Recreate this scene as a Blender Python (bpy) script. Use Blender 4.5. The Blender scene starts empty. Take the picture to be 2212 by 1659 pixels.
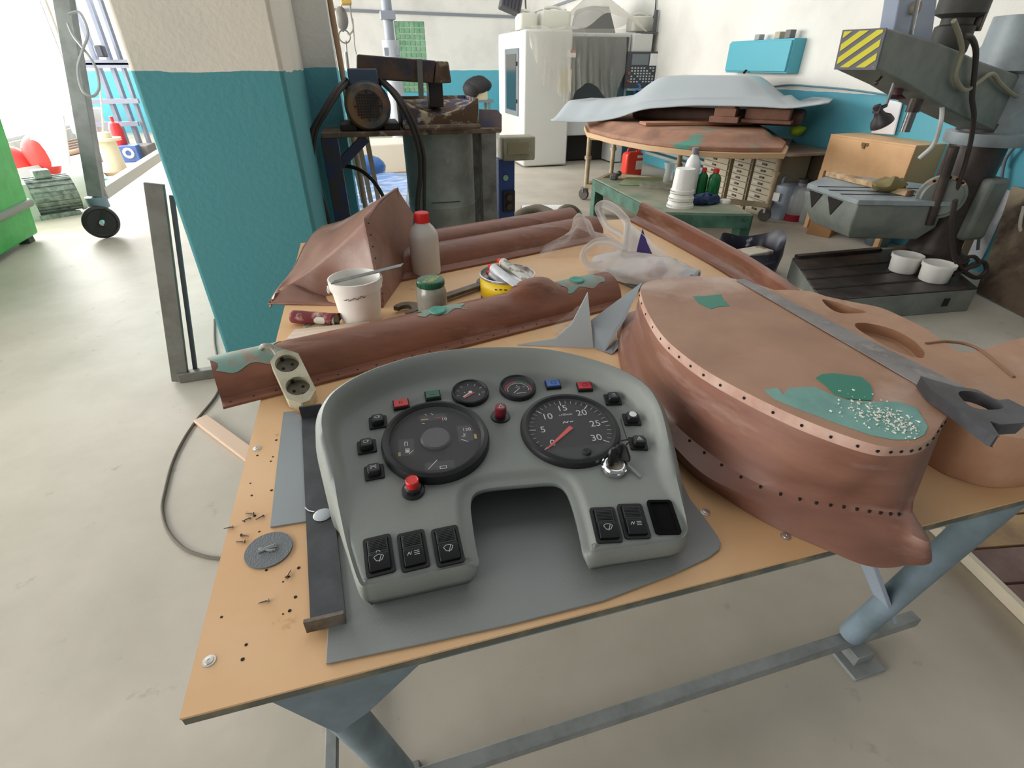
import bpy, bmesh, math, random
from mathutils import Vector, Matrix, noise
from math import sin, cos, pi, radians, sqrt, atan2
random.seed(7)
SC = bpy.context.scene
COL = SC.collection
IW, IH = 2212, 1659
FPX, PITCH, YAW, HC = 1100.0, radians(32.1), radians(15.4), 1.55
_F = Vector((sin(YAW)*cos(PITCH), cos(YAW)*cos(PITCH), -sin(PITCH)))
_R = Vector((cos(YAW), -sin(YAW), 0)); _U = _R.cross(_F)
CAM = Vector((0, 0, HC))
def ray(px, py): return _F + _R*((px-IW/2)/FPX) + _U*((IH/2-py)/FPX)
# where the sight line through a photo point meets a real plane of the place
def PZ(px, py, z=0.0):
    d = ray(px, py); return CAM + d*((z-HC)/d.z)
def PX(px, py, x):
    d = ray(px, py); return CAM + d*(x/d.x)
def PY(px, py, y):
    d = ray(px, py); return CAM + d*(y/d.y)

# ---------------------------------------------------------------- materials
def lin(c):
    r = []
    for v in c[:3]:
        v /= 255.0
        r.append(v/12.92 if v <= 0.04045 else ((v+0.055)/1.055)**2.4)
    return (r[0], r[1], r[2], 1)
def mat(name, col, rough=0.6, metal=0.0, col2=None, scale=4.0, stretch=(1,1,1), lo=0.4, hi=0.65, detail=6,
        bump=0.0, bscale=60.0, trans=0.0, alpha=1.0, emis=0.0, coat=0.0, spec=0.5, col3=None, scale3=20.0, lo3=0.6, hi3=0.7):
    m = bpy.data.materials.new(name); m.use_nodes = True
    nt = m.node_tree; N = nt.nodes; L = nt.links
    b = N['Principled BSDF']
    b.inputs['Base Color'].default_value = lin(col)
    b.inputs['Roughness'].default_value = rough
    b.inputs['Metallic'].default_value = metal
    b.inputs['Specular IOR Level'].default_value = spec
    b.inputs['Transmission Weight'].default_value = trans
    b.inputs['Alpha'].default_value = alpha
    b.inputs['Coat Weight'].default_value = coat
    if emis:
        b.inputs['Emission Color'].default_value = lin(col); b.inputs['Emission Strength'].default_value = emis
    if col2 or bump or col3:
        tc = N.new('ShaderNodeTexCoord'); mp = N.new('ShaderNodeMapping'); mp.inputs['Scale'].default_value = stretch
        L.new(tc.outputs['Object'], mp.inputs['Vector'])
    last = None
    def layer(prev, c, sc, l, h):
        n = N.new('ShaderNodeTexNoise'); n.inputs['Scale'].default_value = sc; n.inputs['Detail'].default_value = detail
        n.inputs['Roughness'].default_value = 0.6
        L.new(mp.outputs['Vector'], n.inputs['Vector'])
        r = N.new('ShaderNodeMapRange'); r.inputs['From Min'].default_value = l; r.inputs['From Max'].default_value = h
        L.new(n.outputs['Fac'], r.inputs['Value'])
        x = N.new('ShaderNodeMix'); x.data_type = 'RGBA'
        L.new(r.outputs['Result'], x.inputs['Factor'])
        if prev is None: x.inputs['A'].default_value = lin(col)
        else: L.new(prev, x.inputs['A'])
        x.inputs['B'].default_value = lin(c)
        return x.outputs['Result']
    if col2: last = layer(None, col2, scale, lo, hi)
    if col3: last = layer(last, col3, scale3, lo3, hi3)
    if last: L.new(last, b.inputs['Base Color'])
    if bump:
        n = N.new('ShaderNodeTexNoise'); n.inputs['Scale'].default_value = bscale; n.inputs['Detail'].default_value = 4
        L.new(tc.outputs['Object'], n.inputs['Vector'])
        k = N.new('ShaderNodeBump'); k.inputs['Strength'].default_value = bump; k.inputs['Distance'].default_value = 0.01
        L.new(n.outputs['Fac'], k.inputs['Height']); L.new(k.outputs['Normal'], b.inputs['Normal'])
    return m
def two_tone(name, upper, lower, zb, wave=0.012, rough=0.85, stain=(150,150,145), bump=0.25):
    """painted plaster: one paint below the line at height zb, another above, line a little wavy"""
    m = mat(name, upper, rough, bump=bump, bscale=35)
    nt = m.node_tree; N = nt.nodes; L = nt.links; b = N['Principled BSDF']
    g = N.new('ShaderNodeNewGeometry'); s = N.new('ShaderNodeSeparateXYZ'); L.new(g.outputs['Position'], s.inputs[0])
    n = N.new('ShaderNodeTexNoise'); n.inputs['Scale'].default_value = 3.5; n.inputs['Detail'].default_value = 5; L.new(g.outputs['Position'], n.inputs['Vector'])
    ma = N.new('ShaderNodeMath'); ma.operation = 'MULTIPLY_ADD'; L.new(n.outputs['Fac'], ma.inputs[0]); ma.inputs[1].default_value = -2*wave; L.new(s.outputs['Z'], ma.inputs[2])
    lt = N.new('ShaderNodeMath'); lt.operation = 'LESS_THAN'; L.new(ma.outputs[0], lt.inputs[0]); lt.inputs[1].default_value = zb-wave
    def var(c, f, sc):
        n2 = N.new('ShaderNodeTexNoise'); n2.inputs['Scale'].default_value = sc; n2.inputs['Detail'].default_value = 7; L.new(g.outputs['Position'], n2.inputs['Vector'])
        r = N.new('ShaderNodeMapRange'); r.inputs['From Min'].default_value = .45; r.inputs['From Max'].default_value = .75; r.inputs['To Max'].default_value = f; L.new(n2.outputs['Fac'], r.inputs['Value'])
        x = N.new('ShaderNodeMix'); x.data_type = 'RGBA'; L.new(r.outputs['Result'], x.inputs['Factor']); x.inputs['A'].default_value = lin(c); x.inputs['B'].default_value = lin(stain); return x.outputs['Result']
    x = N.new('ShaderNodeMix'); x.data_type = 'RGBA'; L.new(lt.outputs[0], x.inputs['Factor'])
    L.new(var(upper, .28, 1.3), x.inputs['A']); L.new(var(lower, .18, 1.7), x.inputs['B'])
    L.new(x.outputs['Result'], b.inputs['Base Color'])
    return m

# ---------------------------------------------------------------- mesh builder
def cr(pts, k=6, closed=False):
    """smooth path through points (Catmull-Rom)"""
    P = [Vector(p) for p in pts]; n = len(P); out = []
    rng = n if closed else n-1
    for i in range(rng):
        p0 = P[(i-1) % n] if closed or i > 0 else P[0]*2-P[1]
        p1, p2 = P[i], P[(i+1) % n]
        p3 = P[(i+2) % n] if closed or i+2 < n else P[-1]*2-P[-2]
        for j in range(k):
            t = j/k
            out.append(0.5*((2*p1)+(p2-p0)*t+(2*p0-5*p1+4*p2-p3)*t*t+(3*p1-p0-3*p2+p3)*t**3))
    if not closed: out.append(P[-1])
    return out
def basis(z, up=Vector((0,0,1))):
    z = Vector(z).normalized()
    if abs(z.dot(up)) > 0.98: up = Vector((0,1,0))
    x = up.cross(z).normalized(); y = z.cross(x)
    return Matrix((x, y, z)).transposed()
class MB:
    def __init__(s): s.v = []; s.f = []; s.m = []; s.c = 0
    def mark(s): return len(s.v)
    def xf(s, M, start=0):
        for i in range(start, len(s.v)): s.v[i] = M @ Vector(s.v[i])
        return s
    def add(s, V, F):
        o = len(s.v); s.v += [Vector(p) for p in V]
        for f in F: s.f.append([i+o for i in f]); s.m.append(s.c)
        return s
    def box(s, c, d, rz=0, R=None):
        c = Vector(c); M = R if R else Matrix.Rotation(rz, 3, 'Z')
        V = [c + M @ Vector((sx*d[0]/2, sy*d[1]/2, sz*d[2]/2)) for sz in (-1,1) for sy in (-1,1) for sx in (-1,1)]
        return s.add(V, [(0,2,3,1),(4,5,7,6),(0,1,5,4),(2,6,7,3),(0,4,6,2),(1,3,7,5)])
    def bb(s, x0, y0, z0, x1, y1, z1):
        return s.box(((x0+x1)/2,(y0+y1)/2,(z0+z1)/2), (abs(x1-x0),abs(y1-y0),abs(z1-z0)))
    def loft(s, loops, cap0=True, cap1=True, closed=True):
        n = len(loops[0]); V = []; F = []
        for lp in loops: V += list(lp)
        for i in range(len(loops)-1):
            for j in range(n if closed else n-1):
                k = (j+1) % n
                F.append((i*n+j, i*n+k, (i+1)*n+k, (i+1)*n+j))
        if closed and cap0: F.append(tuple(reversed(range(n))))
        if closed and cap1: F.append(tuple(range((len(loops)-1)*n, len(loops)*n)))
        return s.add(V, F)
    def cyl(s, a, b, r0, r1=None, n=24, caps=True):
        a, b = Vector(a), Vector(b); r1 = r0 if r1 is None else r1; B = basis(b-a)
        L = [[p + B @ Vector((r*cos(2*pi*i/n), r*sin(2*pi*i/n), 0)) for i in range(n)] for p, r in ((a, r0), (b, r1))]
        return s.loft(L, caps, caps)
    def tube(s, pts, r, n=8, closed=False, caps=True, rf=None):
        P = [Vector(p) for p in pts]; loops = []; up = None
        for i, p in enumerate(P):
            if closed: t = P[(i+1) % len(P)]-P[i-1]
            else: t = P[min(i+1, len(P)-1)]-P[max(i-1, 0)]
            t.normalize()
            if up is None:
                B = basis(t); up = B.col[1].copy()
            x = up.cross(t)
            if x.length < 1e-6: x = basis(t).col[0].copy()
            x.normalize(); y = t.cross(x); up = y
            rr = r*(rf(i/(len(P)-1)) if rf else 1)
            loops.append([p + x*(rr*cos(2*pi*j/n)) + y*(rr*sin(2*pi*j/n)) for j in range(n)])
        if closed: loops.append(loops[0]); caps = False
        return s.loft(loops, caps, caps)
    def bar(s, a, b, w, h, up=Vector((0,0,1))):
        a, b = Vector(a), Vector(b); B = basis(b-a, Vector(up))
        q = [(-w/2,-h/2),(w/2,-h/2),(w/2,h/2),(-w/2,h/2)]
        return s.loft([[p + B @ Vector((x, y, 0)) for x, y in q] for p in (a, b)])
    def lathe(s, prof, c=(0,0,0), n=32, cap0=True, cap1=True, M=None):
        c = Vector(c); k = s.mark()
        s.loft([[Vector((r*cos(2*pi*i/n), r*sin(2*pi*i/n), z)) for i in range(n)] for r, z in prof], cap0, cap1)
        T = Matrix.Translation(c)
        if M is not None: T = T @ M.to_4x4()
        return s.xf(T, k)
    def prism(s, poly, z0, z1):
        return s.loft([[Vector((p[0], p[1], z)) for p in poly] for z in (z0, z1)])
    def slab(s, poly, d):
        """polygon of 3-D points given a thickness vector"""
        d = Vector(d); return s.loft([[Vector(p) for p in poly], [Vector(p)+d for p in poly]])
    def ball(s, c, r, n=16, m=10, sq=(1,1,1), M=None):
        c = Vector(c); k = s.mark()
        s.loft([[Vector((r*sq[0]*sin(pi*j/m)*cos(2*pi*i/n), r*sq[1]*sin(pi*j/m)*sin(2*pi*i/n), -r*sq[2]*cos(pi*j/m))) for i in range(n)] for j in [0.15]+list(range(1, m))+[m-0.15]])
        T = Matrix.Translation(c)
        if M is not None: T = T @ M.to_4x4()
        return s.xf(T, k)
    def torus(s, c, R, r, n=32, m=10, M=None):
        k = s.mark()
        s.tube([Vector((R*cos(2*pi*i/n), R*sin(2*pi*i/n), 0)) for i in range(n)], r, m, closed=True)
        T = Matrix.Translation(Vector(c))
        if M is not None: T = T @ M.to_4x4()
        return s.xf(T, k)
    def grid(s, fn, nu, nv):
        V = [fn(i/nu, j/nv) for j in range(nv+1) for i in range(nu+1)]
        F = [(j*(nu+1)+i, j*(nu+1)+i+1, (j+1)*(nu+1)+i+1, (j+1)*(nu+1)+i) for j in range(nv) for i in range(nu)]
        return s.add(V, F)
    def holed(s, outer, holes, z0, z1, depth=None, zfun=None):
        """flat plate with openings; depth: recess floor at z1-depth, else open through"""
        bm = bmesh.new(); E = []; rings = []
        for loop in [outer]+holes:
            vs = [bm.verts.new((p[0], p[1], 0)) for p in loop]; rings.append(vs)
            for i in range(len(vs)): E.append(bm.edges.new((vs[i], vs[(i+1) % len(vs)])))
        bm.verts.index_update()
        bmesh.ops.triangle_fill(bm, use_beauty=True, use_dissolve=False, edges=E, normal=(0,0,1))
        bm.verts.index_update(); co = [v.co.copy() for v in bm.verts]
        T = []
        for f in bm.faces:
            ids = [v.index for v in f.verts]
            if f.normal.z < 0: ids.reverse()
            T.append(ids)
        bm.free()
        s.add([(p.x, p.y, z1) for p in co], T)
        if not depth: s.add([(p.x, p.y, z0) for p in co], [list(reversed(t)) for t in T])
        else: s.add([(p[0], p[1], z0) for p in outer], [list(reversed(range(len(outer))))])
        s.loft([[Vector((p[0], p[1], z)) for p in outer] for z in (z0, z1)], False, False)
        for h in holes:
            zb = z1-depth if depth else z0
            s.loft([[Vector((p[0], p[1], z)) for p in h] for z in (z1, zb)], False, bool(depth))
        return s
OFF = {}
def obj(name, mb, m, parent=None, bevel=0.0, seg=2, smooth=35, solid=0.0, sub=0, solid_off=-1):
    V = mb.v
    if parent is not None: off = OFF[parent.name]
    else:
        lo = [min(p[i] for p in V) for i in range(3)]; hi = [max(p[i] for p in V) for i in range(3)]
        off = Vector(((lo[0]+hi[0])/2, (lo[1]+hi[1])/2, lo[2]))
    me = bpy.data.meshes.new(name)
    me.from_pydata([tuple(Vector(p)-off) for p in V], [], mb.f)
    ms = m if isinstance(m, (list, tuple)) else [m]
    for x in ms: me.materials.append(x)
    if len(ms) > 1: me.polygons.foreach_set('material_index', mb.m)
    bm = bmesh.new(); bm.from_mesh(me); bmesh.ops.recalc_face_normals(bm, faces=bm.faces[:]) if not solid else None
    bm.to_mesh(me); bm.free()
    if smooth:
        me.polygons.foreach_set('use_smooth', [True]*len(me.polygons)); me.set_sharp_from_angle(angle=radians(smooth))
    o = bpy.data.objects.new(name, me); COL.objects.link(o)
    if parent is None: o.location = off
    else: o.parent = parent
    OFF[o.name] = off
    if solid:
        k = o.modifiers.new('s', 'SOLIDIFY'); k.thickness = solid; k.offset = solid_off
    if bevel:
        k = o.modifiers.new('b', 'BEVEL'); k.width = bevel; k.segments = seg; k.limit_method = 'ANGLE'; k.angle_limit = radians(35); k.harden_normals = False
    if sub:
        k = o.modifiers.new('u', 'SUBSURF'); k.levels = sub; k.render_levels = sub
    return o
def thing(name, label, cat, loc=(0,0,0), group=None):
    o = bpy.data.objects.new(name, None); COL.objects.link(o); o.empty_display_size = 0.1
    o.location = loc; OFF[o.name] = Vector(loc)
    return tag(o, label, cat, group)
def tag(o, label=None, cat=None, group=None, kind=None):
    if label: o['label'] = label
    if cat: o['category'] = cat
    if group: o['group'] = group
    if kind: o['kind'] = kind
    return o
def struct(name, mb, m, **k):
    return tag(obj(name, mb, m, **k), kind='structure')
def dup(root, loc, rotz=0, label=None, group=None):
    r = root.copy(); COL.objects.link(r); r.location = loc; r.rotation_euler = (0, 0, rotz); OFF[r.name] = Vector(loc)
    if label: r['label'] = label
    if group: r['group'] = group
    for ch in list(root.children):
        c = ch.copy(); COL.objects.link(c); c.parent = r; OFF[c.name] = Vector(loc)
        for g in ch.children:
            d = g.copy(); COL.objects.link(d); d.parent = c
    return r
def text_mesh(body, size, M):
    """letters as flat mesh: returns verts, faces"""
    cu = bpy.data.curves.new('t', 'FONT'); cu.body = body; cu.size = size; cu.align_x = 'CENTER'; cu.align_y = 'CENTER'; cu.resolution_u = 3
    o = bpy.data.objects.new('t', cu); COL.objects.link(o)
    me = bpy.data.meshes.new_from_object(o.evaluated_get(bpy.context.evaluated_depsgraph_get()))
    V = [M @ v.co for v in me.vertices]; F = [list(p.vertices) for p in me.polygons]
    bpy.data.objects.remove(o); bpy.data.curves.remove(cu); bpy.data.meshes.remove(me)
    return V, F
def strokes(mb, lines, w, M, close=False):
    """flat drawn lines in the local xy plane of M"""
    for ln in lines:
        for a, b in zip(ln[:-1], ln[1:]):
            a, b = Vector((a[0], a[1], 0)), Vector((b[0], b[1], 0)); d = (b-a)
            if d.length < 1e-7: continue
            d.normalize(); n = Vector((-d.y, d.x, 0))*(w/2); e = d*(w*0.3)
            mb.add([M @ (a-e-n), M @ (b+e-n), M @ (b+e+n), M @ (a-e+n)], [(0,1,2,3)])
def arc(cx, cy, rx, ry, a0, a1, n=12):
    return [(cx+rx*cos(radians(a0+(a1-a0)*i/n)), cy+ry*sin(radians(a0+(a1-a0)*i/n))) for i in range(n+1)]
def rrect(w, h, r, n=4, cx=0, cy=0):
    out = []
    for (sx, sy, a) in ((1,1,0),(-1,1,90),(-1,-1,180),(1,-1,270)):
        for i in range(n+1):
            t = radians(a+90*i/n); out.append((cx+sx*(w/2-r)+r*cos(t), cy+sy*(h/2-r)+r*sin(t)))
    return out

# ---------------------------------------------------------------- camera, light
cd = bpy.data.cameras.new('camera'); co = bpy.data.objects.new('camera', cd); COL.objects.link(co)
cd.sensor_fit = 'HORIZONTAL'; cd.sensor_width = 36; cd.lens = 36*FPX/IW; cd.clip_start = 0.02; cd.clip_end = 200
co.matrix_world = Matrix.Translation(CAM) @ Matrix((_R, _U, -_F)).transposed().to_4x4()
SC.camera = co
SC.view_settings.view_transform = 'Standard'; SC.view_settings.look = 'None'; SC.view_settings.gamma = 1
SC.view_settings.exposure = 0.0; SC.view_settings.use_curve_mapping = False
SC.cycles.use_denoising = True; SC.cycles.max_bounces = 8; SC.cycles.transparent_max_bounces = 16
SC.cycles.caustics_reflective = False; SC.cycles.caustics_refractive = False; SC.cycles.sample_clamp_indirect = 6
w = bpy.data.worlds.new('daylight'); SC.world = w; w.use_nodes = True
bg = w.node_tree.nodes['Background']; bg.inputs['Color'].default_value = (0.93, 0.97, 1.0, 1); bg.inputs['Strength'].default_value = 0.24
def area(name, loc, target, sx, sy, power, col=(1,1,1)):
    l = bpy.data.lights.new(name, 'AREA'); l.shape = 'RECTANGLE'; l.size = sx; l.size_y = sy; l.energy = power; l.color = col
    o = bpy.data.objects.new(name, l); COL.objects.link(o); o.location = loc
    o.rotation_euler = (Vector(target)-Vector(loc)).to_track_quat('-Z', 'Y').to_euler()
    return o
# ================================================================ the room
XR, YB, XL = 5.12, 17.3, -6.6
M_floor = mat('floor_concrete', (200,191,176), 0.55, col2=(172,164,148), scale=1.1, lo=.38, hi=.72, detail=9, bump=.12, bscale=18, col3=(146,138,124), scale3=9, lo3=.64, hi3=.78, spec=.35)
M_wall = two_tone('wall_paint_far', (238,236,230), (92,176,196), 1.41)
M_wallr = two_tone('wall_paint_side', (222,219,211), (88,168,186), 1.29)
M_colp = two_tone('column_paint', (226,219,204), (80,148,154), 1.52, wave=.02, bump=.28, stain=(110,150,150))
M_wside = mat('weathered_blue_grey', (150,160,168), .9, col2=(96,150,166), scale=3, bump=.4)
M_white = mat('white_paint', (235,235,232), .5, col2=(215,214,208), scale=3)
M_day = mat('daylit_pane', (255,253,250), .5, emis=5.0)
struct('floor', MB().bb(XL, -4, -.1, XR, YB, 0), M_floor)
struct('wall_right', MB().bb(XR, -4, 0, XR+.2, YB+.2, 4.6), M_wallr)
# back wall with an opening for the glass block window
gx0, gx1, gz0, gz1 = 1.42, 2.24, .86, 2.56
m = MB(); m.bb(XL, YB, 0, gx0, YB+.3, 4.6); m.bb(gx1, YB, 0, XR, YB+.3, 4.6); m.bb(gx0, YB, 0, gx1, YB+.3, gz0); m.bb(gx0, YB, gz1, gx1, YB+.3, 4.6)
struct('wall_back', m, M_wall)
M_gb = mat('green_glass_block', (92,150,112), .25, col2=(140,190,150), scale=2.2, lo=.35, hi=.65, emis=0.0, spec=.7)
M_grout = mat('grout', (215,225,215), .8)
m = MB(); m.c = 0
nx, nz = 6, 12; m.c = 1; m.bb(gx0, YB+.06, gz0, gx1, YB+.2, gz1); m.c = 0
for i in range(nx):
    for j in range(nz):
        a = gx0+(gx1-gx0)*i/nx; b = gz0+(gz1-gz0)*j/nz; w_ = (gx1-gx0)/nx; h_ = (gz1-gz0)/nz
        m.bb(a+.012, YB+.02, b+.012, a+w_-.012, YB+.07, b+h_-.012)
struct('window_1', m, [M_gb, M_grout], bevel=.008)
# left wall with a wide bank of daylit windows
m = MB(); m.bb(XL-.3, -4, 0, XL, YB+.3, .25); m.bb(XL-.3, -4, 4.0, XL, YB+.3, 4.6)
for y0, y1 in ((-4, -3.2), (2.6, 3.4), (9.2, 10), (YB-.1, YB+.3)): m.bb(XL-.3, y0, .25, XL, y1, 4.0)
struct('wall_left', m, M_white)
M_fr = mat('window_bar', (215,218,220), .5)
for n_, (y0, y1) in enumerate(((-3.2, 2.6), (3.4, 9.2), (10, YB-.1))):
    m = MB(); m.c = 1; m.bb(XL-.2, y0, .25, XL-.16, y1, 4.0); m.c = 0
    for k in ([0, 5] if n_ == 2 else range(6)):
        yy = y0+(y1-y0)*k/5; m.bb(XL-.16, max(y0, yy-.03), .25, XL-.08, min(y1, yy+.03), 4.0)
    for zz in ((.28, 3.97) if n_ == 2 else (.93, 2.4, 3.97)): m.bb(XL-.16, y0, zz-.03, XL-.08, y1, zz+.03)
    struct('window_%d' % (n_+2), m, [M_fr, M_day])
# painted column and the pier behind it
CY = 2.95
struct('trim_1', MB().bb(-.915, CY, 0, -.285, 4.32, 4.6), [M_colp], bevel=.02)
struct('trim_2', MB().bb(-.6, 4.34, 0, -.072, 5.2, 4.6), two_tone('pier_paint', (230,228,222), (92,174,188), 1.53, wave=.02, bump=.4))
# surface cable duct along the top of the walls
M_duct = mat('grey_conduit', (135,140,148), .6)
m = MB(); m.bar((-2.0, YB-.03, 2.80), (XR-.03, YB-.03, 2.70), .03, .07); m.bar((XR-.03, YB-.03, 2.70), (XR-.03, 2, 3.02), .03, .05); 
struct('trim_3', m, M_duct)
# lights: daylight from the window side, plus an added soft overhead fill with no fixture
area('window_daylight', (XL+.4, 6.0, 2.5), (0, 4.0, .6), 12, 3.0, 560, (1, .985, .96))
area('window_daylight_near', (XL+.4, -.5, 2.5), (0, .8, .6), 6, 3.0, 110, (1, .985, .96))
area('window_daylight_far', (XL+.3, 11.5, 2.2), (-3.2, 8.0, 0), 6, 3.4, 760, (1, .99, .975))
area('overhead_fill', (.6, 8.0, 5.2), (.6, 8.0, 0), 8, 12, 300, (.97, .985, 1))
# ================================================================ work table
TZ = 0.80
M_top = mat('orange_laminate', (229,190,144), .42, col2=(217,170,120), scale=2.0, lo=.35, hi=.7, col3=(150,104,58), scale3=9, lo3=.68, hi3=.78, spec=.4)
M_edge = mat('worn_plywood_edge', (96,98,88), .8, col2=(150,136,108), scale=14, lo=.5, hi=.75)
M_frame = mat('grey_blue_frame_paint', (128,146,158), .5, col2=(104,120,128), scale=6)
M_rail = mat('grey_rail_paint', (150,154,152), .6, col2=(124,128,126), scale=9)
M_dark = mat('dark_hole', (28,22,18), .9)
M_screw = mat('steel_screw', (205,200,190), .35, metal=.8)
TX0, TX1, TY0, TY1 = -.343, 1.60, .45, 2.70
t_table = thing('work_table', 'long orange topped work table on grey tube legs in the foreground', 'table', (.62, 1.57, 0))
m = MB(); m.c = 0
m.loft([[Vector((x, y, z)) for x, y in ((TX0,TY0),(TX1,TY0),(TX1,TY1),(TX0,TY1))] for z in (TZ-.004, TZ)])
m.c = 1; m.bb(TX0+.001, TY0+.001, TZ-.020, TX1-.001, TY1-.001, TZ-.004)
m.c = 2
random.seed(3)
for _ in range(46):   # drilled holes and dents near the left end
    x = random.uniform(TX0+.02, -.16); y = random.uniform(.5, 1.0) if _ < 34 else random.uniform(1.0, 1.2)
    r = random.uniform(.0015, .0032); m.cyl((x, y, TZ-.002), (x, y, TZ+.0004), r, n=8)
obj('tabletop', m, [M_top, M_edge, M_dark], t_table, smooth=20)
# under-frame: rails, four legs leaning inwards, gussets
m = MB()
for y in (TY0+.05, TY1-.06): m.bb(TX0+.12, y-.02, TZ-.075, TX1-.12, y+.02, TZ-.028)
for x in (TX0+.14, TX1-.14): m.bb(x-.02, TY0+.03, TZ-.075, x+.02, TY1-.04, TZ-.028)
obj('apron_frame', m, M_frame, t_table, bevel=.003)
fl_t = PY(600, 1545, .50); fl_b = PY(760, 1745, .56)
fr_t = PY(2200, 1052, .50); fr_b = PY(1850, 1400, .56)
legs = [((-.19, .50, TZ-.06), (-.115, .60, .085)), ((fr_t.x, .50, TZ-.03), (fr_b.x+.02, .60, .085)),
        ((-.19, 2.62, TZ-.06), (-.115, 2.56, .06)), ((fr_t.x, 2.62, TZ-.03), (fr_b.x, 2.56, .05))]
for a, b in legs: obj('leg', MB().cyl(a, b, .033, n=20), M_frame, t_table)
for y in (.468, 2.64):
    obj('gusset', MB().slab([(-.25, y, TZ-.03), (-.0, y, TZ-.03), (-.115, y, TZ-.15), (-.17, y, TZ-.19)], (0, .008, 0)), M_frame, t_table, bevel=.002)
obj('floor_rail', MB().bar((-.30, .585, .062), (1.49, .60, .062), .035, .035), M_rail, t_table, bevel=.003)
obj('floor_rail', MB().bar((-.30, 2.56, .062), (1.49, 2.56, .062), .035, .035), M_rail, t_table, bevel=.003)
sx_ = PZ(718, 1600, .06).x
obj('floor_rail', MB().bar((sx_, .6, .062), (sx_, 2.55, .062), .03, .03), M_rail, t_table, bevel=.003)
for x, y in ((1.25, .575), (1.25, 2.56), (-.13, .585), (-.13, 2.56)):
    mm = MB(); mm.box((x, y, .006), (.115, .13, .012), .0); mm.box((x, y, .03), (.06, .06, .04))
    obj('foot_plate', mm, M_rail, t_table, bevel=.003)
bt = PY(1768, 1186, .56); bb_ = PY(1925, 1335, .575)
obj('brace', MB().bar((bt.x, .54, TZ-.03), (bb_.x, .585, bb_.z), .012, .055, up=(0,1,0)), mat('pale_blue_brace', (170,184,204), .5), t_table, bevel=.002)
for px, py in ((452, 1428), (555, 969), (1697, 1159), (1524, 1107)):
    p = PZ(px, py, TZ); m = MB(); m.lathe([(.0095, 0), (.0095, .0008), (.0065, .0012), (.0060, .0024), (.0022, .0030), (.0018, .0022)], p, 18)
    obj('screw_head', m, M_screw, t_table)

# ================================================================ instrument panel
M_dash = mat('grey_moulded_plastic', (134,138,132), .5, bump=.10, bscale=420, spec=.4)
M_blk = mat('black_plastic', (26,26,28), .38)
M_blk2 = mat('matt_black', (18,18,19), .6)
M_dial = mat('dial_face', (34,31,30), .6, spec=.25)
M_mark = mat('dial_print', (205,205,200), .6)
M_redp = mat('red_plastic', (215,40,36), .35)
M_chrome = mat('chrome', (215,215,215), .15, metal=1)
M_glass = mat('gauge_glass', (235,235,240), .04, trans=0, alpha=.03, spec=.4)
DS = .15
def zf(y): return .893+DS*(y-.7)
nF = Vector((0, -DS, 1)).normalized()
def hf(px, py, h=0.0):
    d = ray(px, py); q = Vector((.3, .7, .893+h)); n = Vector((0, -DS, 1)); t = n.dot(q-CAM)/n.dot(d); return CAM+d*t
DROT = radians(-4)
def FM(px, py, h=0.0, rz=0.0):
    p = hf(px, py, h); x = Vector((cos(DROT+rz), sin(DROT+rz), 0)); x = (x-nF*x.dot(nF)).normalized(); y = nF.cross(x)
    return Matrix.Translation(p) @ Matrix((x, y, nF)).transposed().to_4x4()
base = hf(1060, 1000); base.z = TZ+.006
t_dash = thing('instrument_panel', 'grey moulded vehicle dashboard with round gauges and black switches lying on the table', 'dashboard', (.26, .8, TZ+.006))
outl = [(772,1262,0),(745,1180,.0),(722,1090,.010),(700,1000,.034),(686,942,.05),(683,905,.055),(692,872,.058),(715,842,.06),(760,812,.06),(820,786,.06),(900,763,.06),(980,750,.06),(1060,745,.06),(1140,746,.06),(1200,752,.06),(1270,768,.06),(1330,788,.06),(1380,812,.06),(1413,840,.058),(1434,875,.054),(1447,915,.048),(1458,965,.038),(1470,1020,.024),(1480,1080,.010),(1489,1135,0),(1486,1156,0),(1466,1170,0)]
front_r = [(1400,1180,0),(1330,1190,0),(1280,1197,0)]
notch = [(1262,1186),(1254,1150),(1245,1112),(1234,1075),(1223,1050),(1208,1037),(1185,1034),(1130,1038),(1075,1043),(1040,1049),(1022,1060),(1016,1082),(1021,1130),(1028,1175),(1034,1212)]
front_l = [(1015,1222,0),(960,1234,0),(890,1250,0),(830,1262,0),(795,1268,0)]
C_ = []
for l, nt in ((outl, 0), (front_r, 0), ([(a, b, 0) for a, b in notch], 1), (front_l, 0)):
    for a, b, h in l: C_.append((hf(a, b, h*.85), h, nt))
pts = [c[0] for c in C_]; KS = 4
sm = cr(pts, KS, closed=True); n = len(sm); hs = []; nts = []
for i in range(len(C_)):
    for j in range(KS):
        t = j/KS; k = (i+1) % len(C_); hs.append(.85*(C_[i][1]*(1-t)+C_[k][1]*t)); nts.append(C_[i][2]*(1-t)+C_[k][2]*t)
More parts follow.
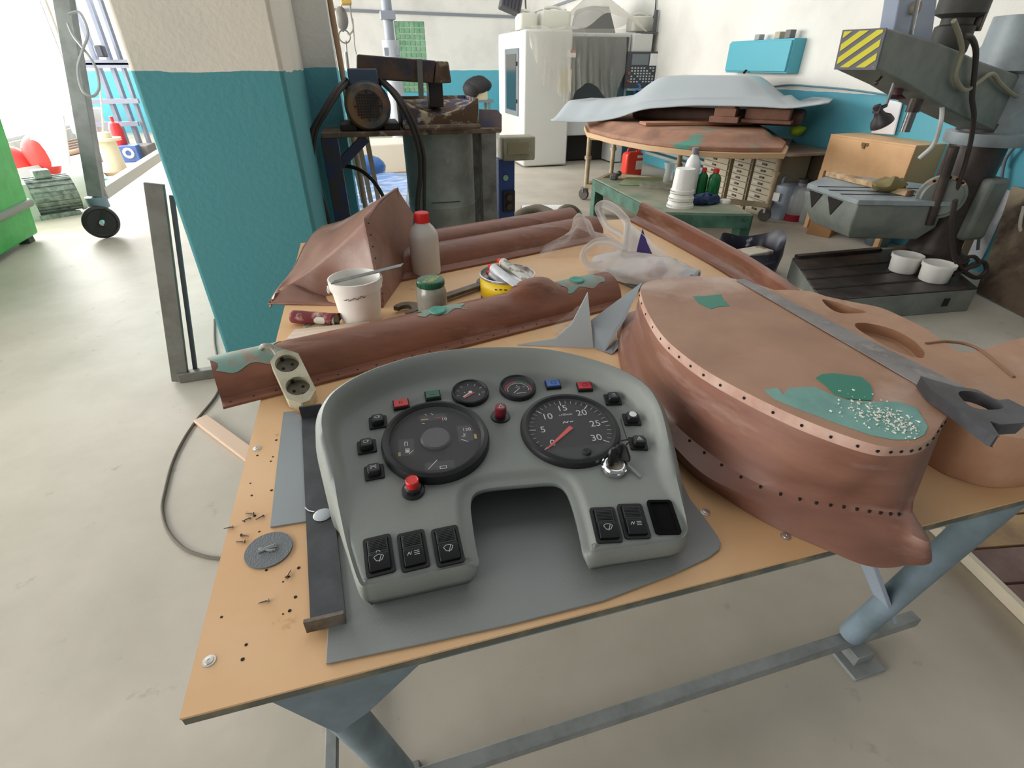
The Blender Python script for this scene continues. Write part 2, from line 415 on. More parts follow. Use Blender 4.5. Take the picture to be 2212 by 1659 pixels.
# plan normals (outline runs clockwise seen from above: inside is to the right)
nrm = []
for i in range(n):
    t = sm[(i+1) % n]-sm[i-1]; t.z = 0; t.normalize(); nrm.append(Vector((t.y, -t.x, 0)))
for _ in range(3): nrm = [(nrm[i-1]+nrm[i]*2+nrm[(i+1) % n]).normalized() for i in range(n)]
def ringpt(i, ins, zo, zn, insn, znn):
    a = nts[i]; p = sm[i]
    q = p+nrm[i]*(ins*(1-a)+insn*a)
    q.z = (zo if zo is not None else 0)*(1-a)+znn*a if False else q.z
    return q
loops = []
spec_ = [  # outer: (inset, z as function of face z and h) ; notch: (inset, z offset from face)
  (-.012, 'base', 0, -.020), (-.010, ('f', -.030), 0, -.014), (-.004, ('c', -.014), 0, -.011), (.003, ('c', -.004), .002, -.010), (.010, ('c', 0), .010, -.010),
  (.017, ('c', -.003), .014, -.009), (.024, ('h', .72), .018, -.006), (.030, ('h', .32), .022, -.002), (.036, ('h', .08), .026, -.0004), (.043, ('h', 0), .030, 0)]
for ins, zs, insn, zn in spec_:
    lp = []
    for i in range(n):
        a = nts[i]; h = hs[i]; q = sm[i]+nrm[i]*(ins*(1-a)+insn*a)
        if h < .02 and ins > 0: q = sm[i]+nrm[i]*((ins*(.35+.65*h/.02))*(1-a)+insn*a)
        if h < .02 and ins < 0: k_ = h/.02; q = sm[i]+nrm[i]*(((.014 if zs == 'base' else .000)*(1-k_)+ins*k_)*(1-a)+insn*a)
        f = zf(q.y)
        if zs == 'base': zo = TZ+.007
        elif zs[0] == 'f': zo = f+h*.6+zs[1]
        elif zs[0] == 'c': zo = f+h+zs[1]
        else: zo = f+(h-.003)*zs[1] if h > .003 else f-.003*(1 if zs[1] > .5 else zs[1])
        q.z = zo*(1-a)+(f+zn)*a
        lp.append(q)
    loops.append(lp)
m = MB(); m.loft(loops, False, False); 
fl = loops[-1]; bmf = bmesh.new(); vs = [bmf.verts.new(p) for p in fl]; bmf.verts.index_update()
bmesh.ops.triangle_fill(bmf, use_beauty=True, use_dissolve=False, edges=[bmf.edges.new((vs[i], vs[(i+1) % n])) for i in range(n)], normal=(0,0,1))
bmf.verts.index_update(); m.add([v.co.copy() for v in bmf.verts], [[v.index for v in f.verts] for f in bmf.faces]); bmf.free()
bmm = bmesh.new(); vv = [bmm.verts.new(p) for p in m.v]
for f in m.f:
    try: bmm.faces.new([vv[i] for i in f])
    except ValueError: pass
bmesh.ops.remove_doubles(bmm, verts=bmm.verts[:], dist=1e-5); bmm.verts.index_update()
m = MB(); m.add([v.co.copy() for v in bmm.verts], [[v.index for v in f.verts] for f in bmm.faces]); bmm.free()
o = obj('shell', m, M_dash, t_dash, smooth=50)
k = o.modifiers.new('s', 'SOLIDIFY'); k.thickness = .004; k.offset = -1
# ---- gauges
def gauge(px, py, r, name='gauge', bez=.013):
    M = FM(px, py, 0); m = MB()
    m.lathe([(r*1.0, 0), (r*1.0, bez*.5), (r*.97, bez), (r*.90, bez*1.15), (r*.845, bez*.9), (r*.83, bez*.35)], (0,0,0), 56, True, False); m.xf(M)
    g = obj(name, m, M_blk, t_dash)
    d = MB(); d.lathe([(r*.85, .002), (r*.85, bez*.35)], (0,0,0), 48); d.xf(M); obj('dial', d, M_dial, g)
    gl = MB(); gl.lathe([(r*.84, bez*.80), (r*.84, bez*.86)], (0,0,0), 48); gl.xf(M); obj('glass', gl, M_glass, g)
    return g, M @ Matrix.Translation((0, 0, bez*.35+.0008))
RB = .1035
mk_red = mat('red_band', (190,40,50), .6)
M_ym = mat('yellow_mark', (176,150,70), .6); M_rm = mat('red_mark', (150,50,46), .6)
g1, D1 = gauge(1231, 930, RB, 'tachometer')
mk = MB()
for v in range(0, 31):
    a = radians(90+(15-v)*8.4); big = v % 5 == 0; r0, r1 = RB*.83, RB*(.70 if big else .745)
    strokes(mk, [[(r0*cos(a), r0*sin(a)), (r1*cos(a), r1*sin(a))]], .0021 if big else .0008, D1)
for v in (0, 5, 10, 15, 20, 25, 30):
    a = radians(90+(15-v)*8.4); rr = RB*(.55 if v not in (15,) else .60)
    mk.add(*text_mesh(str(v), .024, D1 @ Matrix.Translation((rr*cos(a), rr*sin(a), 0))))
mk.add(*text_mesh('x100min', .0085, D1 @ Matrix.Translation((.002, RB*.41, 0))))
strokes(mk, [[(-.010,.018),(-.006,.022),(-.002,.018),(.002,.022)], [(.006,.020),(.012,.0205)]], .0022, D1)
obj('dial_markings', mk, M_mark, g1)
nd = MB(); a = radians(216+2); nd.add([D1 @ Vector(p) for p in ((-.004,.003,.001),(.003,-.004,.001),(RB*.80*cos(a),RB*.80*sin(a),.001))], [(0,1,2)])
dx, dy = cos(a), sin(a); q = [(-dy*.0048-dx*.004, dx*.0048-dy*.004), (dy*.0048-dx*.004, -dx*.0048-dy*.004), (dx*RB*.78+dy*.0012, dy*RB*.78-dx*.0012), (dx*RB*.78-dy*.0012, dy*RB*.78+dx*.0012)]
nd = MB(); nd.loft([[D1 @ Vector((x, y, z)) for x, y in q] for z in (.001, .0026)])
obj('needle', nd, mat('red_needle', (215,70,55), .5), g1)
lw = MB(); ch = [(x, y) for x, y in arc(0, 0, RB*.835, RB*.835, 218, 322, 20)]
lw.prism(ch, .0005, .004); k = lw.mark(); lw.lathe([(.009, .004), (.009, .007), (.007, .009)], (.012, -RB*.70, 0), 16); lw.xf(D1); obj('lower_mask', lw, M_blk2, g1)
g2, D2 = gauge(942, 956, RB*1.03, 'combination_gauge', .018)
mk = MB()
mk.add(*text_mesh('10', .012, D2 @ Matrix.Translation((.022, .057, 0)))); mk.add(*text_mesh('120', .012, D2 @ Matrix.Translation((.064, .020, 0))))
strokes(mk, [[(-.024,.052),(-.019,.050)], [(-.061,-.006),(-.061,.004),(-.056,.004),(-.056,-.006)], [(-.053,-.028),(-.046,-.020)],
             [(.052,.002),(.060,.002)], [(.057,.002),(.057,.010)], [(.057,.006),(.061,.008)], [(.050,-.006),(.063,-.014)],
             [(-.020,-.072),(-.002,-.052)], [(.002,-.069),(.014,-.069),(.014,-.075),(.002,-.075),(.002,-.069)], [(-.016,.078),(-.013,.074)], [(-.004,.078),(.0,.074)],
             [(-.060,-.024),(-.060,-.014),(-.053,-.014),(-.053,-.024),(-.060,-.024)]], .0013, D2)
mk.add([D2 @ Vector(p) for p in ((-.059,-.0165,.0001),(-.054,-.0165,.0001),(-.054,-.0235,.0001),(-.059,-.0235,.0001))], [(0,1,2,3)])
obj('dial_markings', mk, M_mark, g2)
for cx, cy, w_, h_ in ((-.018,.062,.015,.003),(.079,-.002,.005,.013),(-.072,-.026,.005,.010)):
    mk = MB(); mk.add([D2 @ Vector(p) for p in ((cx-w_/2,cy-h_/2,0),(cx+w_/2,cy-h_/2,0),(cx+w_/2,cy+h_/2,0),(cx-w_/2,cy+h_/2,0))], [(0,1,2,3)])
    obj('warning_mark', mk, M_ym, g2)
for cx, cy, w_, h_ in ((.014,.064,.018,.0025),(.074,.016,.006,.0025)):
    mk = MB(); mk.add([D2 @ Vector(p) for p in ((cx-w_/2,cy-h_/2,0),(cx+w_/2,cy-h_/2,0),(cx+w_/2,cy+h_/2,0),(cx-w_/2,cy+h_/2,0))], [(0,1,2,3)])
    obj('warning_mark', mk, M_rm, g2)
hb = MB(); hb.lathe([(.030, 0), (.030, .004), (.027, .0065), (.0, .006)], (0,.002,0), 32); hb.xf(D2); obj('hub_cap', hb, mat('dark_hub', (50,46,44), .32), g2)
M_sd = mat('sub_dial', (30,28,28), .5)
for cx, cy, w_, h_ in ((.0,.066,.056,.018),(.060,.010,.030,.045),(-.058,-.010,.030,.045),(.002,-.066,.056,.020)):
    wn = MB(); wn.add([D2 @ Vector(p) for p in ((cx-w_/2,cy-h_/2,-.0003),(cx+w_/2,cy-h_/2,-.0003),(cx+w_/2,cy+h_/2,-.0003),(cx-w_/2,cy+h_/2,-.0003))], [(0,1,2,3)])
    obj('sub_dial', wn, M_sd, g2)
RS = .0415
g3, D3 = gauge(1016, 852, RS, 'pressure_gauge', .010)
mk = MB()
for v in range(0, 7):
    a = radians(190-v*32); strokes(mk, [[(RS*.76*cos(a), RS*.76*sin(a)), (RS*.62*cos(a), RS*.62*sin(a))]], .0011, D3)
mk.add(*text_mesh('8', .008, D3 @ Matrix.Translation((.019, -.008, 0)))); mk.add(*text_mesh('4', .007, D3 @ Matrix.Translation((-.012, .003, 0))))
obj('dial_markings', mk, M_mark, g3)
nd = MB(); nd.bar((.004,.003,.0016), (-.017,-.0125,.0016), .0028, .0012); nd.lathe([(.0042,.0016),(.0042,.003)], (0,0,0), 16); nd.xf(D3); obj('needle', nd, M_mark, g3)
nd = MB(); nd.bar((.009,.000,.0010), (-.016,-.0155,.0010), .0030, .0008); nd.xf(D3); obj('needle', nd, M_redp, g3)
g4, D4 = gauge(1118, 841, RS, 'pressure_gauge', .010)
mk = MB(); strokes(mk, [arc(0, -.006, .024, .022, -10, 190, 18), [(-.012,-.016),(.004,-.001)], [(-.006,-.018),(.016,-.018)], [(-.004,.003),(.006,.003)]], .0014, D4)
mk.add(*text_mesh('6', .006, D4 @ Matrix.Translation((.0, .009, 0)))); mk.add(*text_mesh('10', .006, D4 @ Matrix.Translation((.014, .002, 0))))
obj('dial_markings', mk, M_mark, g4)
mk = MB(); strokes(mk, [arc(0, -.006, .029, .027, 95, 180, 10)], .004, D4); obj('scale_band', mk, mk_red, g4)
mk = MB(); strokes(mk, [arc(0, -.006, .029, .027, -8, 20, 4)], .004, D4); obj('scale_band', mk, mk_red, g4)
mk = MB(); strokes(mk, [arc(0, -.006, .029, .027, 22, 92, 10)], .004, D4); obj('scale_band', mk, mat('green_band', (40,110,84), .6), g4)
# ---- indicator lamps
def lamp(px, py, col, sym, rz=0):
    M = FM(px, py, 0, rz); m = MB(); m.box((0,0,.004), (.034,.027,.008)); m.xf(M); o = obj('warning_lamp', m, M_blk2, t_dash, bevel=.001)
    l = MB(); l.box((0,0,.0085), (.030,.022,.004)); l.xf(M); ln = obj('lens', l, mat('lens', col, .35), o, bevel=.001)
    s = MB(); strokes(s, sym, .0011, M @ Matrix.Translation((0,0,.0108))); obj('symbol', s, mat('lens_print', tuple(int(c*.45) for c in col), .6), o)
lamp(867, 877, (190,52,50), [[(-.003,-.003),(-.003,.005)],[(-.004,.001),(.004,.001)],[(.0,-.004),(.003,-.002)]], radians(5))
lamp(935, 858, (36,88,62), [[(-.005,-.003),(.005,-.003)]], radians(3))
lamp(1194, 834, (52,96,168), [arc(.0,0,.005,.005,90,270,8),[(0,.005),(.006,.004),(.006,-.004),(0,-.005)]], radians(-2))
lamp(1262, 839, (196,42,56), [arc(0,0,.006,.0045,0,360,14)], radians(-5))
# ---- push switches
def push(px, py, sym, rz=0, dot=None):
    M = FM(px, py, 0, rz); m = MB(); m.prism(rrect(.036,.034,.003), 0, .004); m.xf(M); o = obj('push_switch', m, M_blk2, t_dash, bevel=.0008)
    c = MB(); c.loft([[Vector((x,y,z)) for x,y in rrect(w_,w_*.95,.005)] for w_, z in ((.025,.003),(.024,.014),(.021,.017))]); c.xf(M); ob = obj('button', c, M_blk, o, bevel=.0015)
    T = M @ Matrix.Translation((0,.001,.0173))
    if sym:
        s = MB(); strokes(s, sym, .0009, T); obj('symbol', s, M_mark, o)
    if dot:
        s = MB(); s.lathe([(.0078,0),(.0078,.001)], (0,0,0), 20); s.xf(T); obj('button_dot', s, M_white, o)
lampsym = [arc(-.001,0,.004,.003,90,270,8), [(-.001,.003),(.003,.003),(.003,-.003),(-.001,-.003)], [(.004,.002),(.006,.002)], [(.004,0),(.006,0)]]
push(817, 914, lampsym, radians(4)); push(793, 967, lampsym, radians(5))
push(809, 1022, [arc(0,0,.0025,.0025,0,180,6), [(-.006,0),(.006,0)], [(-.005,.004),(-.003,.002)], [(.005,.004),(.003,.002)], [(-.005,-.004),(-.003,-.002)], [(.005,-.004),(.003,-.002)]], radians(5))
push(1323, 865, [[(-.002,-.003),(-.002,.003),(.003,.003),(.003,-.003),(-.002,-.003)]], radians(-8)); push(1364, 908, None, radians(-10), True)
push(1378, 960, [[(-.005,-.004),(.005,-.004),(0,.005),(-.005,-.004)], [(-.002,-.002),(.002,-.002),(0,.002),(-.002,-.002)]], radians(-12))
# ---- red stop button, hazard pull knob
M = FM(893, 1061); m = MB(); m.lathe([(.021,0),(.021,.004),(.018,.006)], (0,0,0), 28); m.lathe([(.016,.005),(.0155,.014),(.012,.017)], (0,0,0), 8); m.xf(M); o = obj('stop_button', m, M_blk, t_dash)
m = MB(); m.lathe([(.0115,.014),(.0120,.031),(.0105,.033),(.0095,.0322)], (0,0,0), 24); m.xf(M); obj('button', m, M_redp, o)
M = FM(1081, 900); m = MB(); m.lathe([(.021,0),(.020,.003),(.012,.004)], (0,0,0), 28); m.xf(M); o = obj('hazard_knob', m, M_blk, t_dash)
m = MB(); m.lathe([(.0105,.003),(.0125,.012),(.0125,.022),(.0118,.028),(.009,.030)], (0,0,0), 24); m.xf(M); obj('knob', m, mat('dark_red_plastic', (110,22,36), .3), o)
s = MB(); strokes(s, [[(-.005,-.004),(.005,-.004),(0,.005),(-.005,-.004)]], .0011, M @ Matrix.Translation((0,0,.0304))); obj('symbol', s, M_mark, o)
# ---- rocker switches
wiper = [arc(0,-.004,.010,.010,40,140,8), [(-.0077,.0024),(-.004,-.004),(.004,-.004),(.0077,.0024)], [(0,-.006),(.004,.004)]]
heater = [[(-.010,-.002),(-.007,.003),(-.005,-.002),(-.003,.003)], [(.001,.003),(.009,.003)], [(.001,0),(.009,0)], [(.001,-.003),(.009,-.003)]]
M_pit = mat('deep_black', (7,7,8), .8, spec=.15)  # shade inside the open switch bay is put into this black
def rocker(px, py, sym, rz, open_=False):
    M = FM(px, py, 0, rz); W_, H_ = .046, .071; m = MB()
    k = [(0,.003),(1,.004)]
    outer, inner = rrect(W_, H_, .006), rrect(W_-.010, H_-.010, .004)
    m.loft([[Vector((x,y,z)) for x,y in lp] for lp, z in ((outer,0),(outer,.004),(inner,.004),(inner,.0008))], False, True); m.xf(M)
    o = obj('rocker_switch' if not open_ else 'empty_switch_bay', m, M_pit if open_ else M_blk2, t_dash, smooth=30)
    if open_: return
    w_ = .032; prof = [(-.029,.002),(-.029,.008),(-.024,.011),(-.004,.014),(.003,.008),(.027,.0085),(.029,.002)]
    c = MB(); c.loft([[Vector((sx*w_/2, y, z)) for y, z in prof] for sx in (-1, 1)])
    for i in range(7):
        yy = .006+i*.003; c.bb(-w_/2+.002, yy, .0082, w_/2-.002, yy+.0015, .0092)
    c.xf(M); obj('rocker', c, M_blk, o, bevel=.001)
    s = MB(); T = M @ Matrix.Translation((0,-.012,.0134)) @ Matrix.Rotation(.16, 4, 'X'); strokes(s, sym, .0009, T); obj('symbol', s, M_mark, o)
rocker(819, 1201, wiper+[arc(0,.010,.003,.003,0,180,6)], radians(6)); rocker(893, 1190, heater, radians(5)); rocker(967, 1180, wiper, radians(4))
rocker(1308, 1135, wiper, radians(-7)); rocker(1368, 1127, heater, radians(-8)); rocker(1433, 1118, None, radians(-9), True)
# ---- ignition lock (part) and the keys in it (a thing of its own)
ML = FM(1325, 1013); m = MB(); m.lathe([(.024,0),(.024,.009),(.022,.013),(.019,.016),(.017,.016),(.017,.011)], (0,0,0), 32)
for i in range(8): m.box((.0235*cos(i*pi/4), .0235*sin(i*pi/4), .006), (.003,.006,.010), i*pi/4)
m.xf(ML); o = obj('ignition_lock', m, M_chrome, t_dash)
m = MB(); m.lathe([(.017,.008),(.016,.0125),(.006,.0125)], (0,0,0), 24); m.xf(ML); obj('lock_barrel', m, mat('brass_grey', (150,142,122), .4, metal=.6), o)
p0 = ML @ Vector((0,0,.0125))
t_key = thing('vehicle_keys', 'two black-headed keys on a cable tie, one pushed into the ignition lock', 'keys', p0)
m = MB(); m.box((0,0,.008), (.008,.0025,.018)); m.xf(ML @ Matrix.Translation((.0,0,.0))); m2 = MB(); m2.v = m.v; obj('key_blade', m, M_chrome, t_key)
hd = [(-.009,.016),(.009,.016),(.012,.024),(.012,.046),(.006,.054),(-.006,.054),(-.012,.046),(-.012,.024)]
def keyhead(M):
    m = MB(); m.loft([[M @ Vector((x, y, z)) for x, z in hd] for y in (-.004, .004)]); return m
KR = ML @ Matrix.Rotation(radians(25), 4, 'Z') @ Matrix.Rotation(radians(-14), 4, 'X') @ Matrix.Translation((0,0,-.004))
obj('key_head', keyhead(KR), M_blk, t_key, bevel=.002)
pk = hf(1352, 1018, .0); K2 = Matrix.Translation(pk+Vector((.004,.012,.012))) @ Matrix.Rotation(radians(-35), 4, 'Z') @ Matrix.Rotation(radians(-28), 4, 'Y') @ Matrix.Rotation(radians(-18), 4, 'X') @ Matrix.Translation((0,0,-.016))
obj('key_head', keyhead(K2), M_blk, t_key, bevel=.002)
m = MB(); a = K2 @ Vector((0,0,.014)); m.bar(a, hf(1384, 1030, .003), .006, .0015); obj('key_blade', m, mat('key_steel', (150,148,142), .4, metal=.5), t_key)
a = KR @ Vector((0,.006,.044)); b = K2 @ Vector((0,-.006,.044)); tp = hf(1355, 950, .03)
m = MB(); m.tube(cr([a, a.lerp(tp, .5)+Vector((-.008,0,.008)), tp, b.lerp(tp, .5)+Vector((.010,0,.004)), b, a.lerp(b, .5)+Vector((0,-.01,-.002))], 6, True), .0014, 6, closed=True)
m.tube(cr([tp, hf(1346, 925, .032), hf(1340, 905, .030)], 4), .0014, 6); obj('cable_tie', m, M_blk2, t_key)

# ================================================================ flat pieces round the dashboard
M_sheet = mat('grey_plastic_sheet', (136,139,136), .5, bump=.05, bscale=300)
pl = [PZ(a, b, TZ) for a, b in ((705,1437),(900,1397),(1100,1353),(1300,1302),(1450,1245),(1530,1208),(1553,1190),(1556,1176),(1548,1160),(1520,1120),(1490,1082),(1470,1040))]
pl += [Vector((.55, .95, TZ)), Vector((.52, 1.05, TZ)), Vector((-.10, 1.05, TZ)), Vector((-.150, .62, TZ))]
m = MB(); m.prism([(p.x, p.y) for p in pl], TZ+.0008, TZ+.005); tag(obj('plastic_sheet', m, M_sheet, bevel=.001), 'flat grey plastic sheet lying under the dashboard on the table', 'sheet')
M_str = mat('grey_offcut', (140,146,148), .5)
m = MB(); m.prism([(p.x, p.y) for p in [PZ(a, b, TZ) for a, b in ((585,1141),(600,1000),(613,893),(640,890),(664,925),(666,1128))]], TZ+.0008, TZ+.004)
tag(obj('grey_strip', m, M_str), 'narrow flat grey offcut strip beside the black metal plate', 'strip')
M_bp = mat('black_steel_plate', (44,46,50), .45, col2=(66,68,72), scale=14)
t = thing('bracket_plate', 'black steel bracket plate with turned up ends left of the dashboard', 'bracket', tuple(PZ(700, 1150, TZ)))
zt = TZ+.0052
q = [PZ(a, b, zt) for a, b in ((672,1358),(748,1340))]; far = [PZ(a, b, zt) for a, b in ((652,905),(700,898))]
m = MB(); m.prism([(q[0].x,q[0].y),(q[1].x,q[1].y),(far[1].x,far[1].y),(far[0].x,far[0].y)], zt, zt+.004); obj('plate', m, M_bp, t)
m = MB(); d = Vector((0,0,.03)); m.slab([q[0]+Vector((-.006,-.006,0)), q[1]+Vector((.0,-.006,0)), q[1]+Vector((.0,-.006,.026)), q[0]+Vector((-.006,-.006,.026))], (0,.006,0)); obj('front_flange', m, mat('rusty_black', (52,44,38), .6, col2=(120,110,96), scale=18), t)
m = MB(); m.slab([far[0]+Vector((0,0,.0)), far[1]+Vector((0,0,0)), far[1]+Vector((0,0,.034)), far[0]+Vector((0,0,.034))], (0,.005,0)); obj('rear_flange', m, M_bp, t)
p = PZ(697, 1113, zt+.004); m = MB(); m.ball((p.x, p.y, zt+.0055), .017, 18, 8, (1.05,1,.16)); m.tube(cr([p+Vector((-.015,.01,.004)), p+Vector((-.026,.018,.002)), p+Vector((-.034,.03,.001))], 4), .0012, 5); m.tube(cr([p+Vector((.015,-.008,.002)), p+Vector((.03,-.016,.001)), p+Vector((.04,-.015,.001))], 4), .0008, 5)
tag(obj('glue_blob', m, mat('milky_glue', (186,192,196), .3)), 'milky white dried glue blob on the black bracket plate', 'glue')
c = PZ(581, 1189, TZ); m = MB(); m.lathe([(.041,0),(.041,.003)], c, 40); t = thing('sanding_disc', 'round grey sanding disc lying near the left table edge', 'disc', c)
obj('disc', m, mat('abrasive_grey', (118,122,124), .9, bump=.3, bscale=300), t)
m = MB(); random.seed(5)
for i in range(3): m.tube(cr([c+Vector((random.uniform(-.016,.016), random.uniform(-.007,.007), .0045)) for _ in range(5)], 4), .0022, 5)
obj('backing_scrap', m, mat('grey_scrap', (150,152,150), .8), t)
M_sc = mat('dull_screw', (110,100,90), .5, metal=.5)
random.seed(11)
for i, (px, py) in enumerate(((538,1109),(531,1122),(530,1157),(518,1170),(492,1140),(560,1118),(624,1238),(568,1300))):
    c = PZ(px, py, TZ+.0024); a = random.uniform(0, 6.3); d = Vector((cos(a), sin(a), 0)); m = MB()
    m.cyl(c-d*.007, c+d*.007, .0015, .0008, 8); m.cyl(c-d*.009, c-d*.007, .003, .0018, 10)
    tag(obj('loose_screw', m, M_sc), 'tiny dull screw lying loose on the left of the table top', 'screw', 'loose screws on the table')
# ================================================================ moulds and clutter on the table
def mwood(name, a=(150,98,76), b=(116,72,54), c=(182,150,134), st=(1,1,1), sc=5):
    return mat(name, a, .42, col2=b, scale=sc, stretch=st, lo=.35, hi=.7, detail=8, col3=c, scale3=2.6, lo3=.54, hi3=.74, spec=.5)
M_mould = mwood('brown_mould', (146,106,90), (120,84,68), (176,152,142))
M_mouldr = mwood('red_brown_mould', (142,92,70), (108,66,48), (168,130,110), (1,6,6), 3)
M_mouldp = mwood('pinkish_mould', (140,98,82), (114,76,62), (172,144,134), (1,1,5), 4)
M_teal = mat('teal_putty', (70,150,132), .55); M_teal2 = mat('pale_teal_putty', (122,168,158), .6, col2=(104,152,142), scale=16); M_dteal = mat('deep_teal_putty', (24,122,100), .5)
# --- half round moulds
UU = Vector((cos(radians(14.4)), sin(radians(14.4)), 0)); NN = Vector((-UU.y, UU.x, 0))
def half_mould(p0, U, L, R, flange=.03, bump=None, holes=True, hname='half_round_mould', taper=0):
    """p0: front tip of its flange at the left end"""
    N = Vector((-U.y, U.x, 0)); prof = [(0,.001),(0,.008),(flange*.8,.010),(flange,.016)]
    cx = flange+R
    for i in range(15):
        a = pi-.12-(pi-.12)*i/14; prof.append((cx+R*cos(a), .004+R*max(0, sin(a))))
    prof += [(cx+R,.001)]
    m = MB(); loops = []; nS = 60
    for j in range(nS+1):
        s = L*j/nS; lp = []
        for q, (a, z) in enumerate(prof):
            p = p0+U*s+N*a+Vector((0,0,z))
            if bump and 3 <= q < len(prof)-1:
                sb, ab, hb, wb = bump; d2 = ((s-sb)/wb)**2+((a-ab)/(wb*.62))**2
                if d2 < 1: k = (1-d2)**.6 if d2 < 1 else 0; p += Vector((0,0,1))*(hb*k)
            lp.append(p)
        loops.append(lp)
    m.loft(loops)
    m.c = 1
    if holes:
        k = int(L/.055)
        for j in range(k):
            c = p0+U*(.02+j*.055)+N*(flange*.45)+Vector((0,0,.0095)); m.cyl(c, c+Vector((0,0,.0008)), .0024, n=8)
    return m, prof, cx
def on_half(p0, U, R, flange, s, ang, off=.0015):
    N = Vector((-U.y, U.x, 0)); a = radians(ang); nrm = N*cos(a)+Vector((0,0,sin(a)))
    return p0+U*s+N*(flange+R)+Vector((0,0,.004))+nrm*(R+off), nrm
P0 = Vector((-.428, 1.228, TZ+.001)); LM, RM = 1.335, .086
m, pf, cxm = half_mould(P0, UU, LM, RM, .03, bump=(1.0, .112, .042, .095))
t = thing('half_round_mould', 'long brown half round mould across the table right behind the dashboard', 'mould', tuple(P0+UU*LM*.5+NN*.1))
obj('body', m, [M_mouldr, M_dark], t, smooth=40)
def half_patch(p0, U, R, fl, s0, s1, a0, a1, mt, par, off=.001):
    m = MB(); m.grid(lambda u, v: on_half(p0, U, R, fl, s0+(s1-s0)*u+.012*sin(v*9+s0*40), a0+(a1-a0)*v+6*sin(u*11+s1*30), off)[0], 14, 10)
    obj('putty_patch', m, mt, par, smooth=180)
M_tealw = mat('teal_stain', (124,160,148), .6, col2=(156,132,114), scale=22, lo=.45, hi=.62)
half_patch(P0, UU, RM, .03, .005, .17, 52, 128, M_tealw, t); half_patch(P0, UU, RM, .03, 1.11, 1.28, 55, 125, M_tealw, t); half_patch(P0, UU, RM, .03, .585, .73, 68, 106, M_tealw, t)
for s in (.645, 1.185):
    c, nn = on_half(P0, UU, RM, .03, s, 92, -.004); B = basis(nn); m = MB(); m.lathe([(.028,.003),(.026,.0075),(.020,.009),(.012,.006),(.004,.0052)], c, 24, M=B)
    obj('putty_plug', m, M_teal, t)
P1 = Vector((.05, 2.015, TZ+.001)); U1 = Vector((cos(radians(17)), sin(radians(17)), 0))
m, *_ = half_mould(P1, U1, 1.16, .085, .045, holes=False)
tag(obj('half_round_mould', m, [M_mouldr, M_dark], smooth=40), 'front one of two long half round moulds behind the red capped bottle', 'mould', 'half round moulds at the back of the table')
P2 = P1+Vector((-U1.y, U1.x, 0))*.245-U1*.05
m, *_ = half_mould(P2, U1, 1.24, .078, .03, holes=False)
tag(obj('half_round_mould', m, [M_mouldr, M_dark], smooth=40), 'rear one of the two long half round moulds at the table back', 'mould', 'half round moulds at the back of the table')
# --- wedge shaped mould
t = thing('wedge_mould', 'brown wedge shaped mould with a triangular end plate at the back left table corner', 'mould', (-.12, 2.15, TZ+.001))
A = PZ(583, 658, TZ); L1 = PZ(662, 524, TZ+.02); Lb = PY(690, 491, 2.62); Lc = PY(748, 472, 2.55); T = PY(858, 405, 2.2); RC = PY(791, 470, 1.98); K = PY(895, 463, 2.35)
R0 = PY(622, 616, 2.0); PF = PZ(880, 590, TZ); PN = PZ(829, 664, TZ); B1 = PZ(720, 661, TZ); BK = Vector((.05, 2.66, TZ)); LL = Vector((-.30, 2.66, TZ))
rd = MB()
def bez(a, b, n=8): return [a.lerp(b, i/n) for i in range(n+1)]
NQ = 12
def face_strip(m, e0, e1, bulge=0.0, bd=Vector((0,0,1)), n=10):
    k = len(e0)-1
    m.grid(lambda u, v: e0[round(u*k)].lerp(e1[round(u*k)], v)+bd*(bulge*sin(pi*v)), k, n)
e_left = bez(A, L1, 6)+bez(L1, Lb, 3)[1:]+bez(Lb, Lc, 3)[1:]
def rs(path, n):
    P = cr(path, 8); L = [0]
    for a, b in zip(P[:-1], P[1:]): L.append(L[-1]+(b-a).length)
    out = []
    for i in range(n+1):
        d = L[-1]*i/n; j = 0
        while j < len(P)-2 and L[j+1] < d: j += 1
        out.append(P[j].lerp(P[j+1], (d-L[j])/max(1e-9, L[j+1]-L[j])))
    return out
ridge = rs([A, PY(600, 630, 1.955), R0, PY(680, 575, 2.0), PY(740, 520, 1.99), RC], 24)
left = rs([A, PZ(606, 626, TZ+.008), PZ(640, 570, TZ+.015), L1, Lb, Lc, T], 24)
front = rs([A, PZ(640, 659, TZ), B1, PN], 24)
low = rs([A, PY(620, 617, 1.99), PY(690, 640, 1.95), PY(760, 655, 1.93), PN+Vector((0,0,.02))], 24)
m = MB(); rows = []
for i in range(25):
    a_, b_, c_ = left[i], ridge[i], low[i]; am = a_.lerp(b_, .5)+Vector((-.004,0,.010)); bm_ = b_.lerp(c_, .5)+Vector((0,-.004,-.012))
    e1 = b_.lerp(a_, .16); e2 = b_.lerp(c_, .16); rows.append(cr([a_, am, e1, b_.lerp((e1+e2)/2, .35), e2, bm_, c_], 4))
nk = len(rows[0])-1; m.grid(lambda u, v: rows[round(v*24)][round(u*nk)], nk, 24); face_strip(m, low, front, 0, n=4)
face_strip(m, [Vector((p.x, p.y, TZ)) for p in left], left, 0, n=3)
obj('body', m, M_mould, t, smooth=60, solid=.006)
m = MB(); pl_ = [PN, RC, RC.lerp(T, .5)+Vector((0,0,.002)), T+(RC-T)*.12, T, T+(K-T)*.14, K, PF.lerp(K, .4), PF]
m.slab(pl_, Vector((-.014,-.002,0))); obj('end_plate', m, M_mould, t, bevel=.006, seg=3)
m = MB()
for i in range(7):
    p = RC.lerp(PN, .06+i*.13)+Vector((.0025,-.004,0)); m.cyl(p+Vector((0,-.001,0)), p+Vector((.003,-.003,0)), .003, n=8)
obj('rivet_hole', m, M_dark, t)
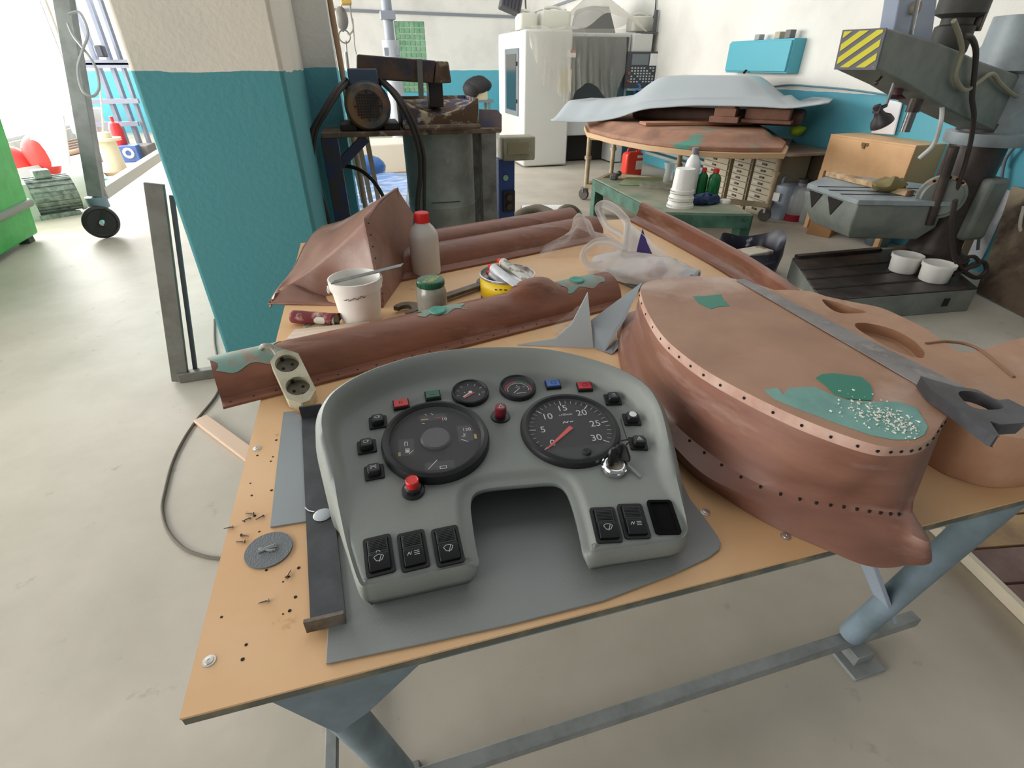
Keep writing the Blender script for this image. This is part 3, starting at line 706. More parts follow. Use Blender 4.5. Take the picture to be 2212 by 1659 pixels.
# --- bottle, bucket, jar, tin
M_pe = mat('milky_plastic', (226,220,212), .4, spec=.4, trans=.25); M_wp = mat('white_plastic', (236,233,226), .38, col2=(214,208,196), scale=3, lo=.5, hi=.8)
M_red = mat('red_cap', (222,44,46), .4)
c = PZ(922, 590, TZ); t = thing('plastic_bottle', 'milky plastic bottle with red cap standing behind the bucket', 'bottle', c); m = MB()
m.lathe([(.052,0),(.060,.006),(.060,.155),(.058,.168),(.045,.192),(.030,.208),(.027,.212),(.027,.222)], c, 40); obj('body', m, M_pe, t, smooth=40)
m = MB(); m.lathe([(.029,.213),(.029,.249),(.026,.252)], c, 32)
for i in range(32): m.box(c+Vector((.029*cos(i*pi/16), .029*sin(i*pi/16), .230)), (.002,.0022,.030), i*pi/16)
obj('cap', m, M_red, t, smooth=30)
c = PZ(781, 688, TZ); t = thing('plastic_bucket', 'open white plastic bucket with a metal ruler across its rim on the work table', 'bucket', c); m = MB()
m.lathe([(.0,.001),(.062,.0),(.067,.004),(.080,.115),(.086,.116),(.087,.148),(.0875,.150),(.083,.151),(.080,.138),(.0765,.118),(.063,.010),(.0,.008)], c, 56, False, False)
obj('body', m, M_wp, t, smooth=30)
for sx in (-1, 1):
    a = radians(20 if sx > 0 else 200); q = c+Vector((.089*cos(a), .089*sin(a), .125)); m = MB(); m.tube([q+Vector((.004*sx, y, z)) for y, z in ((-.014,.010),(-.010,-.004),(0,-.009),(.010,-.004),(.014,.010))], .0028, 8); obj('handle_lug', m, M_wp, t)
mk = MB(); 
for i in range(9):
    a = radians(-118+i*5.5); rr = .0812; p = c+Vector((rr*cos(a), rr*sin(a), .100+.003*sin(i*2.1)+i*.0012)); d = Vector((-sin(a), cos(a), .12)); mk.bar(p-d*.005, p+d*.006, .0012, .0016)
obj('pen_scribble', mk, mat('black_scribble', (70,62,54), .8), t)
M_steel = mat('worn_steel', (150,152,152), .38, metal=.75, col2=(112,112,110), scale=9)
a = PZ(712, 612, TZ+.156); b = PZ(876, 572, TZ+.162); m = MB(); d = (b-a).normalized(); nn = Vector((-d.y, d.x, 0)); w_ = .013
m.slab([a-nn*w_, a+nn*w_*.6+d*.02, b+nn*w_, b-d*.025-nn*w_], (0,0,.003)); tag(obj('steel_ruler', m, M_steel), 'short steel strip laid across the rim of the white bucket', 'ruler')
c = PZ(936, 680, TZ); t = thing('glass_jar', 'glass jar of grey paste with a green and yellow screw lid beside the spanner', 'jar', c); m = MB()
m.lathe([(.044,0),(.050,.006),(.052,.02),(.052,.085),(.049,.100),(.043,.112)], c, 40); obj('body', m, mat('grey_paste_glass', (158,158,146), .18, col2=(138,138,126), scale=12, spec=.7), t, smooth=40)
m = MB(); m.lathe([(.046,.110),(.047,.113),(.047,.128),(.044,.132),(.040,.1315),(.0,.131)], c, 40, True, False)
for i in range(30): m.box(c+Vector((.0472*cos(i*pi/15), .0472*sin(i*pi/15), .1195)), (.0012,.003,.014), i*pi/15)
obj('lid', m, mat('green_lid', (34,92,66), .3), t, smooth=30)
m = MB(); m.add([c+Vector((x, y, .1316)) for x, y in ((-.034,-.026),(.006,-.030),(.036,.022),(.002,.034))], [(0,1,2,3)]); obj('lid_print', m, mat('olive_print', (150,158,84), .5, col2=(96,128,74), scale=60, lo=.45, hi=.55), t)
c = PZ(1096, 652, TZ); RT = .098; t = thing('filler_tin', 'open yellow filler tin with tubes of hardener lying in its lid', 'tin', c); M_yel = mat('yellow_label', (242,204,28), .45); M_tin = mat('bright_tin', (206,204,200), .25, metal=.85)
m = MB(); m.lathe([(RT-.002,0),(RT,.003),(RT,.036)], c, 56, True, False); obj('lower_band', m, mat('maroon_label', (70,26,34), .45), t)
m = MB(); m.lathe([(RT+.0005,.036),(RT+.0005,.104)], c, 56, False, False); obj('label', m, M_yel, t, solid=.001)
m = MB(); m.lathe([(RT,.104),(RT+.003,.106),(RT+.003,.112),(RT-.002,.113),(RT-.004,.104),(RT-.006,.088),(.0,.086)], c, 56, False, False); obj('rim', m, M_tin, t, smooth=40)
mk = MB(); mkb = MB()
for r_ in range(9):
    for k in range(16):
        a0 = radians(-62+k*4); rr = RT+.0016; z = .044+r_*.0058
        if (r_*7+k*3) % 5: 
            p = c+Vector((rr*cos(a0), rr*sin(a0), z)); d = Vector((-sin(a0), cos(a0), 0)); mk.bar(p-d*.0030, p+d*.0030, .0006, .0018)
for a0, z in ((-118,.086),(-108,.086),(-110,.054),(-100,.054),(-128,.084)):
    a0 = radians(a0); p = c+Vector(((RT+.0016)*cos(a0), (RT+.0016)*sin(a0), z)); d = Vector((-sin(a0), cos(a0), 0)); mk.bar(p-d*.005, p+d*.002, .0006, .005); mk.bar(p-d*.001, p+d*.005, .0006, .002)
obj('label_print', mk, mat('label_ink', (96,78,20), .7), t)
mk = MB()
for a0 in (-134, -122):
    a0 = radians(a0); n0 = Vector((cos(a0), sin(a0), 0)); d = Vector((-sin(a0), cos(a0), 0)); p = c+n0*(RT+.0012)+Vector((0,0,.018)); mk.slab([p-d*.011, p+Vector((0,0,-.012)), p+d*.011, p+Vector((0,0,.012))], n0*.0006)
obj('hazard_diamond', mk, mat('white_ink', (232,214,216), .6), t)
def tube_thing(a, b, r, lab, mt):
    a, b = Vector(a), Vector(b); t = thing('hardener_tube', lab, 'tube', a, 'hardener tubes in the tin'); d = (b-a).normalized(); s = Vector((-d.y, d.x, 0)).normalized(); u = d.cross(s)*-1
    loops = []
    for k in range(9):
        f = k/8; w_ = r*(1+.25*f); h_ = r*(1-f)+.0012
        loops.append([a.lerp(b, f)+s*(w_*cos(q*pi/8))+u*(h_*sin(q*pi/8)) for q in range(16)])
    m = MB(); m.loft(loops); obj('body', m, mt, t, smooth=50)
    m = MB(); m.cyl(a, a-d*.006, r*.75, r*.55); m.cyl(a-d*.006, a-d*.026, r*.62, r*.5, 16); obj('cap', m, M_red, t, smooth=40)
M_alu = mat('white_foil_tube', (214,216,220), .35, col2=(196,196,198), scale=30); M_alud = mat('dirty_foil_tube', (206,204,194), .45, col2=(120,108,84), scale=26, lo=.5, hi=.62)
zt = TZ+.118
tube_thing(PZ(1066, 580, zt+.012), PZ(1118, 616, zt), .017, 'clean white hardener tube with red cap, the nearest on the tin', M_alu)
tube_thing(PZ(1086, 568, zt+.014), PZ(1146, 606, zt), .018, 'stained white hardener tube with red cap, the farther one on the tin', M_alud)
tube_thing(PZ(1062, 594, TZ+.100), PZ(1100, 618, TZ+.092), .015, 'third hardener tube sunk lowest inside the tin', M_alu)
# --- spanner, brush-like strips, sand paper
sp = thing('open_spanner', 'worn open ended spanner lying behind the glass jar', 'spanner', PZ(960, 660, TZ)); M_iron = mat('oily_iron', (116,104,88), .45, metal=.5, col2=(84,74,62), scale=14)
a = PZ(880, 672, TZ+.010); b = PZ(1040, 618, TZ+.010); d = (b-a).normalized(); nn = Vector((-d.y, d.x, 0)); m = MB()
m.slab([a+d*.03-nn*.017, b-nn*.018, b+nn*.018, a+d*.03+nn*.017], (0,0,.014)); obj('shank', m, M_iron, sp, bevel=.004)
def jaw(c, d, R, ri):
    n_ = Vector((-d.y, d.x, 0)); pts = []
    for i in range(19):
        q = radians(50+260*i/18); pts.append((cos(q), sin(q)))
    o_ = [c+d*(R*x)+n_*(R*y) for x, y in pts]; i_ = [c+d*(ri*x+.006)+n_*(ri*y) for x, y in pts][::-1]
    m = MB(); m.slab(o_+i_, (0,0,.016)); return m
obj('jaw', jaw(a-d*.0, -d*1.0, .050, .024), M_iron, sp, bevel=.002); obj('jaw', jaw(b+d*.03, d, .042, .020), M_iron, sp, bevel=.002)
a = PZ(632, 684, TZ+.024); b = PZ(726, 690, TZ+.024); m = MB(); d = (b-a).normalized(); s = Vector((-d.y, d.x, 0)); loops = []
for k in range(14):
    f = k/13; c_ = a.lerp(b, f); loops.append([c_+d*(.012*sin(q*pi/10+1) if k == 13 else 0)+s*((.022+.004*sin(f*7))*cos(q*pi/10))+Vector((0,0,.0215*sin(q*pi/10)+.0006*sin(f*13))) for q in range(20)])
t = thing('sandpaper_roll', 'rolled dusty red sandpaper lying left of the bucket', 'sandpaper', PZ(680, 690, TZ))
m.loft(loops, False, False); obj('roll', m, mat('dusty_red_abrasive', (112,44,48), .9, col2=(186,158,150), scale=22, lo=.52, hi=.66), t, smooth=60, solid=.0015)
m = MB(); m.loft([[p+(a.lerp(b,.5)-p)*0+Vector((0,0,0)) for p in [c_+s*(.0195*cos(q*pi/10))+Vector((0,0,.0195*sin(q*pi/10))) for q in range(20)]] for c_ in (a.lerp(b,.05), b)], False, False); obj('paper_backing', m, mat('paper_backing', (214,208,194), .9), t, smooth=60)
m = MB(); pp = [PZ(*q, TZ+.001) for q in ((652,718),(660,702),(700,704),(716,697),(734,699),(732,712),(700,716))]; m.slab(pp, (0,0,.007)); tag(obj('putty_palette', m, mat('crusted_palette', (168,158,120), .8, col2=(92,84,66), scale=30, lo=.45, hi=.58), bevel=.001), 'crusted putty palette board behind the pale wood strip', 'palette')
M_pale = mat('pale_wood', (226,206,188), .6, col2=(206,182,158), scale=4, stretch=(1,8,8))
m = MB(); pp = [PZ(*q, TZ+.001) for q in ((621,743),(640,722),(800,704),(798,716),(700,738))]; m.slab(pp, (0,0,.018)); tag(obj('wood_strip', m, M_pale, bevel=.001), 'pale wood strip lying between the long mould and the bucket', 'wood strip')
# --- grey board offcuts, blade, strip
M_card = mat('grey_card', (148,154,156), .6)
M_cedge = mat('card_edge', (206,206,200), .8)
def card(px, lab, th=(0,.004,0)):
    m = MB(); m.slab(px, th); tag(obj('board_offcut', m, M_card), lab, 'board offcut', 'pointed grey board offcuts')
card([PZ(1118, 745, TZ+.002), PZ(1282, 752, TZ+.002), PY(1276, 700, PZ(1278, 752, TZ).y+.02), PY(1270, 632, PZ(1278, 752, TZ).y+.05), PY(1235, 700, PZ(1235, 748, TZ).y+.03), PY(1200, 732, PZ(1200, 748, TZ).y+.01)], 'upright pointed grey board offcut left of the pair behind the dashboard')
card([PZ(1283, 752, TZ+.002), PZ(1306, 760, TZ+.002), PY(1350, 690, PZ(1330, 735, TZ).y), PY(1386, 612, PZ(1330, 735, TZ).y+.09), PY(1330, 660, PZ(1300, 735, TZ).y+.08), PY(1277, 693, PZ(1285, 750, TZ).y+.03)], 'slanting grey board offcut with torn edge next to the big mould')
m = MB(); a = PZ(1310, 762, TZ+.003); m.slab([PZ(1306,760,TZ+.002), PZ(1322,766,TZ+.002), PZ(1345,742,TZ+.012), PZ(1340,728,TZ+.016), PZ(1330,733,TZ+.010)], (0,0,.0015)); tag(obj('scraper_blade', m, M_steel), 'small bent steel scraper blade between dashboard and big mould', 'blade')
a = PZ(1302, 588, TZ+.002); b = PZ(1398, 628, TZ+.002); m = MB(); d = (b-a).normalized(); nn = Vector((-d.y, d.x, 0)); m.slab([a-nn*.028, b-nn*.028, b+nn*.028, a+nn*.028], (0,0,.004)); m.slab([a+nn*.02+Vector((0,0,.004)), b+nn*.02+Vector((0,0,.004)), b+nn*.028+Vector((0,0,.004)), a+nn*.028+Vector((0,0,.004))], (0,0,.012))
tag(obj('metal_strip', m, M_steel), 'grey metal angle strip on the table under the plastic bag', 'metal strip')
# --- right hand rail mould
prf = [(0,.001),(0,.012),(.030,.014),(.048,.026),(.056,.05),(.060,.085),(.072,.100),(.090,.100),(.094,.092),(.094,.001)]
m = MB(); loops = []
rp = [Vector((1.415, 2.66, TZ)), Vector((1.425, 2.2, TZ)), Vector((1.415, 1.75, TZ)), Vector((1.36, 1.36, TZ))]; rp = cr(rp, 8)
for i, p in enumerate(rp):
    d = (rp[min(i+1, len(rp)-1)]-rp[max(i-1, 0)]).normalized(); s = Vector((-d.y, d.x, 0)); f = i/(len(rp)-1)
    loops.append([p+s*x+Vector((0, 0, z*(.95-.30*f))) for x, z in prf])
m.loft(loops); tag(obj('edge_rail_mould', m, mwood('rail_mould_wood', (142,92,70), (112,70,52), (164,126,106), (5,1,5), 2), smooth=40, bevel=.002), 'long brown rail mould along the right edge of the table', 'mould')
# --- big D shaped mould
ZB = 1.02
Tc = [(.74,1.24),(.672,1.13),(.62,.95),(.613,.83),(.63,.72),(.682,.578),(.745,.480),(.795,.458),(.845,.460),(.915,.493),(.962,.524),(.990,.62),(1.07,.98),(1.015,1.185),(.90,1.25)]
Wc = [(.765,1.30),(.675,1.16),(.617,.96),(.606,.82),(.622,.70),(.664,.578),(.732,.512),(.783,.484),(.828,.458),(.862,.452),(.888,.468),(.932,.62),(1.05,.98),(1.01,1.22),(.9,1.32)]
Fc = [(.80,1.42),(.672,1.21),(.596,.96),(.572,.80),(.574,.67),(.604,.600),(.660,.545),(.730,.502),(.785,.472),(.834,.428),(.872,.398),(.945,.62),(1.06,.98),(1.02,1.25),(.92,1.38)]
Sc = [(.814,1.486),(.675,1.231),(.602,.98),(.590,.82),(.592,.70),(.618,.618),(.656,.534),(.715,.455),(.762,.402),(.822,.386),(.897,.398),(.955,.62),(1.075,.98),(1.035,1.26),(.93,1.42)]
def ring(c, z): return [Vector((p.x, p.y, z)) for p in cr([(x, y, 0) for x, y in c], 8, True)]
RT_, RW, RF, RS_ = ring(Tc, ZB), ring(Wc, .880), ring(Fc, .842), ring(Sc, TZ+.001)
def mix(a, b, f, z): return [Vector((p.x+(q.x-p.x)*f, p.y+(q.y-p.y)*f, z)) for p, q in zip(a, b)]
t = thing('curved_mould', 'big brown curved mould with teal filler patches, right of the dashboard', 'mould', (.8, .85, TZ))
m = MB(); m.loft([RS_, mix(RS_, RF, .5, .822), mix(RS_, RF, .92, .838), mix(RF, RW, .06, .845), mix(RF, RW, .45, .852), mix(RF, RW, .85, .862), mix(RF, RW, 1, .882), mix(RW, RT_, .35, .93), mix(RW, RT_, .9, ZB-.022)], True, False)
n_ = len(RT_)
m.c = 1; m.loft([mix(RW, RT_, .9, ZB-.022), mix(RW, RT_, .97, ZB-.004), mix(RT_, RT_, 0, ZB)], False, False)
m.c = 2; m.add(RT_, [tuple(range(n_))])
m.c = 3
for i in range(2, n_-38, 3):   # rivet holes round the top band and along the flange
    p = mix(RW, RT_, .93, ZB-.012)[i]; q = (p-Vector((.83,.85,p.z))).normalized(); m.cyl(p-q*.001, p+q*.0014, .0030, n=8)
    if 26 < i < 72: p = mix(RF, RW, .74, .8595)[i]; m.cyl(p-Vector((0,0,.003)), p+Vector((0,0,.0022)), .0028, n=8)
obj('body', m, [M_mouldp, mat('pale_worn_band', (196,164,150), .55, col2=(170,130,114), scale=9), mat('tan_mould_top', (170,128,100), .5, col2=(146,104,78), scale=3, col3=(196,170,154), scale3=2.2, lo3=.55, hi3=.72), M_dark], t, smooth=40)
def top_patch(px, mt, dz=.0005, z=ZB):
    m = MB(); m.slab([PZ(x, y, z+.0002) for x, y in px], (0,0,dz)); obj('putty_patch', m, mt, t)
top_patch(((1650,842),(1680,838),(1692,853),(1704,838),(1760,836),(1790,850),(1830,865),(1885,868),(1940,868),(1980,882),(1994,905),(2004,922),(1996,940),(1975,950),(1930,950),(1880,940),(1800,912),(1720,882),(1672,862)), M_teal2)
top_patch(((1762,817),(1775,809),(1800,807),(1860,815),(1880,832),(1886,852),(1882,866),(1830,862),(1800,850),(1782,832)), M_dteal, .0012)
top_patch(((1497,640),(1520,640),(1558,636),(1563,648),(1576,661),(1548,663),(1536,668),(1510,656)), M_dteal)
# crumbs of filler lying on the patch
random.seed(21); m = MB()
for _ in range(240):
    x = random.gauss(1915, 48); y = 905+(x-1915)*.33+random.gauss(0, 14)
    if x > 1990: continue
    p = PZ(x, y, ZB+.0012); r = random.uniform(.0006, .0022); m.box(p+Vector((0,0,r*.4)), (r*2.2, r*1.2, r*.9), random.uniform(0, 3))
tag(obj('filler_crumbs', m, mat('white_crumb', (226,226,214), .8), smooth=0), 'white filler crumbs scattered on the teal patch of the big mould', 'crumbs', kind='stuff')
# --- recessed mould at the far right
ZR = .93
Ro = [(1.115,.60),(1.135,.53),(1.20,.485),(1.40,.47),(1.75,.50),(1.80,.60),(1.77,.80),(1.60,.81),(1.415,.79)]+[tuple(PZ(*q, ZR))[:2] for q in ((2035,735),(2000,711),(1950,685),(1900,664),(1840,652),(1785,640),(1740,628))]+[(1.20,1.28),(1.09,1.2),(1.12,.9)]
Ro = [(p.x, p.y) for p in cr([(x, y, 0) for x, y in Ro], 5, True)]
H1 = [tuple(PZ(*q, ZR))[:2] for q in ((1850,698),(1880,699),(1930,712),(1970,733),(1993,755),(1997,768),(1985,773),(1930,757),(1880,728),(1850,708))]
H2 = [tuple(PZ(*q, ZR))[:2] for q in ((1776,647),(1800,651),(1840,664),(1872,674),(1850,677),(1815,676),(1790,664))]
H3 = [(1.60,.70),(1.66,.62),(1.72,.62),(1.72,.72),(1.66,.75)]
cl = lambda H: [(p.x, p.y) for p in cr([(x, y, 0) for x, y in H], 4, True)]
m = MB(); m.holed(Ro, [cl(H1), cl(H2), cl(H3)], TZ+.001, ZR, depth=.03)
t = thing('recessed_mould', 'tan mould with oval recesses lying behind the big curved mould at the right', 'mould', (1.45, .85, TZ))
obj('body', m, mat('tan_mould', (190,146,114), .5, col2=(166,118,88), scale=3, col3=(204,174,148), scale3=2.5, lo3=.5, hi3=.75), t, bevel=.006, smooth=40)
m = MB(); m.tube(cr([PZ(2000,742,ZR+.001), PZ(2050,738,ZR+.001), PZ(2110,752,ZR+.001), PZ(2190,815,ZR+.001)], 6), .004, 6); obj('scribe_ridge', m, mat('dark_scribe', (150,112,84), .6), t)
# --- hand saw
zs = ZB+.002
t = thing('hand_saw', 'dusty hand saw with black handle lying along the top of the big mould', 'saw', PZ(1850, 740, zs)); M_saw = mat('dusty_saw_steel', (138,134,132), .5, metal=.35, col2=(112,108,106), scale=8, col3=(172,166,162), scale3=14, lo3=.55, hi3=.75)
ta, tb = PZ(1606, 603, zs), PZ(2085, 838, zs); ba, bb2 = PZ(1590, 605, zs), PZ(2045, 868, zs); back = [ba.lerp(bb2, i/6) for i in range(7)]
nt_ = 90; teeth = []
for i in range(nt_):
    p = ta.lerp(tb, i/nt_); q = ta.lerp(tb, (i+.5)/nt_); dd = (tb-ta).normalized(); nn = Vector((-dd.y, dd.x, 0)); s_ = -1 if nn.dot(bb2-tb) > 0 else 1
    teeth += [p, q+nn*(s_*.0028)]
m = MB(); m.slab(back+teeth[::-1], (0,0,.0016)); obj('blade', m, M_saw, t, smooth=0)
ho = [(1985,815),(2020,826),(2062,838),(2110,846),(2150,868),(2176,866),(2212,884),(2222,905),(2206,918),(2160,921),(2136,914),(2158,948),(2142,943),(2095,908),(2060,882),(2010,846)]
hh = [(2068,852),(2100,850),(2140,864),(2166,884),(2130,889),(2092,880)]
m = MB(); m.holed([tuple(PZ(*q, zs+.02))[:2] for q in ho], [cl([tuple(PZ(*q, zs+.02))[:2] for q in hh])], zs+.0018, zs+.024); obj('handle', m, mat('black_grip', (48,48,52), .45, col2=(78,78,84), scale=10), t, bevel=.005, seg=2)
# --- power strip
M_soc = mat('grubby_cream_plastic', (196,190,164), .5, col2=(150,142,116), scale=12, lo=.45, hi=.7)
b0, b1 = PZ(628, 884, TZ+.012), PZ(694, 868, TZ+.012); t0, t1 = PZ(577, 776, TZ+.085), PZ(642, 760, TZ+.085)
cc = (b0+b1+t0+t1)/4; ey = ((t0+t1)-(b0+b1)); ly = ey.length/2; ey.normalize(); ex = ((b1-b0)+(t1-t0)); lx = ex.length/2; ex = (ex-ey*ex.dot(ey)).normalized(); ez = ex.cross(ey)
MS = Matrix.Translation(cc) @ Matrix((ex, ey, ez)).transposed().to_4x4(); lx *= .95; ly *= 1.02
t = thing('power_strip', 'grubby cream two socket power strip leaning on the long half round mould', 'power strip', cc)
def cham(w_, h_, c_): return [(w_/2-c_,-h_/2),(w_/2,-h_/2+c_),(w_/2,h_/2-c_),(w_/2-c_,h_/2),(-w_/2+c_,h_/2),(-w_/2,h_/2-c_),(-w_/2,-h_/2+c_),(-w_/2+c_,-h_/2)]
m = MB(); k = m.mark(); hl = [[(x+.037*lx/.09*cos(i*pi/12), y+.037*lx/.09*sin(i*pi/12)) for i in range(24)] for x, y in ((0, ly*.24), (0, -ly*.20))]
m.holed(cham(lx, ly, .026), hl, -.018, .020, depth=.016); m.xf(MS); obj('housing', m, M_soc, t, bevel=.003)
for x, y in ((0, ly*.24), (0, -ly*.20)):
    R_ = .036*lx/.09; m = MB(); m.lathe([(R_*.98,.0045),(R_*.98,.0055)], (x,y,0), 24)
    m.c = 1
    for a in (-.45, .45):
        m.cyl((x+R_*a*.95, y+R_*a*.2, .0053), (x+R_*a*.95, y+R_*a*.2, .0063), .0042, n=10)
    for a in (-1, 1): m.box((x+a*R_*-.2, y+a*R_*.86, .009), (.008,.006,.010))
    m.xf(MS); obj('socket', m, [mat('dark_socket_well', (112,102,80), .6, col2=(82,74,58), scale=20), M_dark], t)  # well floor in a blotchy brown darker than the housing
m = MB(); a = MS @ Vector((-.01, ly/2-.004, .0)); m.tube(cr([a, a+ey*.022+Vector((-.004,.0,.006)), PZ(583, 747, TZ+.110), PZ(567, 748, TZ+.108), PZ(562, 762, TZ+.06), PZ(556, 774, TZ+.03)], 6), .0065, 8); obj('cord', m, mat('grey_cord', (172,164,152), .6), t)
m = MB(); m.tube(cr([PZ(*q, .006) for q in ((463,690),(464,740),(474,800),(470,848),(424,908),(396,950),(372,1000),(356,1060),(350,1100),(362,1145),(394,1182),(430,1198),(470,1206),(560,1212),(700,1230),(800,1300))], 6), .0062, 8)
tag(obj('floor_cable', m, mat('brown_grey_cable', (112,104,92), .7)), 'thin grey brown cable curving over the floor left of the table', 'cable')
m = MB(); a = PZ(432, 902, .02); b = PZ(545, 985, .02); d = (b-a).normalized(); nn = Vector((-d.y, d.x, 0)); m.slab([a-nn*.034-Vector((0,0,.0195)), b-nn*.034-Vector((0,0,.0195)), b+nn*.034-Vector((0,0,.0195)), a+nn*.034-Vector((0,0,.0195))], (0,0,.022)); tag(obj('wood_lath', m, mat('planed_lath', (222,192,166), .6), bevel=.003), 'pale planed wood lath on the floor sticking out left of the table', 'lath')
# --- plastic bags
def film(name, col, alpha, rough=.25):
    m = mat(name, col, rough, spec=.6); nt = m.node_tree; b = nt.nodes['Principled BSDF']; out = nt.nodes['Material Output']
    tr = nt.nodes.new('ShaderNodeBsdfTransparent'); tl = nt.nodes.new('ShaderNodeBsdfTranslucent'); tl.inputs[0].default_value = lin(col); mx0 = nt.nodes.new('ShaderNodeMixShader'); mx0.inputs[0].default_value = .45
    mx = nt.nodes.new('ShaderNodeMixShader'); nt.links.new(b.outputs[0], mx0.inputs[1]); nt.links.new(tl.outputs[0], mx0.inputs[2])
    fr = nt.nodes.new('ShaderNodeLayerWeight'); fr.inputs[0].default_value = .5; mr = nt.nodes.new('ShaderNodeMapRange'); mr.inputs['To Min'].default_value = alpha; mr.inputs['To Max'].default_value = min(1, alpha+.45)
    nt.links.new(fr.outputs['Facing'], mr.inputs[0]); nt.links.new(mr.outputs[0], mx.inputs[0]); nt.links.new(tr.outputs[0], mx.inputs[1]); nt.links.new(mx0.outputs[0], mx.inputs[2]); nt.links.new(mx.outputs[0], out.inputs[0])
    return m
M_clear = film('clear_film', (232,228,226), .10, .12); M_milk = film('milky_film', (236,234,232), .58, .25)
def crump(p, s, amp, seed=0): return p+noise.noise_vector(p*s+Vector((seed, seed, seed)))*amp
# clear crumpled bag
ca, cb = PZ(1165, 552, TZ), PZ(1330, 560, TZ); 
def fclear(u, v):
    b_ = PZ(1160+190*u, 556-6*u, TZ+.004).lerp(PZ(1190+130*u, 512, TZ+.004), v)
    pk = math.exp(-(((u-.50)/.13)**2+((v-.45)/.30)**2)); side = sin(pi*min(1,max(0,v)))**.7*sin(pi*u)**.5
    p = b_+Vector((0,0,.055*side+.115*pk)); p = crump(p, 14, .030*side+.003, 3); p.z = max(p.z, TZ+.003); return p
m = MB(); m.grid(fclear, 40, 22); tag(obj('clear_plastic_bag', m, M_clear, smooth=180), 'crumpled clear plastic bag with a pointed peak at the back of the table', 'plastic bag')
# milky carrier bag
t = thing('carrier_bag', 'white carrier bag with purple print and looped handles lying behind the big mould', 'plastic bag', PZ(1400, 600, TZ))
pa, pb = PZ(1278, 585, TZ), PZ(1506, 622, TZ); ax = (pb-pa); al = ax.length; ax.normalize(); an = Vector((-ax.y, ax.x, 0)); loops = []
for k in range(41):
    f = k/40; c_ = pa.lerp(pb, f); wd = .045+.085*sin(pi*min(1, f*1.05))**.6; ht = .034+.016*sin(pi*f)
    if k == 40: wd *= .5; ht *= .6
    loops.append([ (lambda p: Vector((p.x, p.y, max(p.z, TZ+.002))))(crump(crump(c_+an*(wd*cos(q*pi/22))+Vector((0,0,ht*.9+ht*sin(q*pi/22))), 11, .016, 8), 34, .007, 3)) for q in range(44)])
m = MB(); m.loft(loops, False, True); obj('body', m, M_milk, t, smooth=180)
def ribbon(pts, w_, up): 
    P = cr(pts, 7); m = MB(); L0 = []; L1 = []
    for i, p in enumerate(P):
        d = (P[min(i+1, len(P)-1)]-P[max(i-1, 0)]).normalized(); s = d.cross(Vector(up)).normalized(); L0.append(p-s*w_/2); L1.append(p+s*w_/2)
    k = len(P)-1; m.grid(lambda u, v: crump(L0[round(u*k)].lerp(L1[round(u*k)], v)+Vector((0,.006*sin(v*pi*2.2),0)), 20, .006, 2), k, 4); return m
yb = PZ(1370, 590, TZ).y+.04
obj('handle', ribbon([PY(1300,572,yb-.05), PY(1268,570,yb-.05), PY(1262,545,yb-.05), PY(1282,525,yb-.04), PY(1318,523,yb-.03), PY(1352,540,yb)], .035, (0,1,.3)), M_milk, t, smooth=180)
obj('handle', ribbon([PY(1348,560,yb), PY(1356,500,yb+.02), PY(1352,474,yb+.03), PY(1325,450,yb+.04), PY(1300,440,yb+.04), PY(1294,452,yb+.04), PY(1308,485,yb+.04), PY(1345,510,yb+.03)], .030, (0,1,.2)), M_milk, t, smooth=180)
def flap(u, v):
    a = PY(1345+12*u, 505-30*u, yb+.02).lerp(PY(1425, 560, yb+.06), .0)
    top = PY(1352+10*u, 478+6*u, yb+.02); bot = PY(1340+118*u, 562+2*u, yb+.02); p = top.lerp(bot, v); return crump(p+Vector((0, .03*sin(u*pi), 0)), 16, .010, 5)
m = MB(); m.grid(flap, 18, 18); obj('upright_flap', m, film('white_film', (240,240,240), .85, .3), t, smooth=180)
m = MB(); m.slab([PY(1388,494,yb+.022), PY(1393,510,yb+.024), PY(1397,523,yb+.026), PY(1407,545,yb+.026), PY(1410,551,yb+.026), PY(1374,547,yb+.022), PY(1379,525,yb+.022), PY(1384,507,yb+.022)], (0,-.0015,0)); obj('purple_print', m, mat('purple_print', (78,66,140), .5), t)
m = MB(); a = pa.lerp(pb, .60); m.ball(a+Vector((0,0,.05)), .05, 14, 8, (1.1,.8,.7)); obj('contents', m, mat('pink_contents', (196,150,150), .7), t)
m = MB(); a = pa.lerp(pb, .9); m.box(a+Vector((0,-.01,.04)), (.07,.06,.05), .4); obj('contents', m, mat('blue_grey_contents', (120,126,146), .6, col2=(170,172,184), scale=30, lo=.5, hi=.55), t, bevel=.01)
m = MB(); c = Vector(PZ(1225, 705, TZ+.0)); 
def fs(u, v):
    p = PY(1196+62*u, 700-45*u+24*sin(v*6), PZ(1225, 725, TZ).y+.03).lerp(PZ(1200+40*u, 722-10*u, TZ+.006), v); return crump(p, 26, .010, 9)
m.grid(fs, 14, 10); tag(obj('film_scrap', m, M_clear, smooth=180), 'small scrap of clear film draped on the right part of the long mould', 'film')
# ================================================================ behind: left side of the hall
M_gl = mat('glass_dark', (30,34,38), .12, spec=.8)
def PV(px, py, a, b):
    """point where the sight line meets the vertical plane through plan points a and b"""
    n = Vector((b[1]-a[1], a[0]-b[0], 0)); d = ray(px, py); return CAM+d*(n.dot(Vector((a[0], a[1], 0))-Vector((0,0,0)))/n.dot(d))
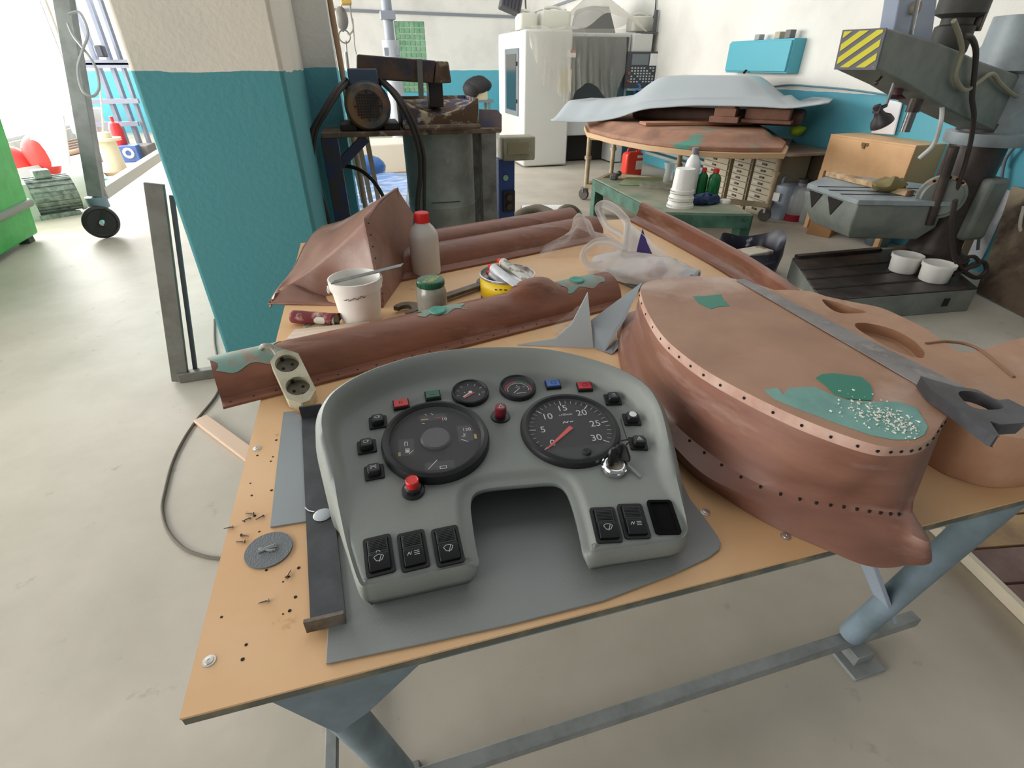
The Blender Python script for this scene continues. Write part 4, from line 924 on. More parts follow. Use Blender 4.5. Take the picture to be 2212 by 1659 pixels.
# leaning steel frame beside the column
M_stf = mat('dull_steel_profile', (128,128,120), .5, metal=.3, col2=(106,104,96), scale=7)
t = thing('leaning_stand', 'narrow dull steel frame leaning against the left side of the blue column', 'frame', (-1.15, 2.9, 0))
b0 = PZ(391, 824, .0); tp = Vector((-.985, 2.99, 1.06)); b1 = PZ(470, 818, 0); 
m = MB(); m.bar(b0+Vector((0,0,.004)), tp, .085, .03, up=(0,1,0)); obj('upright', m, M_stf, t, bevel=.003)
m = MB(); m.bar(b0+Vector((.075,.03,.004)), tp+Vector((.058,.0,-.06)), .02, .02, up=(0,1,0)); obj('upright', m, mat('dark_profile', (62,70,76), .5), t)
m = MB(); m.bar(b0+Vector((.0,.0,.03)), b0+Vector((.34,.02,.03)), .05, .055); obj('bottom_rail', m, M_stf, t, bevel=.003)
# green machine cabinet
M_green = mat('bright_green_paint', (58,176,84), .45, col2=(46,156,70), scale=7, bump=.15, bscale=90)
A = PZ(84, 503, .06); B = PZ(0, 554, .06); dr = (A-B); dr.z = 0; dr.normalize(); nr = Vector((-dr.y, dr.x, 0)); nr = nr if nr.x < 0 else -nr
t = thing('machine_cabinet', 'bright green machine cabinet at the left edge of the view', 'cabinet', (A.x-.6, A.y, 0))
Bq = A-dr*2.6; m = MB(); m.slab([A, Bq, Bq+nr*1.2, A+nr*1.2], (PY(2,252,A.y)-A)); obj('body', m, M_green, t, bevel=.02)
for q in (A-dr*.12+nr*.08, Bq+dr*.12+nr*.08, A-dr*.12+nr*1.1, Bq+dr*.12+nr*1.1):
    m = MB(); m.bb(q.x-.05, q.y-.05, 0, q.x+.05, q.y+.05, .06); obj('foot', m, mat('dark_foot', (70,80,70), .7) if 'M_foot' not in globals() else M_foot, t)
m = MB(); h0 = PZ(80, 452, 0); q = A-nr*.035+Vector((0,0,.30)); m.tube([q+dr*.02, q-dr*2.2], .04, 12); obj('guard_bar', m, mat('grey_bar', (128,134,122), .5), t)
# gear motor on the floor
t = thing('gear_motor', 'grey electric gear motor lying on the floor beside the green cabinet', 'motor', PZ(142, 462, 0)); c = PZ(142, 462, 0)
ax = (PZ(210, 448, 0)-PZ(90, 466, 0)); ax.z = 0; ax.normalize(); ay = Vector((-ax.y, ax.x, 0)); M_cast = mat('cast_aluminium', (164,170,166), .45, metal=.3, col2=(110,116,112), scale=18)
z0 = Vector((0,0,.24)); o0 = c-ax*.42
m = MB(); m.box(o0+Vector((0,0,.20)), (.34,.34,.40), atan2(ax.y, ax.x)); m.c = 1
for i in range(6): m.box(o0-ay*.171+ax*(-.10+.03*i)+Vector((0,0,.22)), (.012,.006,.16), atan2(ax.y, ax.x))
obj('gearbox', m, [mat('pale_grey_cast', (196,198,196), .5), M_dark], t, bevel=.01)
m = MB(); m.cyl(o0+ax*.17+z0, o0+ax*.60+z0, .19, n=28)
for i in range(20):
    a = i*pi/10; m.box(o0+ax*.385+z0+(ay*cos(a)+Vector((0,0,1))*sin(a))*.20, (.42,.012,.012), R=Matrix((ax, (ay*-sin(a)+Vector((0,0,1))*cos(a)), (ay*cos(a)+Vector((0,0,1))*sin(a)))).transposed())
obj('stator', m, M_cast, t)
m = MB(); m.box(o0+ax*.36+Vector((0,0,.47)), (.16,.15,.09), atan2(ax.y, ax.x)); obj('terminal_box', m, M_cast, t, bevel=.008)
m = MB(); B_ = basis(ax); m.lathe([(.22,0),(.22,.20),(.20,.24),(.12,.25),(.11,.24),(.0,.24)], o0+ax*.60+z0, 28, True, False, M=B_); obj('fan_cowl', m, mat('white_cowl', (224,224,218), .45), t, smooth=40)
for s in (-1, 1): m = MB(); m.box(o0+ax*.35+ay*(.15*s)+Vector((0,0,.025)), (.4,.06,.05), atan2(ax.y, ax.x)); obj('mounting_foot', m, M_cast, t)
# red plastic bag and white panel behind it
c = PZ(92, 388, 0); m = MB(); m.ball(c+Vector((.10,.1,.34)), .36, 18, 12, (.62,.6,.98)); m.ball(c+Vector((-.42,.15,.24)), .26, 14, 9, (1.3,.8,.9)); m.v = [crump(p, 3, .05, 4) for p in m.v]
for i, p in enumerate(m.v): m.v[i].z = max(p.z, .002)
tag(obj('red_plastic_sack', m, mat('red_film', (222,70,66), .5), smooth=180), 'red plastic sack on the floor behind the gear motor', 'sack')
p = [PZ(40, 408, .02), PZ(108, 388, .02)]; m = MB(); m.slab([p[0], p[1], PY(88, 356, p[1].y+.12), PY(36, 364, p[0].y+.12)], (0,.02,0)); tag(obj('sheet_board', m, mat('white_sheet_panel', (226,228,234), .5)), 'white sheet panel leaning in front of the red sack', 'panel')
# gantry leg with caster
M_gant = mat('grey_gantry_paint', (140,142,140), .5, col2=(116,118,116), scale=5)
g = PZ(233, 514, 0); t = thing('gantry_crane', 'tall grey wheeled gantry frame leg at the left behind the gear motor', 'crane', g)
top = PY(128, -60, 6.6); m = MB(); m.bar((g.x+.02, g.y+.1, .40), top, .13, .13, up=(0,1,0)); obj('leg', m, M_gant, t, bevel=.006)
far = PZ(372, 338, .30); m = MB(); m.bar((g.x+.05, g.y+.12, .42), (far.x, far.y, .42), .11, .11); obj('base_beam', m, mat('pale_beam', (190,186,176), .6), t, bevel=.006)
m = MB(); m.cyl((g.x, g.y+.1, .29), (g.x, g.y+.1, .40), .095, n=28); obj('swivel_collar', m, mat('blue_grey_collar', (118,138,146), .45), t, bevel=.004)
wa = Vector((.55,-.83,0)).normalized(); wc = Vector((g.x, g.y, .165)); Mw = basis(wa)
m = MB(); m.lathe([(.06,-.03),(.135,-.03),(.155,-.022),(.163,-.008),(.163,.008),(.155,.022),(.135,.03),(.125,.02),(.06,.02)], wc, 36, True, True, M=Mw); wh = obj('caster_wheel', m, mat('black_rubber', (40,36,36), .5), t, smooth=40)
m = MB(); m.lathe([(.03,.02),(.03,.05),(.0,.055)], wc, 16, True, False, M=Mw); obj('hub', m, M_chrome, wh)
m = MB()
for s in (-1, 1): m.slab([wc+wa*(.045*s)+Vector((-.03,0,-.03)), wc+wa*(.045*s)+Vector((.03,0,-.03)), wc+wa*(.045*s)+Vector((.06,.05,.13)), wc+wa*(.045*s)+Vector((-.06,.05,.13))], wa*.008*s)
m.bb(wc.x-.07, wc.y-.0, .28, wc.x+.07, wc.y+.16, .295); obj('caster_fork', m, mat('dark_fork', (52,46,44), .5), t)
m = MB(); m.tube(cr([PY(148, 30, 6.3), PY(172, 28, 6.3), PY(190, 70, 6.25), PY(178, 110, 6.2), PY(168, 150, 6.2), PY(178, 195, 6.15), PY(200, 208, 6.15), PY(214, 190, 6.2), PY(208, 150, 6.2), PY(190, 118, 6.2), PY(160, 80, 6.3), PY(146, 50, 6.3)], 6), .012, 6); tag(obj('hanging_cable', m, mat('grey_white_cable', (150,150,150), .5)), 'grey cable hanging in two loops from the gantry leg', 'cable')
# things by the window behind the gantry (far, pale)
M_pal = mat('pale_grey_metal', (198,196,190), .5)
yb_ = 10.2
m = MB(); q = [PY(a, b, yb_) for a, b in ((57,267),(136,250),(150,356),(80,364))]; m.slab(q, (0,.05,0)); tag(obj('framed_sheet', m, mat('pale_sheet', (216,216,222), .4)), 'large pale framed sheet standing near the window behind the red sack', 'sheet')
c0 = PZ(172, 345, 0); m = MB(); a, b = PY(135,236, c0.y), PY(214,288, c0.y); m.bb(a.x, c0.y, b.z, b.x, c0.y+.5, a.z); t = thing('grey_bin_stand', 'pale grey box on thin legs behind the gantry leg', 'bin', (c0.x, c0.y, 0)); obj('box', m, M_pal, t, bevel=.02)
for x_ in (a.x+.06, b.x-.06):
    for y_ in (c0.y+.06, c0.y+.44): m = MB(); m.bb(x_-.03, y_-.03, 0, x_+.03, y_+.03, b.z); obj('leg', m, M_white, t)
random.seed(4)
for i in range(5):   # stacked pipes on the floor
    a = PZ(97+i*2, 345-i*9, .0); b = PZ(215, 322-i*6, .0); a = PZ(110, 346-i*6, .0); b = a.lerp(b, .8); z = .05+i*.02; m = MB(); m.cyl((a.x, a.y, .05), (b.x, b.y, .05), .05, n=12); tag(obj('steel_pipe', m, mat('rusty_pipe', (150,128,112), .6) if i == 0 else bpy.data.materials['rusty_pipe']), 'long brown pipe lying in the row of pipes behind the gantry leg', 'pipe', 'pipes on the floor by the window')
c = PZ(256, 374, 0); t = thing('cable_spool', 'pale flanged spool standing on the floor right of the gantry leg', 'spool', c); M_sp = mat('cream_spool', (214,204,178), .6)
m = MB(); m.cyl(c, c+Vector((0,0,.05)), .26, n=28); obj('bottom_flange', m, mat('wood_flange', (176,150,118), .7), t)
m = MB(); m.cyl(c+Vector((0,0,.05)), c+Vector((0,0,.50)), .15, .13, n=24); obj('core', m, M_sp, t)
m = MB(); m.cyl(c+Vector((0,0,.50)), c+Vector((0,0,.54)), .22, n=28); m.cyl(c+Vector((0,0,.54)), c+Vector((0,0,.62)), .10, n=18); obj('top_flange', m, M_sp, t)
m = MB(); m.tube([c+Vector((0,0,.62)), PY(222, 262, c.y), PY(215, 180, c.y)], .012, 6); obj('rod', m, M_pal, t)
c = PZ(205, 392, 0); m = MB(); m.slab([PZ(165,378,.03), PZ(178,392,.03), PZ(236,390,.03), PZ(218,370,.03)], (0,0,.03)); tag(obj('green_sheet', m, mat('sea_green_sheet', (60,150,124), .5)), 'small sea green sheet on the floor behind the gantry caster', 'sheet')
c = PZ(255, 352, 0); m = MB(); a = PY(200, 352, c.y); b = PY(310, 318, c.y); m.bb(a.x, c.y+.2, 0, b.x, c.y+.7, b.z); tag(obj('low_dark_box', m, mat('dim_grey_box', (112,108,106), .7), bevel=.02), 'low dark grey box behind the pale spool', 'box')
m = MB(); a = PZ(310, 352, 0); b = PZ(215, 412, 0)
# tall machine frame at the far left with red cylinder
yf = 12.5; t = thing('machine_stand', 'tall blue grey machine frame standing far behind the gantry leg', 'frame', (PY(225, 270, yf).x, yf, 0)); M_bgm = mat('blue_grey_machine', (126,134,150), .5)
for px0, px1 in ((208, 216), (238, 246), (262, 268)):
    a = PY(px0, 150, yf); b = PY(px1, 150, yf); m = MB(); m.bb(a.x, yf, 0, b.x, yf+.15, 3.4); obj('upright', m, M_bgm, t)
for py in (133, 140, 218, 268):
    a = PY(165 if py < 200 else 180, py, yf); b = PY(300, py-4, yf); m = MB(); m.bb(a.x, yf-.08, a.z-.05, b.x, yf-.01, a.z+.03); obj('cross_bar', m, M_bgm, t)
a = PY(214, 98, yf); b = PY(240, 124, yf); m = MB(); m.bb(a.x, yf-.3, b.z, b.x, yf-.09, a.z); obj('gear_head', m, mat('dark_head', (60,64,76), .5), t, bevel=.02)
c = PY(243, 262, yf-.45); m = MB(); m.lathe([(.10,0),(.11,.03),(.11,.55),(.08,.64),(.03,.67),(.03,.75)], Vector((c.x, c.y, 0)), 20); tag(obj('fire_extinguisher', m, mat('extinguisher_red', (196,44,50), .35), smooth=40), 'red extinguisher standing at the foot of the far machine frame', 'extinguisher')
c = PY(258, 262, yf-.6); m = MB(); m.box((c.x, c.y, .14), (.30,.22,.28)); m.c = 1; m.torus((c.x, c.y-.115, .16), .07, .025, 20, 8, M=Matrix.Rotation(pi/2, 3, 'X')); tag(obj('bench_grinder', m, [mat('blue_machine', (66,100,160), .5), M_white], bevel=.02), 'small blue machine with white ring beside the red extinguisher', 'machine')

# ================================================================ mixer with motor behind the column
YM = 3.95
M_blue = mat('dark_blue_paint', (38,52,92), .5, col2=(62,56,52), scale=6, lo=.4, hi=.62); M_rusty = mat('rusty_dusty', (118,98,80), .8, col2=(86,66,54), scale=9, col3=(168,152,128), scale3=14, lo3=.58, hi3=.7)
M_motor = mat('grimy_motor', (134,118,98), .6, col2=(150,104,66), scale=5, col3=(70,82,92), scale3=4, lo3=.5, hi3=.65)
t = thing('paddle_mixer', 'grimy blue floor mixer with a motor and belt cover behind the table', 'mixer', (PY(880, 480, YM).x, YM+.2, 0))
zp = PY(800, 285, YM).z
x0, x1 = PY(692, 285, YM).x, PY(1083, 290, YM).x
m = MB(); m.bb(x0, YM, zp-.03, x1, YM+.55, zp); obj('deck_plate', m, M_rusty, t, bevel=.004)
lx = PY(716, 330, YM).x
for x_, y_ in ((lx, YM+.06), (lx, YM+.48), (PY(1058, 380, YM).x, YM+.06), (PY(1058, 380, YM).x, YM+.48)):
    m = MB(); m.bb(x_-.055, y_-.055, 0, x_+.055, y_+.055, zp-.03); obj('leg', m, M_blue if x_ < .5 else mat('scuffed_grey_leg', (122,122,116), .6, col2=(90,84,78), scale=10), t, bevel=.004)
m = MB(); m.bar(PY(790, 297, YM+.05), PY(728, 362, YM+.05), .06, .05, up=(0,1,0)); obj('brace', m, M_blue, t)
cm = PY(795, 230, YM+.02); R_ = .152
m = MB(); B_ = basis((0,1,0)); m.lathe([(.0,.012),(R_*.62,.012),(R_*.64,.0),(R_*.86,.004),(R_,.04),(R_,.16)], cm, 40, False, False, M=B_); obj('fan_cowl', m, M_motor, t, smooth=40)
m = MB(); 
for i in range(-5, 6):
    for j in range(-5, 6):
        if i*i+j*j < 26: m.box(cm+Vector((i*R_*.108, .008, j*R_*.108)), (R_*.072, .006, R_*.072))
obj('grille', m, mat('grille_dark', (44,34,30), .8), t)
m = MB(); m.cyl(cm+Vector((0,.16,0)), cm+Vector((0,.46,0)), R_*.93, n=32)
for i in range(24):
    a = i*pi/12; m.box(cm+Vector((cos(a)*R_*.96, .31, sin(a)*R_*.96)), (.014,.30,.014), R=Matrix.Rotation(-a, 3, 'Y'))
obj('motor_body', m, mat('dark_grey_motor', (62,62,64), .6), t)
m = MB(); m.bb(cm.x-.10, YM+.06, cm.z+R_*.80, cm.x+.09, YM+.30, cm.z+R_*1.42); obj('terminal_box', m, mat('blue_grey_box', (70,84,104), .5), t, bevel=.01)
for s in (-1, 1): m = MB(); m.bb(cm.x+s*.09, YM+.08, zp, cm.x+s*.20, YM+.46, cm.z-R_*.72); obj('mounting_foot', m, mat('dark_foot_iron', (58,50,46), .6) if s < 0 else bpy.data.materials['dark_foot_iron'], t, bevel=.006)
yc = YM+.1; q = [PY(a, b, yc) for a, b in ((772,117),(942,131),(936,180),(772,170))]; m = MB(); m.slab(q, (0,.34,0)); obj('belt_cover', m, mat('scuffed_blue_cover', (48,54,76), .5, col2=(104,76,54), scale=4, lo=.45, hi=.6, col3=(66,62,58), scale3=9, lo3=.5, hi3=.6), t, bevel=.008)
q = [PY(a, b, yc-.01) for a, b in ((943,132),(969,133),(976,179),(938,181))]; m = MB(); m.slab(q, (0,.36,0)); obj('cover_end', m, M_rusty, t, bevel=.01)
m = MB(); a = PY(906, 128, yc-.03); b = PY(910, 214, yc-.03); m.bar(a, b, .035, .012, up=(0,1,0)); obj('stay', m, mat('grey_stay', (120,120,116), .6), t)
m = MB(); a = PY(925, 181, yc+.1); b = PY(957, 211, yc+.1); m.bb(a.x, yc+.08, b.z-.06, b.x, yc+.22, a.z+.02); obj('shaft_bracket', m, mat('dark_iron_bracket', (58,52,50), .6), t, bevel=.006)
for a in (PY(752, 180, YM+.3), PY(815, 178, YM+.3)): m = MB(); m.bar((a.x, YM+.3, zp), a, .05, .05); obj('cover_post', m, bpy.data.materials['dark_iron_bracket'], t)
# hopper: trough with a curved front
xa, xb = PY(872, 250, YM+.05).x, PY(1034, 250, YM+.05).x; zt_ = PY(950, 214, YM+.05).z
m = MB(); m.grid(lambda u, v: Vector((xa+(xb-xa)*u, YM+.05+.02*sin(u*pi), zp+(zt_-zp)*v-(zt_-zp)*.50*sin(u*pi)*v)), 24, 6); m.grid(lambda u, v: Vector((xa+(xb-xa)*u, YM+.5, zp+(zt_-zp)*v)), 6, 4); m.grid(lambda u, v: Vector((xa, YM+.05+.45*u, zp+(zt_-zp)*v)), 4, 4); m.grid(lambda u, v: Vector((xb, YM+.05+.45*u, zp+(zt_-zp)*v)), 4, 4)
m.grid(lambda u, v: Vector((xa+(xb-xa)*u, YM+.07+.42*v, zt_-(zt_-zp)*.52*sin(u*pi)*(1-v)-.02+ (-.0))), 24, 8)
obj('hopper', m, mat('crusted_hopper', (108,84,64), .85, col2=(70,72,110), scale=4, lo=.5, hi=.58, col3=(206,190,156), scale3=12, lo3=.5, hi3=.62), t, smooth=50, solid=.008)
m = MB(); m.tube([(xa+.0, YM+.03, zp+.01), (xa+.15, YM+.00, zp+.015), (xb-.15, YM+.00, zp+.015), (xb, YM+.03, zp+.01)], .02, 8); obj('hopper_lip', m, M_rusty, t)
xr = PY(1082, 240, YM+.1).x; m = MB(); m.slab([PY(1036,236,YM+.1), PY(1074,237,YM+.1), PY(1084,248,YM+.1), PY(1084,284,YM+.1), PY(1036,284,YM+.1)], (0,.02,0)); obj('side_plate', m, mat('scraped_plate', (140,122,116), .6, col2=(96,100,130), scale=6), t)
# drum
M_drum = mat('galvanised_drum', (160,162,154), .5, metal=.1, col2=(128,130,122), scale=4, col3=(156,158,150), scale3=10, lo3=.58, hi3=.66)
cx = (xa+xb)/2; rd_ = (xb-xa)/2*1.0; t2 = thing('steel_drum', 'tall grey galvanised drum standing under the mixer hopper', 'drum', (cx, YM+.36, 0)); m = MB()
m.lathe([(rd_,0),(rd_,.30),(rd_*1.015,.31),(rd_,.32),(rd_,.60),(rd_*1.015,.61),(rd_,.62),(rd_,zp-.05),(rd_*1.02,zp-.045),(rd_*1.02,zp-.034)], (cx, YM+.33, 0), 48); obj('shell', m, M_drum, t2, smooth=40)
m = MB(); a = PY(925, 386, YM); m.bar((cx-.12, YM+.33-rd_-.002, .66), (cx+.10, YM+.33-rd_-.002, .66), .004, .006); obj('dent_line', m, mat('dark_crease', (58,60,56), .8), t2)
# cables over the motor
M_cab = mat('grimy_black_cable', (52,44,38), .6)
def cable(pts, r, lab, par=None, mt=None):
    m = MB(); m.tube(cr(pts, 7), r, 8); o = obj('power_cable', m, mt or M_cab, par); return o if par else tag(o, lab, 'cable')
for dx, dy in ((0, 0), (7, 3), (-5, 6)):
    cable([PY(748+dx, 172+dy, YM+.1), PY(726+dx, 196+dy, YM-.02), PY(698+dx, 240+dy, YM-.09), PY(676+dx, 282+dy, YM-.10), PY(670+dx, 340+dy, YM-.10), PY(684+dx, 410+dy, YM-.10), PY(702+dx, 470+dy, YM-.10), PY(716+dx, 530+dy, YM-.1)], .016 if dx == 0 else .012, '', t)
for dx, dy in ((0, 0), (9, 2)):
    cable([PY(822+dx, 174+dy, YM+.1), PY(848+dx, 200+dy, YM-.02), PY(872+dx, 236+dy, YM-.09), PY(893+dx, 282+dy, YM-.10), PY(906+dx, 330+dy, YM-.11), PY(908+dx, 380+dy, YM-.11), PY(902+dx*1.6, 440+dy, YM-.11), PY(905+dx*1.6, 520+dy, YM-.11)], .017 if dx == 0 else .012, '', t)
cable([PY(740, 357, YM+.3), PY(775, 366, YM+.25), PY(805, 390, YM+.2), PY(828, 425, YM+.15), PY(850, 480, YM+.1)], .014, '', t)
# control box and lamp beside the mixer
yl = YM+.35; t = thing('control_stand', 'narrow blue control stand with a black switch panel right of the drum', 'control box', (PY(1095, 450, yl).x, yl, 0)); a = PY(1078, 345, yl); b = PY(1112, 345, yl)
m = MB(); m.bb(a.x, yl, 0, b.x, yl+.14, a.z); obj('body', m, mat('royal_blue_paint', (44,72,132), .5), t, bevel=.006)
a = PY(1086, 412, yl); b = PY(1112, 456, yl); m = MB(); m.bb(a.x, yl-.02, b.z, b.x-.004, yl, a.z); sw = obj('switch_panel', m, mat('black_panel', (34,30,30), .5), t)
for f in (.3, .72): m = MB(); m.cyl((a.x+.05, yl-.02, a.z+(b.z-a.z)*f), (a.x+.05, yl-.04, a.z+(b.z-a.z)*f), .025, n=14); obj('knob', m, mat('brown_knob', (70,56,48), .5) if f < .5 else bpy.data.materials['brown_knob'], sw)
m = MB(); c = PY(1092, 384, yl-.0); m.cyl(c, c+Vector((0,-.01,0)), .022, n=16); obj('indicator', m, mat('pale_green_dial', (150,190,160), .5), t)
a = PY(1086, 297, yl-.05); b = PY(1156, 346, yl-.05); m = MB(); m.bb(a.x, yl-.05, b.z, b.x, yl+.12, a.z); tl_ = thing('beige_meter_box', 'dusty beige box with a glass front on top of the blue control stand', 'box', (a.x, yl, b.z)); obj('case', m, mat('dusty_beige', (170,164,138), .6, col2=(140,134,112), scale=8), tl_, bevel=.012)
m = MB(); m.bb(a.x+.04, yl-.056, b.z+.05, b.x-.06, yl-.05, a.z-.04); obj('glass_front', m, mat('yellowed_glass', (150,142,112), .3), tl_)
# blue film wrapped stack, white cabinet, planks, pole
q = [PZ(a, b, .34) for a, b in ((676,500),(876,500),(880,376),(730,376))]; m = MB()
m.grid(lambda u, v: q[0].lerp(q[1], u).lerp(q[3].lerp(q[2], u), v)+Vector((0,0,.012*sin(v*34+2*sin(u*5))+.010*sin(u*9+v*14))), 24, 60); m.slab([Vector((p.x, p.y, 0)) for p in q], (0,0,.31))
tag(obj('wrapped_stack', m, mat('blue_white_film', (116,156,214), .25, col2=(206,216,232), scale=2.4, stretch=(1,5,1), lo=.45, hi=.6, spec=.8), smooth=60), 'low stack wrapped in wrinkled blue and white film behind the mixer leg', 'stack')
c = PZ(762, 378, .34); m = MB(); m.ball((c.x, c.y+.15, .40), .30, 16, 10, (1.5,.7,.55)); m.v = [crump(p, 4, .05, 6) for p in m.v]
tag(obj('blue_sack', m, mat('blue_film_sack', (60,112,178), .35), smooth=180), 'blue plastic sack lying on the far edge of the wrapped stack', 'sack')
a = PZ(800, 376, 0); m = MB(); yq = a.y; x_0, x_1 = PY(752, 330, yq).x, PY(905, 330, yq).x; m.bb(x_0, yq, 0, x_1, yq+.9, PY(830, 312, yq).z); tag(obj('white_chest', m, mat('cream_white_paint', (226,216,200), .5), bevel=.02), 'long white chest standing behind the drum and blue stack', 'chest')
for i, px in enumerate((752, 770, 788)):
    a = PY(px+22, 366, 5.32); b = PY(px, 285, 5.25); m = MB(); d = (b-a); m.bar(Vector((a.x, a.y+.2, .375)), b+Vector((0,-.02,.1)), .045, .025, up=(0,1,0)); tag(obj('plank', m, mat('brown_plank', (150,118,86), .7) if i == 0 else bpy.data.materials['brown_plank']), 'brown plank leaning against the painted pier behind the mixer', 'plank', 'planks behind the mixer')
m = MB(); m.cyl(PY(748, 190, 5.0)+Vector((.02,0,-1.2)), PY(707, -30, 5.0), .022, n=10); tag(obj('wood_pole', m, mat('wooden_pole', (164,132,100), .7)), 'long thin wooden pole standing in front of the pier behind the mixer', 'pole')
# crane hook and jib post
t = thing('crane_hook', 'grey hook block hanging on a line above the mixer', 'hook', PY(748, 150, 6.5)); M_hk = mat('hook_grey', (138,134,128), .5, metal=.4)
c = PY(738, 40, 6.5); m = MB(); m.ball(c, .075, 14, 10, (.85,.6,1.35)); obj('block', m, M_hk, t, smooth=60)
m = MB(); m.torus(PY(744, 79, 6.5), .055, .007, 24, 8, M=Matrix.Rotation(pi/2, 3, 'X')); obj('ring', m, M_hk, t)
m = MB(); m.tube([PY(739, 52, 6.5), PY(741, 69, 6.5)], .010, 6); m.tube([PY(747, 88, 6.5), PY(749, 112, 6.5)], .007, 6); m.tube([PY(747, 112, 6.5), PY(752, 154, 6.5)], .018, 8); m.tube([PY(738, 28, 6.5), PY(736, -120, 6.5)], .006, 6); obj('shank', m, M_hk, t)
m = MB(); m.tube(cr([PY(756,-60,6.45), PY(757,20,6.45), PY(763,60,6.45), PY(755,74,6.45), PY(750,70,6.45)], 6), .008, 6); m.tube([PY(762,40,6.45), PY(766,100,6.45), PY(770,118,6.45)], .006, 6); obj('line', m, mat('pale_rope', (160,158,150), .7), t)
m = MB(); a = PY(735, -6, 6.42); b = PY(760, 10, 6.42); m.bb(a.x, 6.4, b.z, b.x, 6.55, a.z+.15); obj('yellow_housing', m, mat('ochre_yellow', (204,166,84), .5), t, bevel=.01)
yj = 10.6; xj = PY(843, 90, yj).x; t = thing('jib_post', 'tall grey steel jib post standing behind the mixer', 'post', (xj, yj, 0)); M_jib = mat('grey_jib_paint', (136,142,152), .5)
m = MB(); m.cyl((xj, yj, 0), (xj, yj, 1.9), .14, n=20); obj('lower_tube', m, mat('pale_jib', (170,174,182), .5), t); m = MB(); m.cyl((xj, yj, 1.9), (xj, yj, 3.6), .085, n=16); obj('upper_tube', m, M_jib, t)
m = MB(); z_ = PY(835, 27, yj).z; m.bb(xj-.12, yj-.12, z_-.10, xj+.12, yj+.12, z_+.02); obj('collar', m, M_jib, t, bevel=.01); m = MB(); z_ = PY(838, 112, yj).z; m.bb(xj-.13, yj-.13, z_-.06, xj+.13, yj+.13, z_+.06); obj('collar', m, M_jib, t, bevel=.01)
m = MB(); m.bar((xj, yj, 2.75), (xj-.9, yj, 3.6), .1, .1, up=(0,1,0)); obj('strut', m, M_jib, t)
# stool with black bag in front of the far wall
ys = 13.5; c = PY(1047, 240, ys); t = thing('small_stand', 'small grey stand against the far blue wall', 'stand', (c.x, ys, 0)); a = PY(1030, 216, ys); b = PY(1062, 240, ys)
m = MB(); m.bb(a.x-.1, ys, a.z-.06, b.x+.05, ys+.5, a.z); obj('top', m, mat('grey_green_stand', (110,126,126), .6), t)
for x_ in (a.x, b.x-.05):
    for y_ in (ys+.05, ys+.45): m = MB(); m.bb(x_-.03, y_-.03, 0, x_+.03, y_+.03, a.z-.06); obj('leg', m, bpy.data.materials['grey_green_stand'], t)
m = MB(); p0 = PY(1026, 215, ys); p1 = PY(1054, 196, ys); m.bb(p0.x, ys+.05, a.z, p1.x, ys+.4, p1.z); tag(obj('beige_carton', m, mat('beige_card', (204,190,160), .8)), 'beige carton on the small stand by the far wall', 'box')
m = MB(); m.ball(PY(1034, 184, ys+.15), .34, 14, 9, (1.0,.6,.55)); m.ball(PY(1017, 194, ys+.15), .2, 10, 8); m.v = [crump(p, 3, .06, 12) for p in m.v]; tag(obj('black_bag', m, mat('black_cloth', (40,38,40), .7), smooth=180), 'black bag on top of the beige carton by the far wall', 'bag')
# hose, board behind the drum on the floor
m = MB(); m.tube(cr([PZ(1095,490,.10), PZ(1125,462,.12), PZ(1165,452,.16), PZ(1205,468,.12), PZ(1215,455,.20), PZ(1232,452,.18), PZ(1246,462,.10), PZ(1250,480,.06)], 8), .052, 12); tag(obj('thick_hose', m, mat('khaki_hose', (104,96,80), .7, bump=.4, bscale=40), smooth=60), 'thick khaki hose coiled on the floor behind the table', 'hose')
q = [PZ(a, b, .02) for a, b in ((1110,490),(1128,446),(1224,446),(1262,490))]; m = MB(); m.slab(q, (0,0,.03)); tag(obj('wood_board', m, mat('brown_floor_board', (142,118,96), .7)), 'brown board on the floor under the khaki hose', 'board')
q = [PZ(a, b, .07) for a, b in ((1126,456),(1224,456),(1222,444),(1128,444))]; m = MB(); m.slab(q, (0,0,.012)); tag(obj('white_board', m, M_white), 'white narrow board behind the khaki hose', 'board')
# ================================================================ behind: machining centre
YC = 9.26; CX0, CX1, CZ = 2.754, 5.02, 2.02
M_cnc = mat('machine_white', (206,206,200), .45); M_cncg = mat('machine_grey', (196,198,196), .45); M_pit2 = mat('base_dark', (44,38,36), .7)
t = thing('machining_centre', 'big pale grey machining centre draped with clear film at the back of the hall', 'machine', ((CX0+CX1)/2, YC+.8, 0))
fx1 = PY(1223, 360, YC).x; fx2 = PY(1322, 355, YC).x; fx3 = PY(1343, 355, YC).x; zb2 = PY(1270, 294, YC).z
m = MB(); m.bb(CX0, YC, .02, fx1, YC+1.7, CZ); obj('left_housing', m, M_cnc, t, bevel=.03)
m = MB(); m.bb(fx1, YC+.12, zb2, fx3, YC+1.7, CZ-.03); obj('body', m, M_cncg, t, bevel=.02)
m = MB(); m.bb(fx1, YC+.5, .02, fx2, YC+1.7, zb2); obj('base', m, M_pit2, t)
m = MB(); m.bb(fx2, YC+.05, .02, fx3, YC+1.7, zb2); obj('base_column', m, M_cnc, t, bevel=.01)
m = MB(); m.bb(fx3, YC+.05, PY(1380,196,YC).z, CX1, YC+1.2, CZ-.03); obj('right_housing', m, M_cnc, t, bevel=.02)
m = MB(); m.bb(fx1+.05, YC+.085, PY(1280,240,YC).z, fx3-.06, YC+.12, PY(1280,78,YC).z); obj('front_door', m, mat('dark_door_glass', (58,64,66), .25), t, bevel=.01)
a = PX(1094, 100, CX0); 
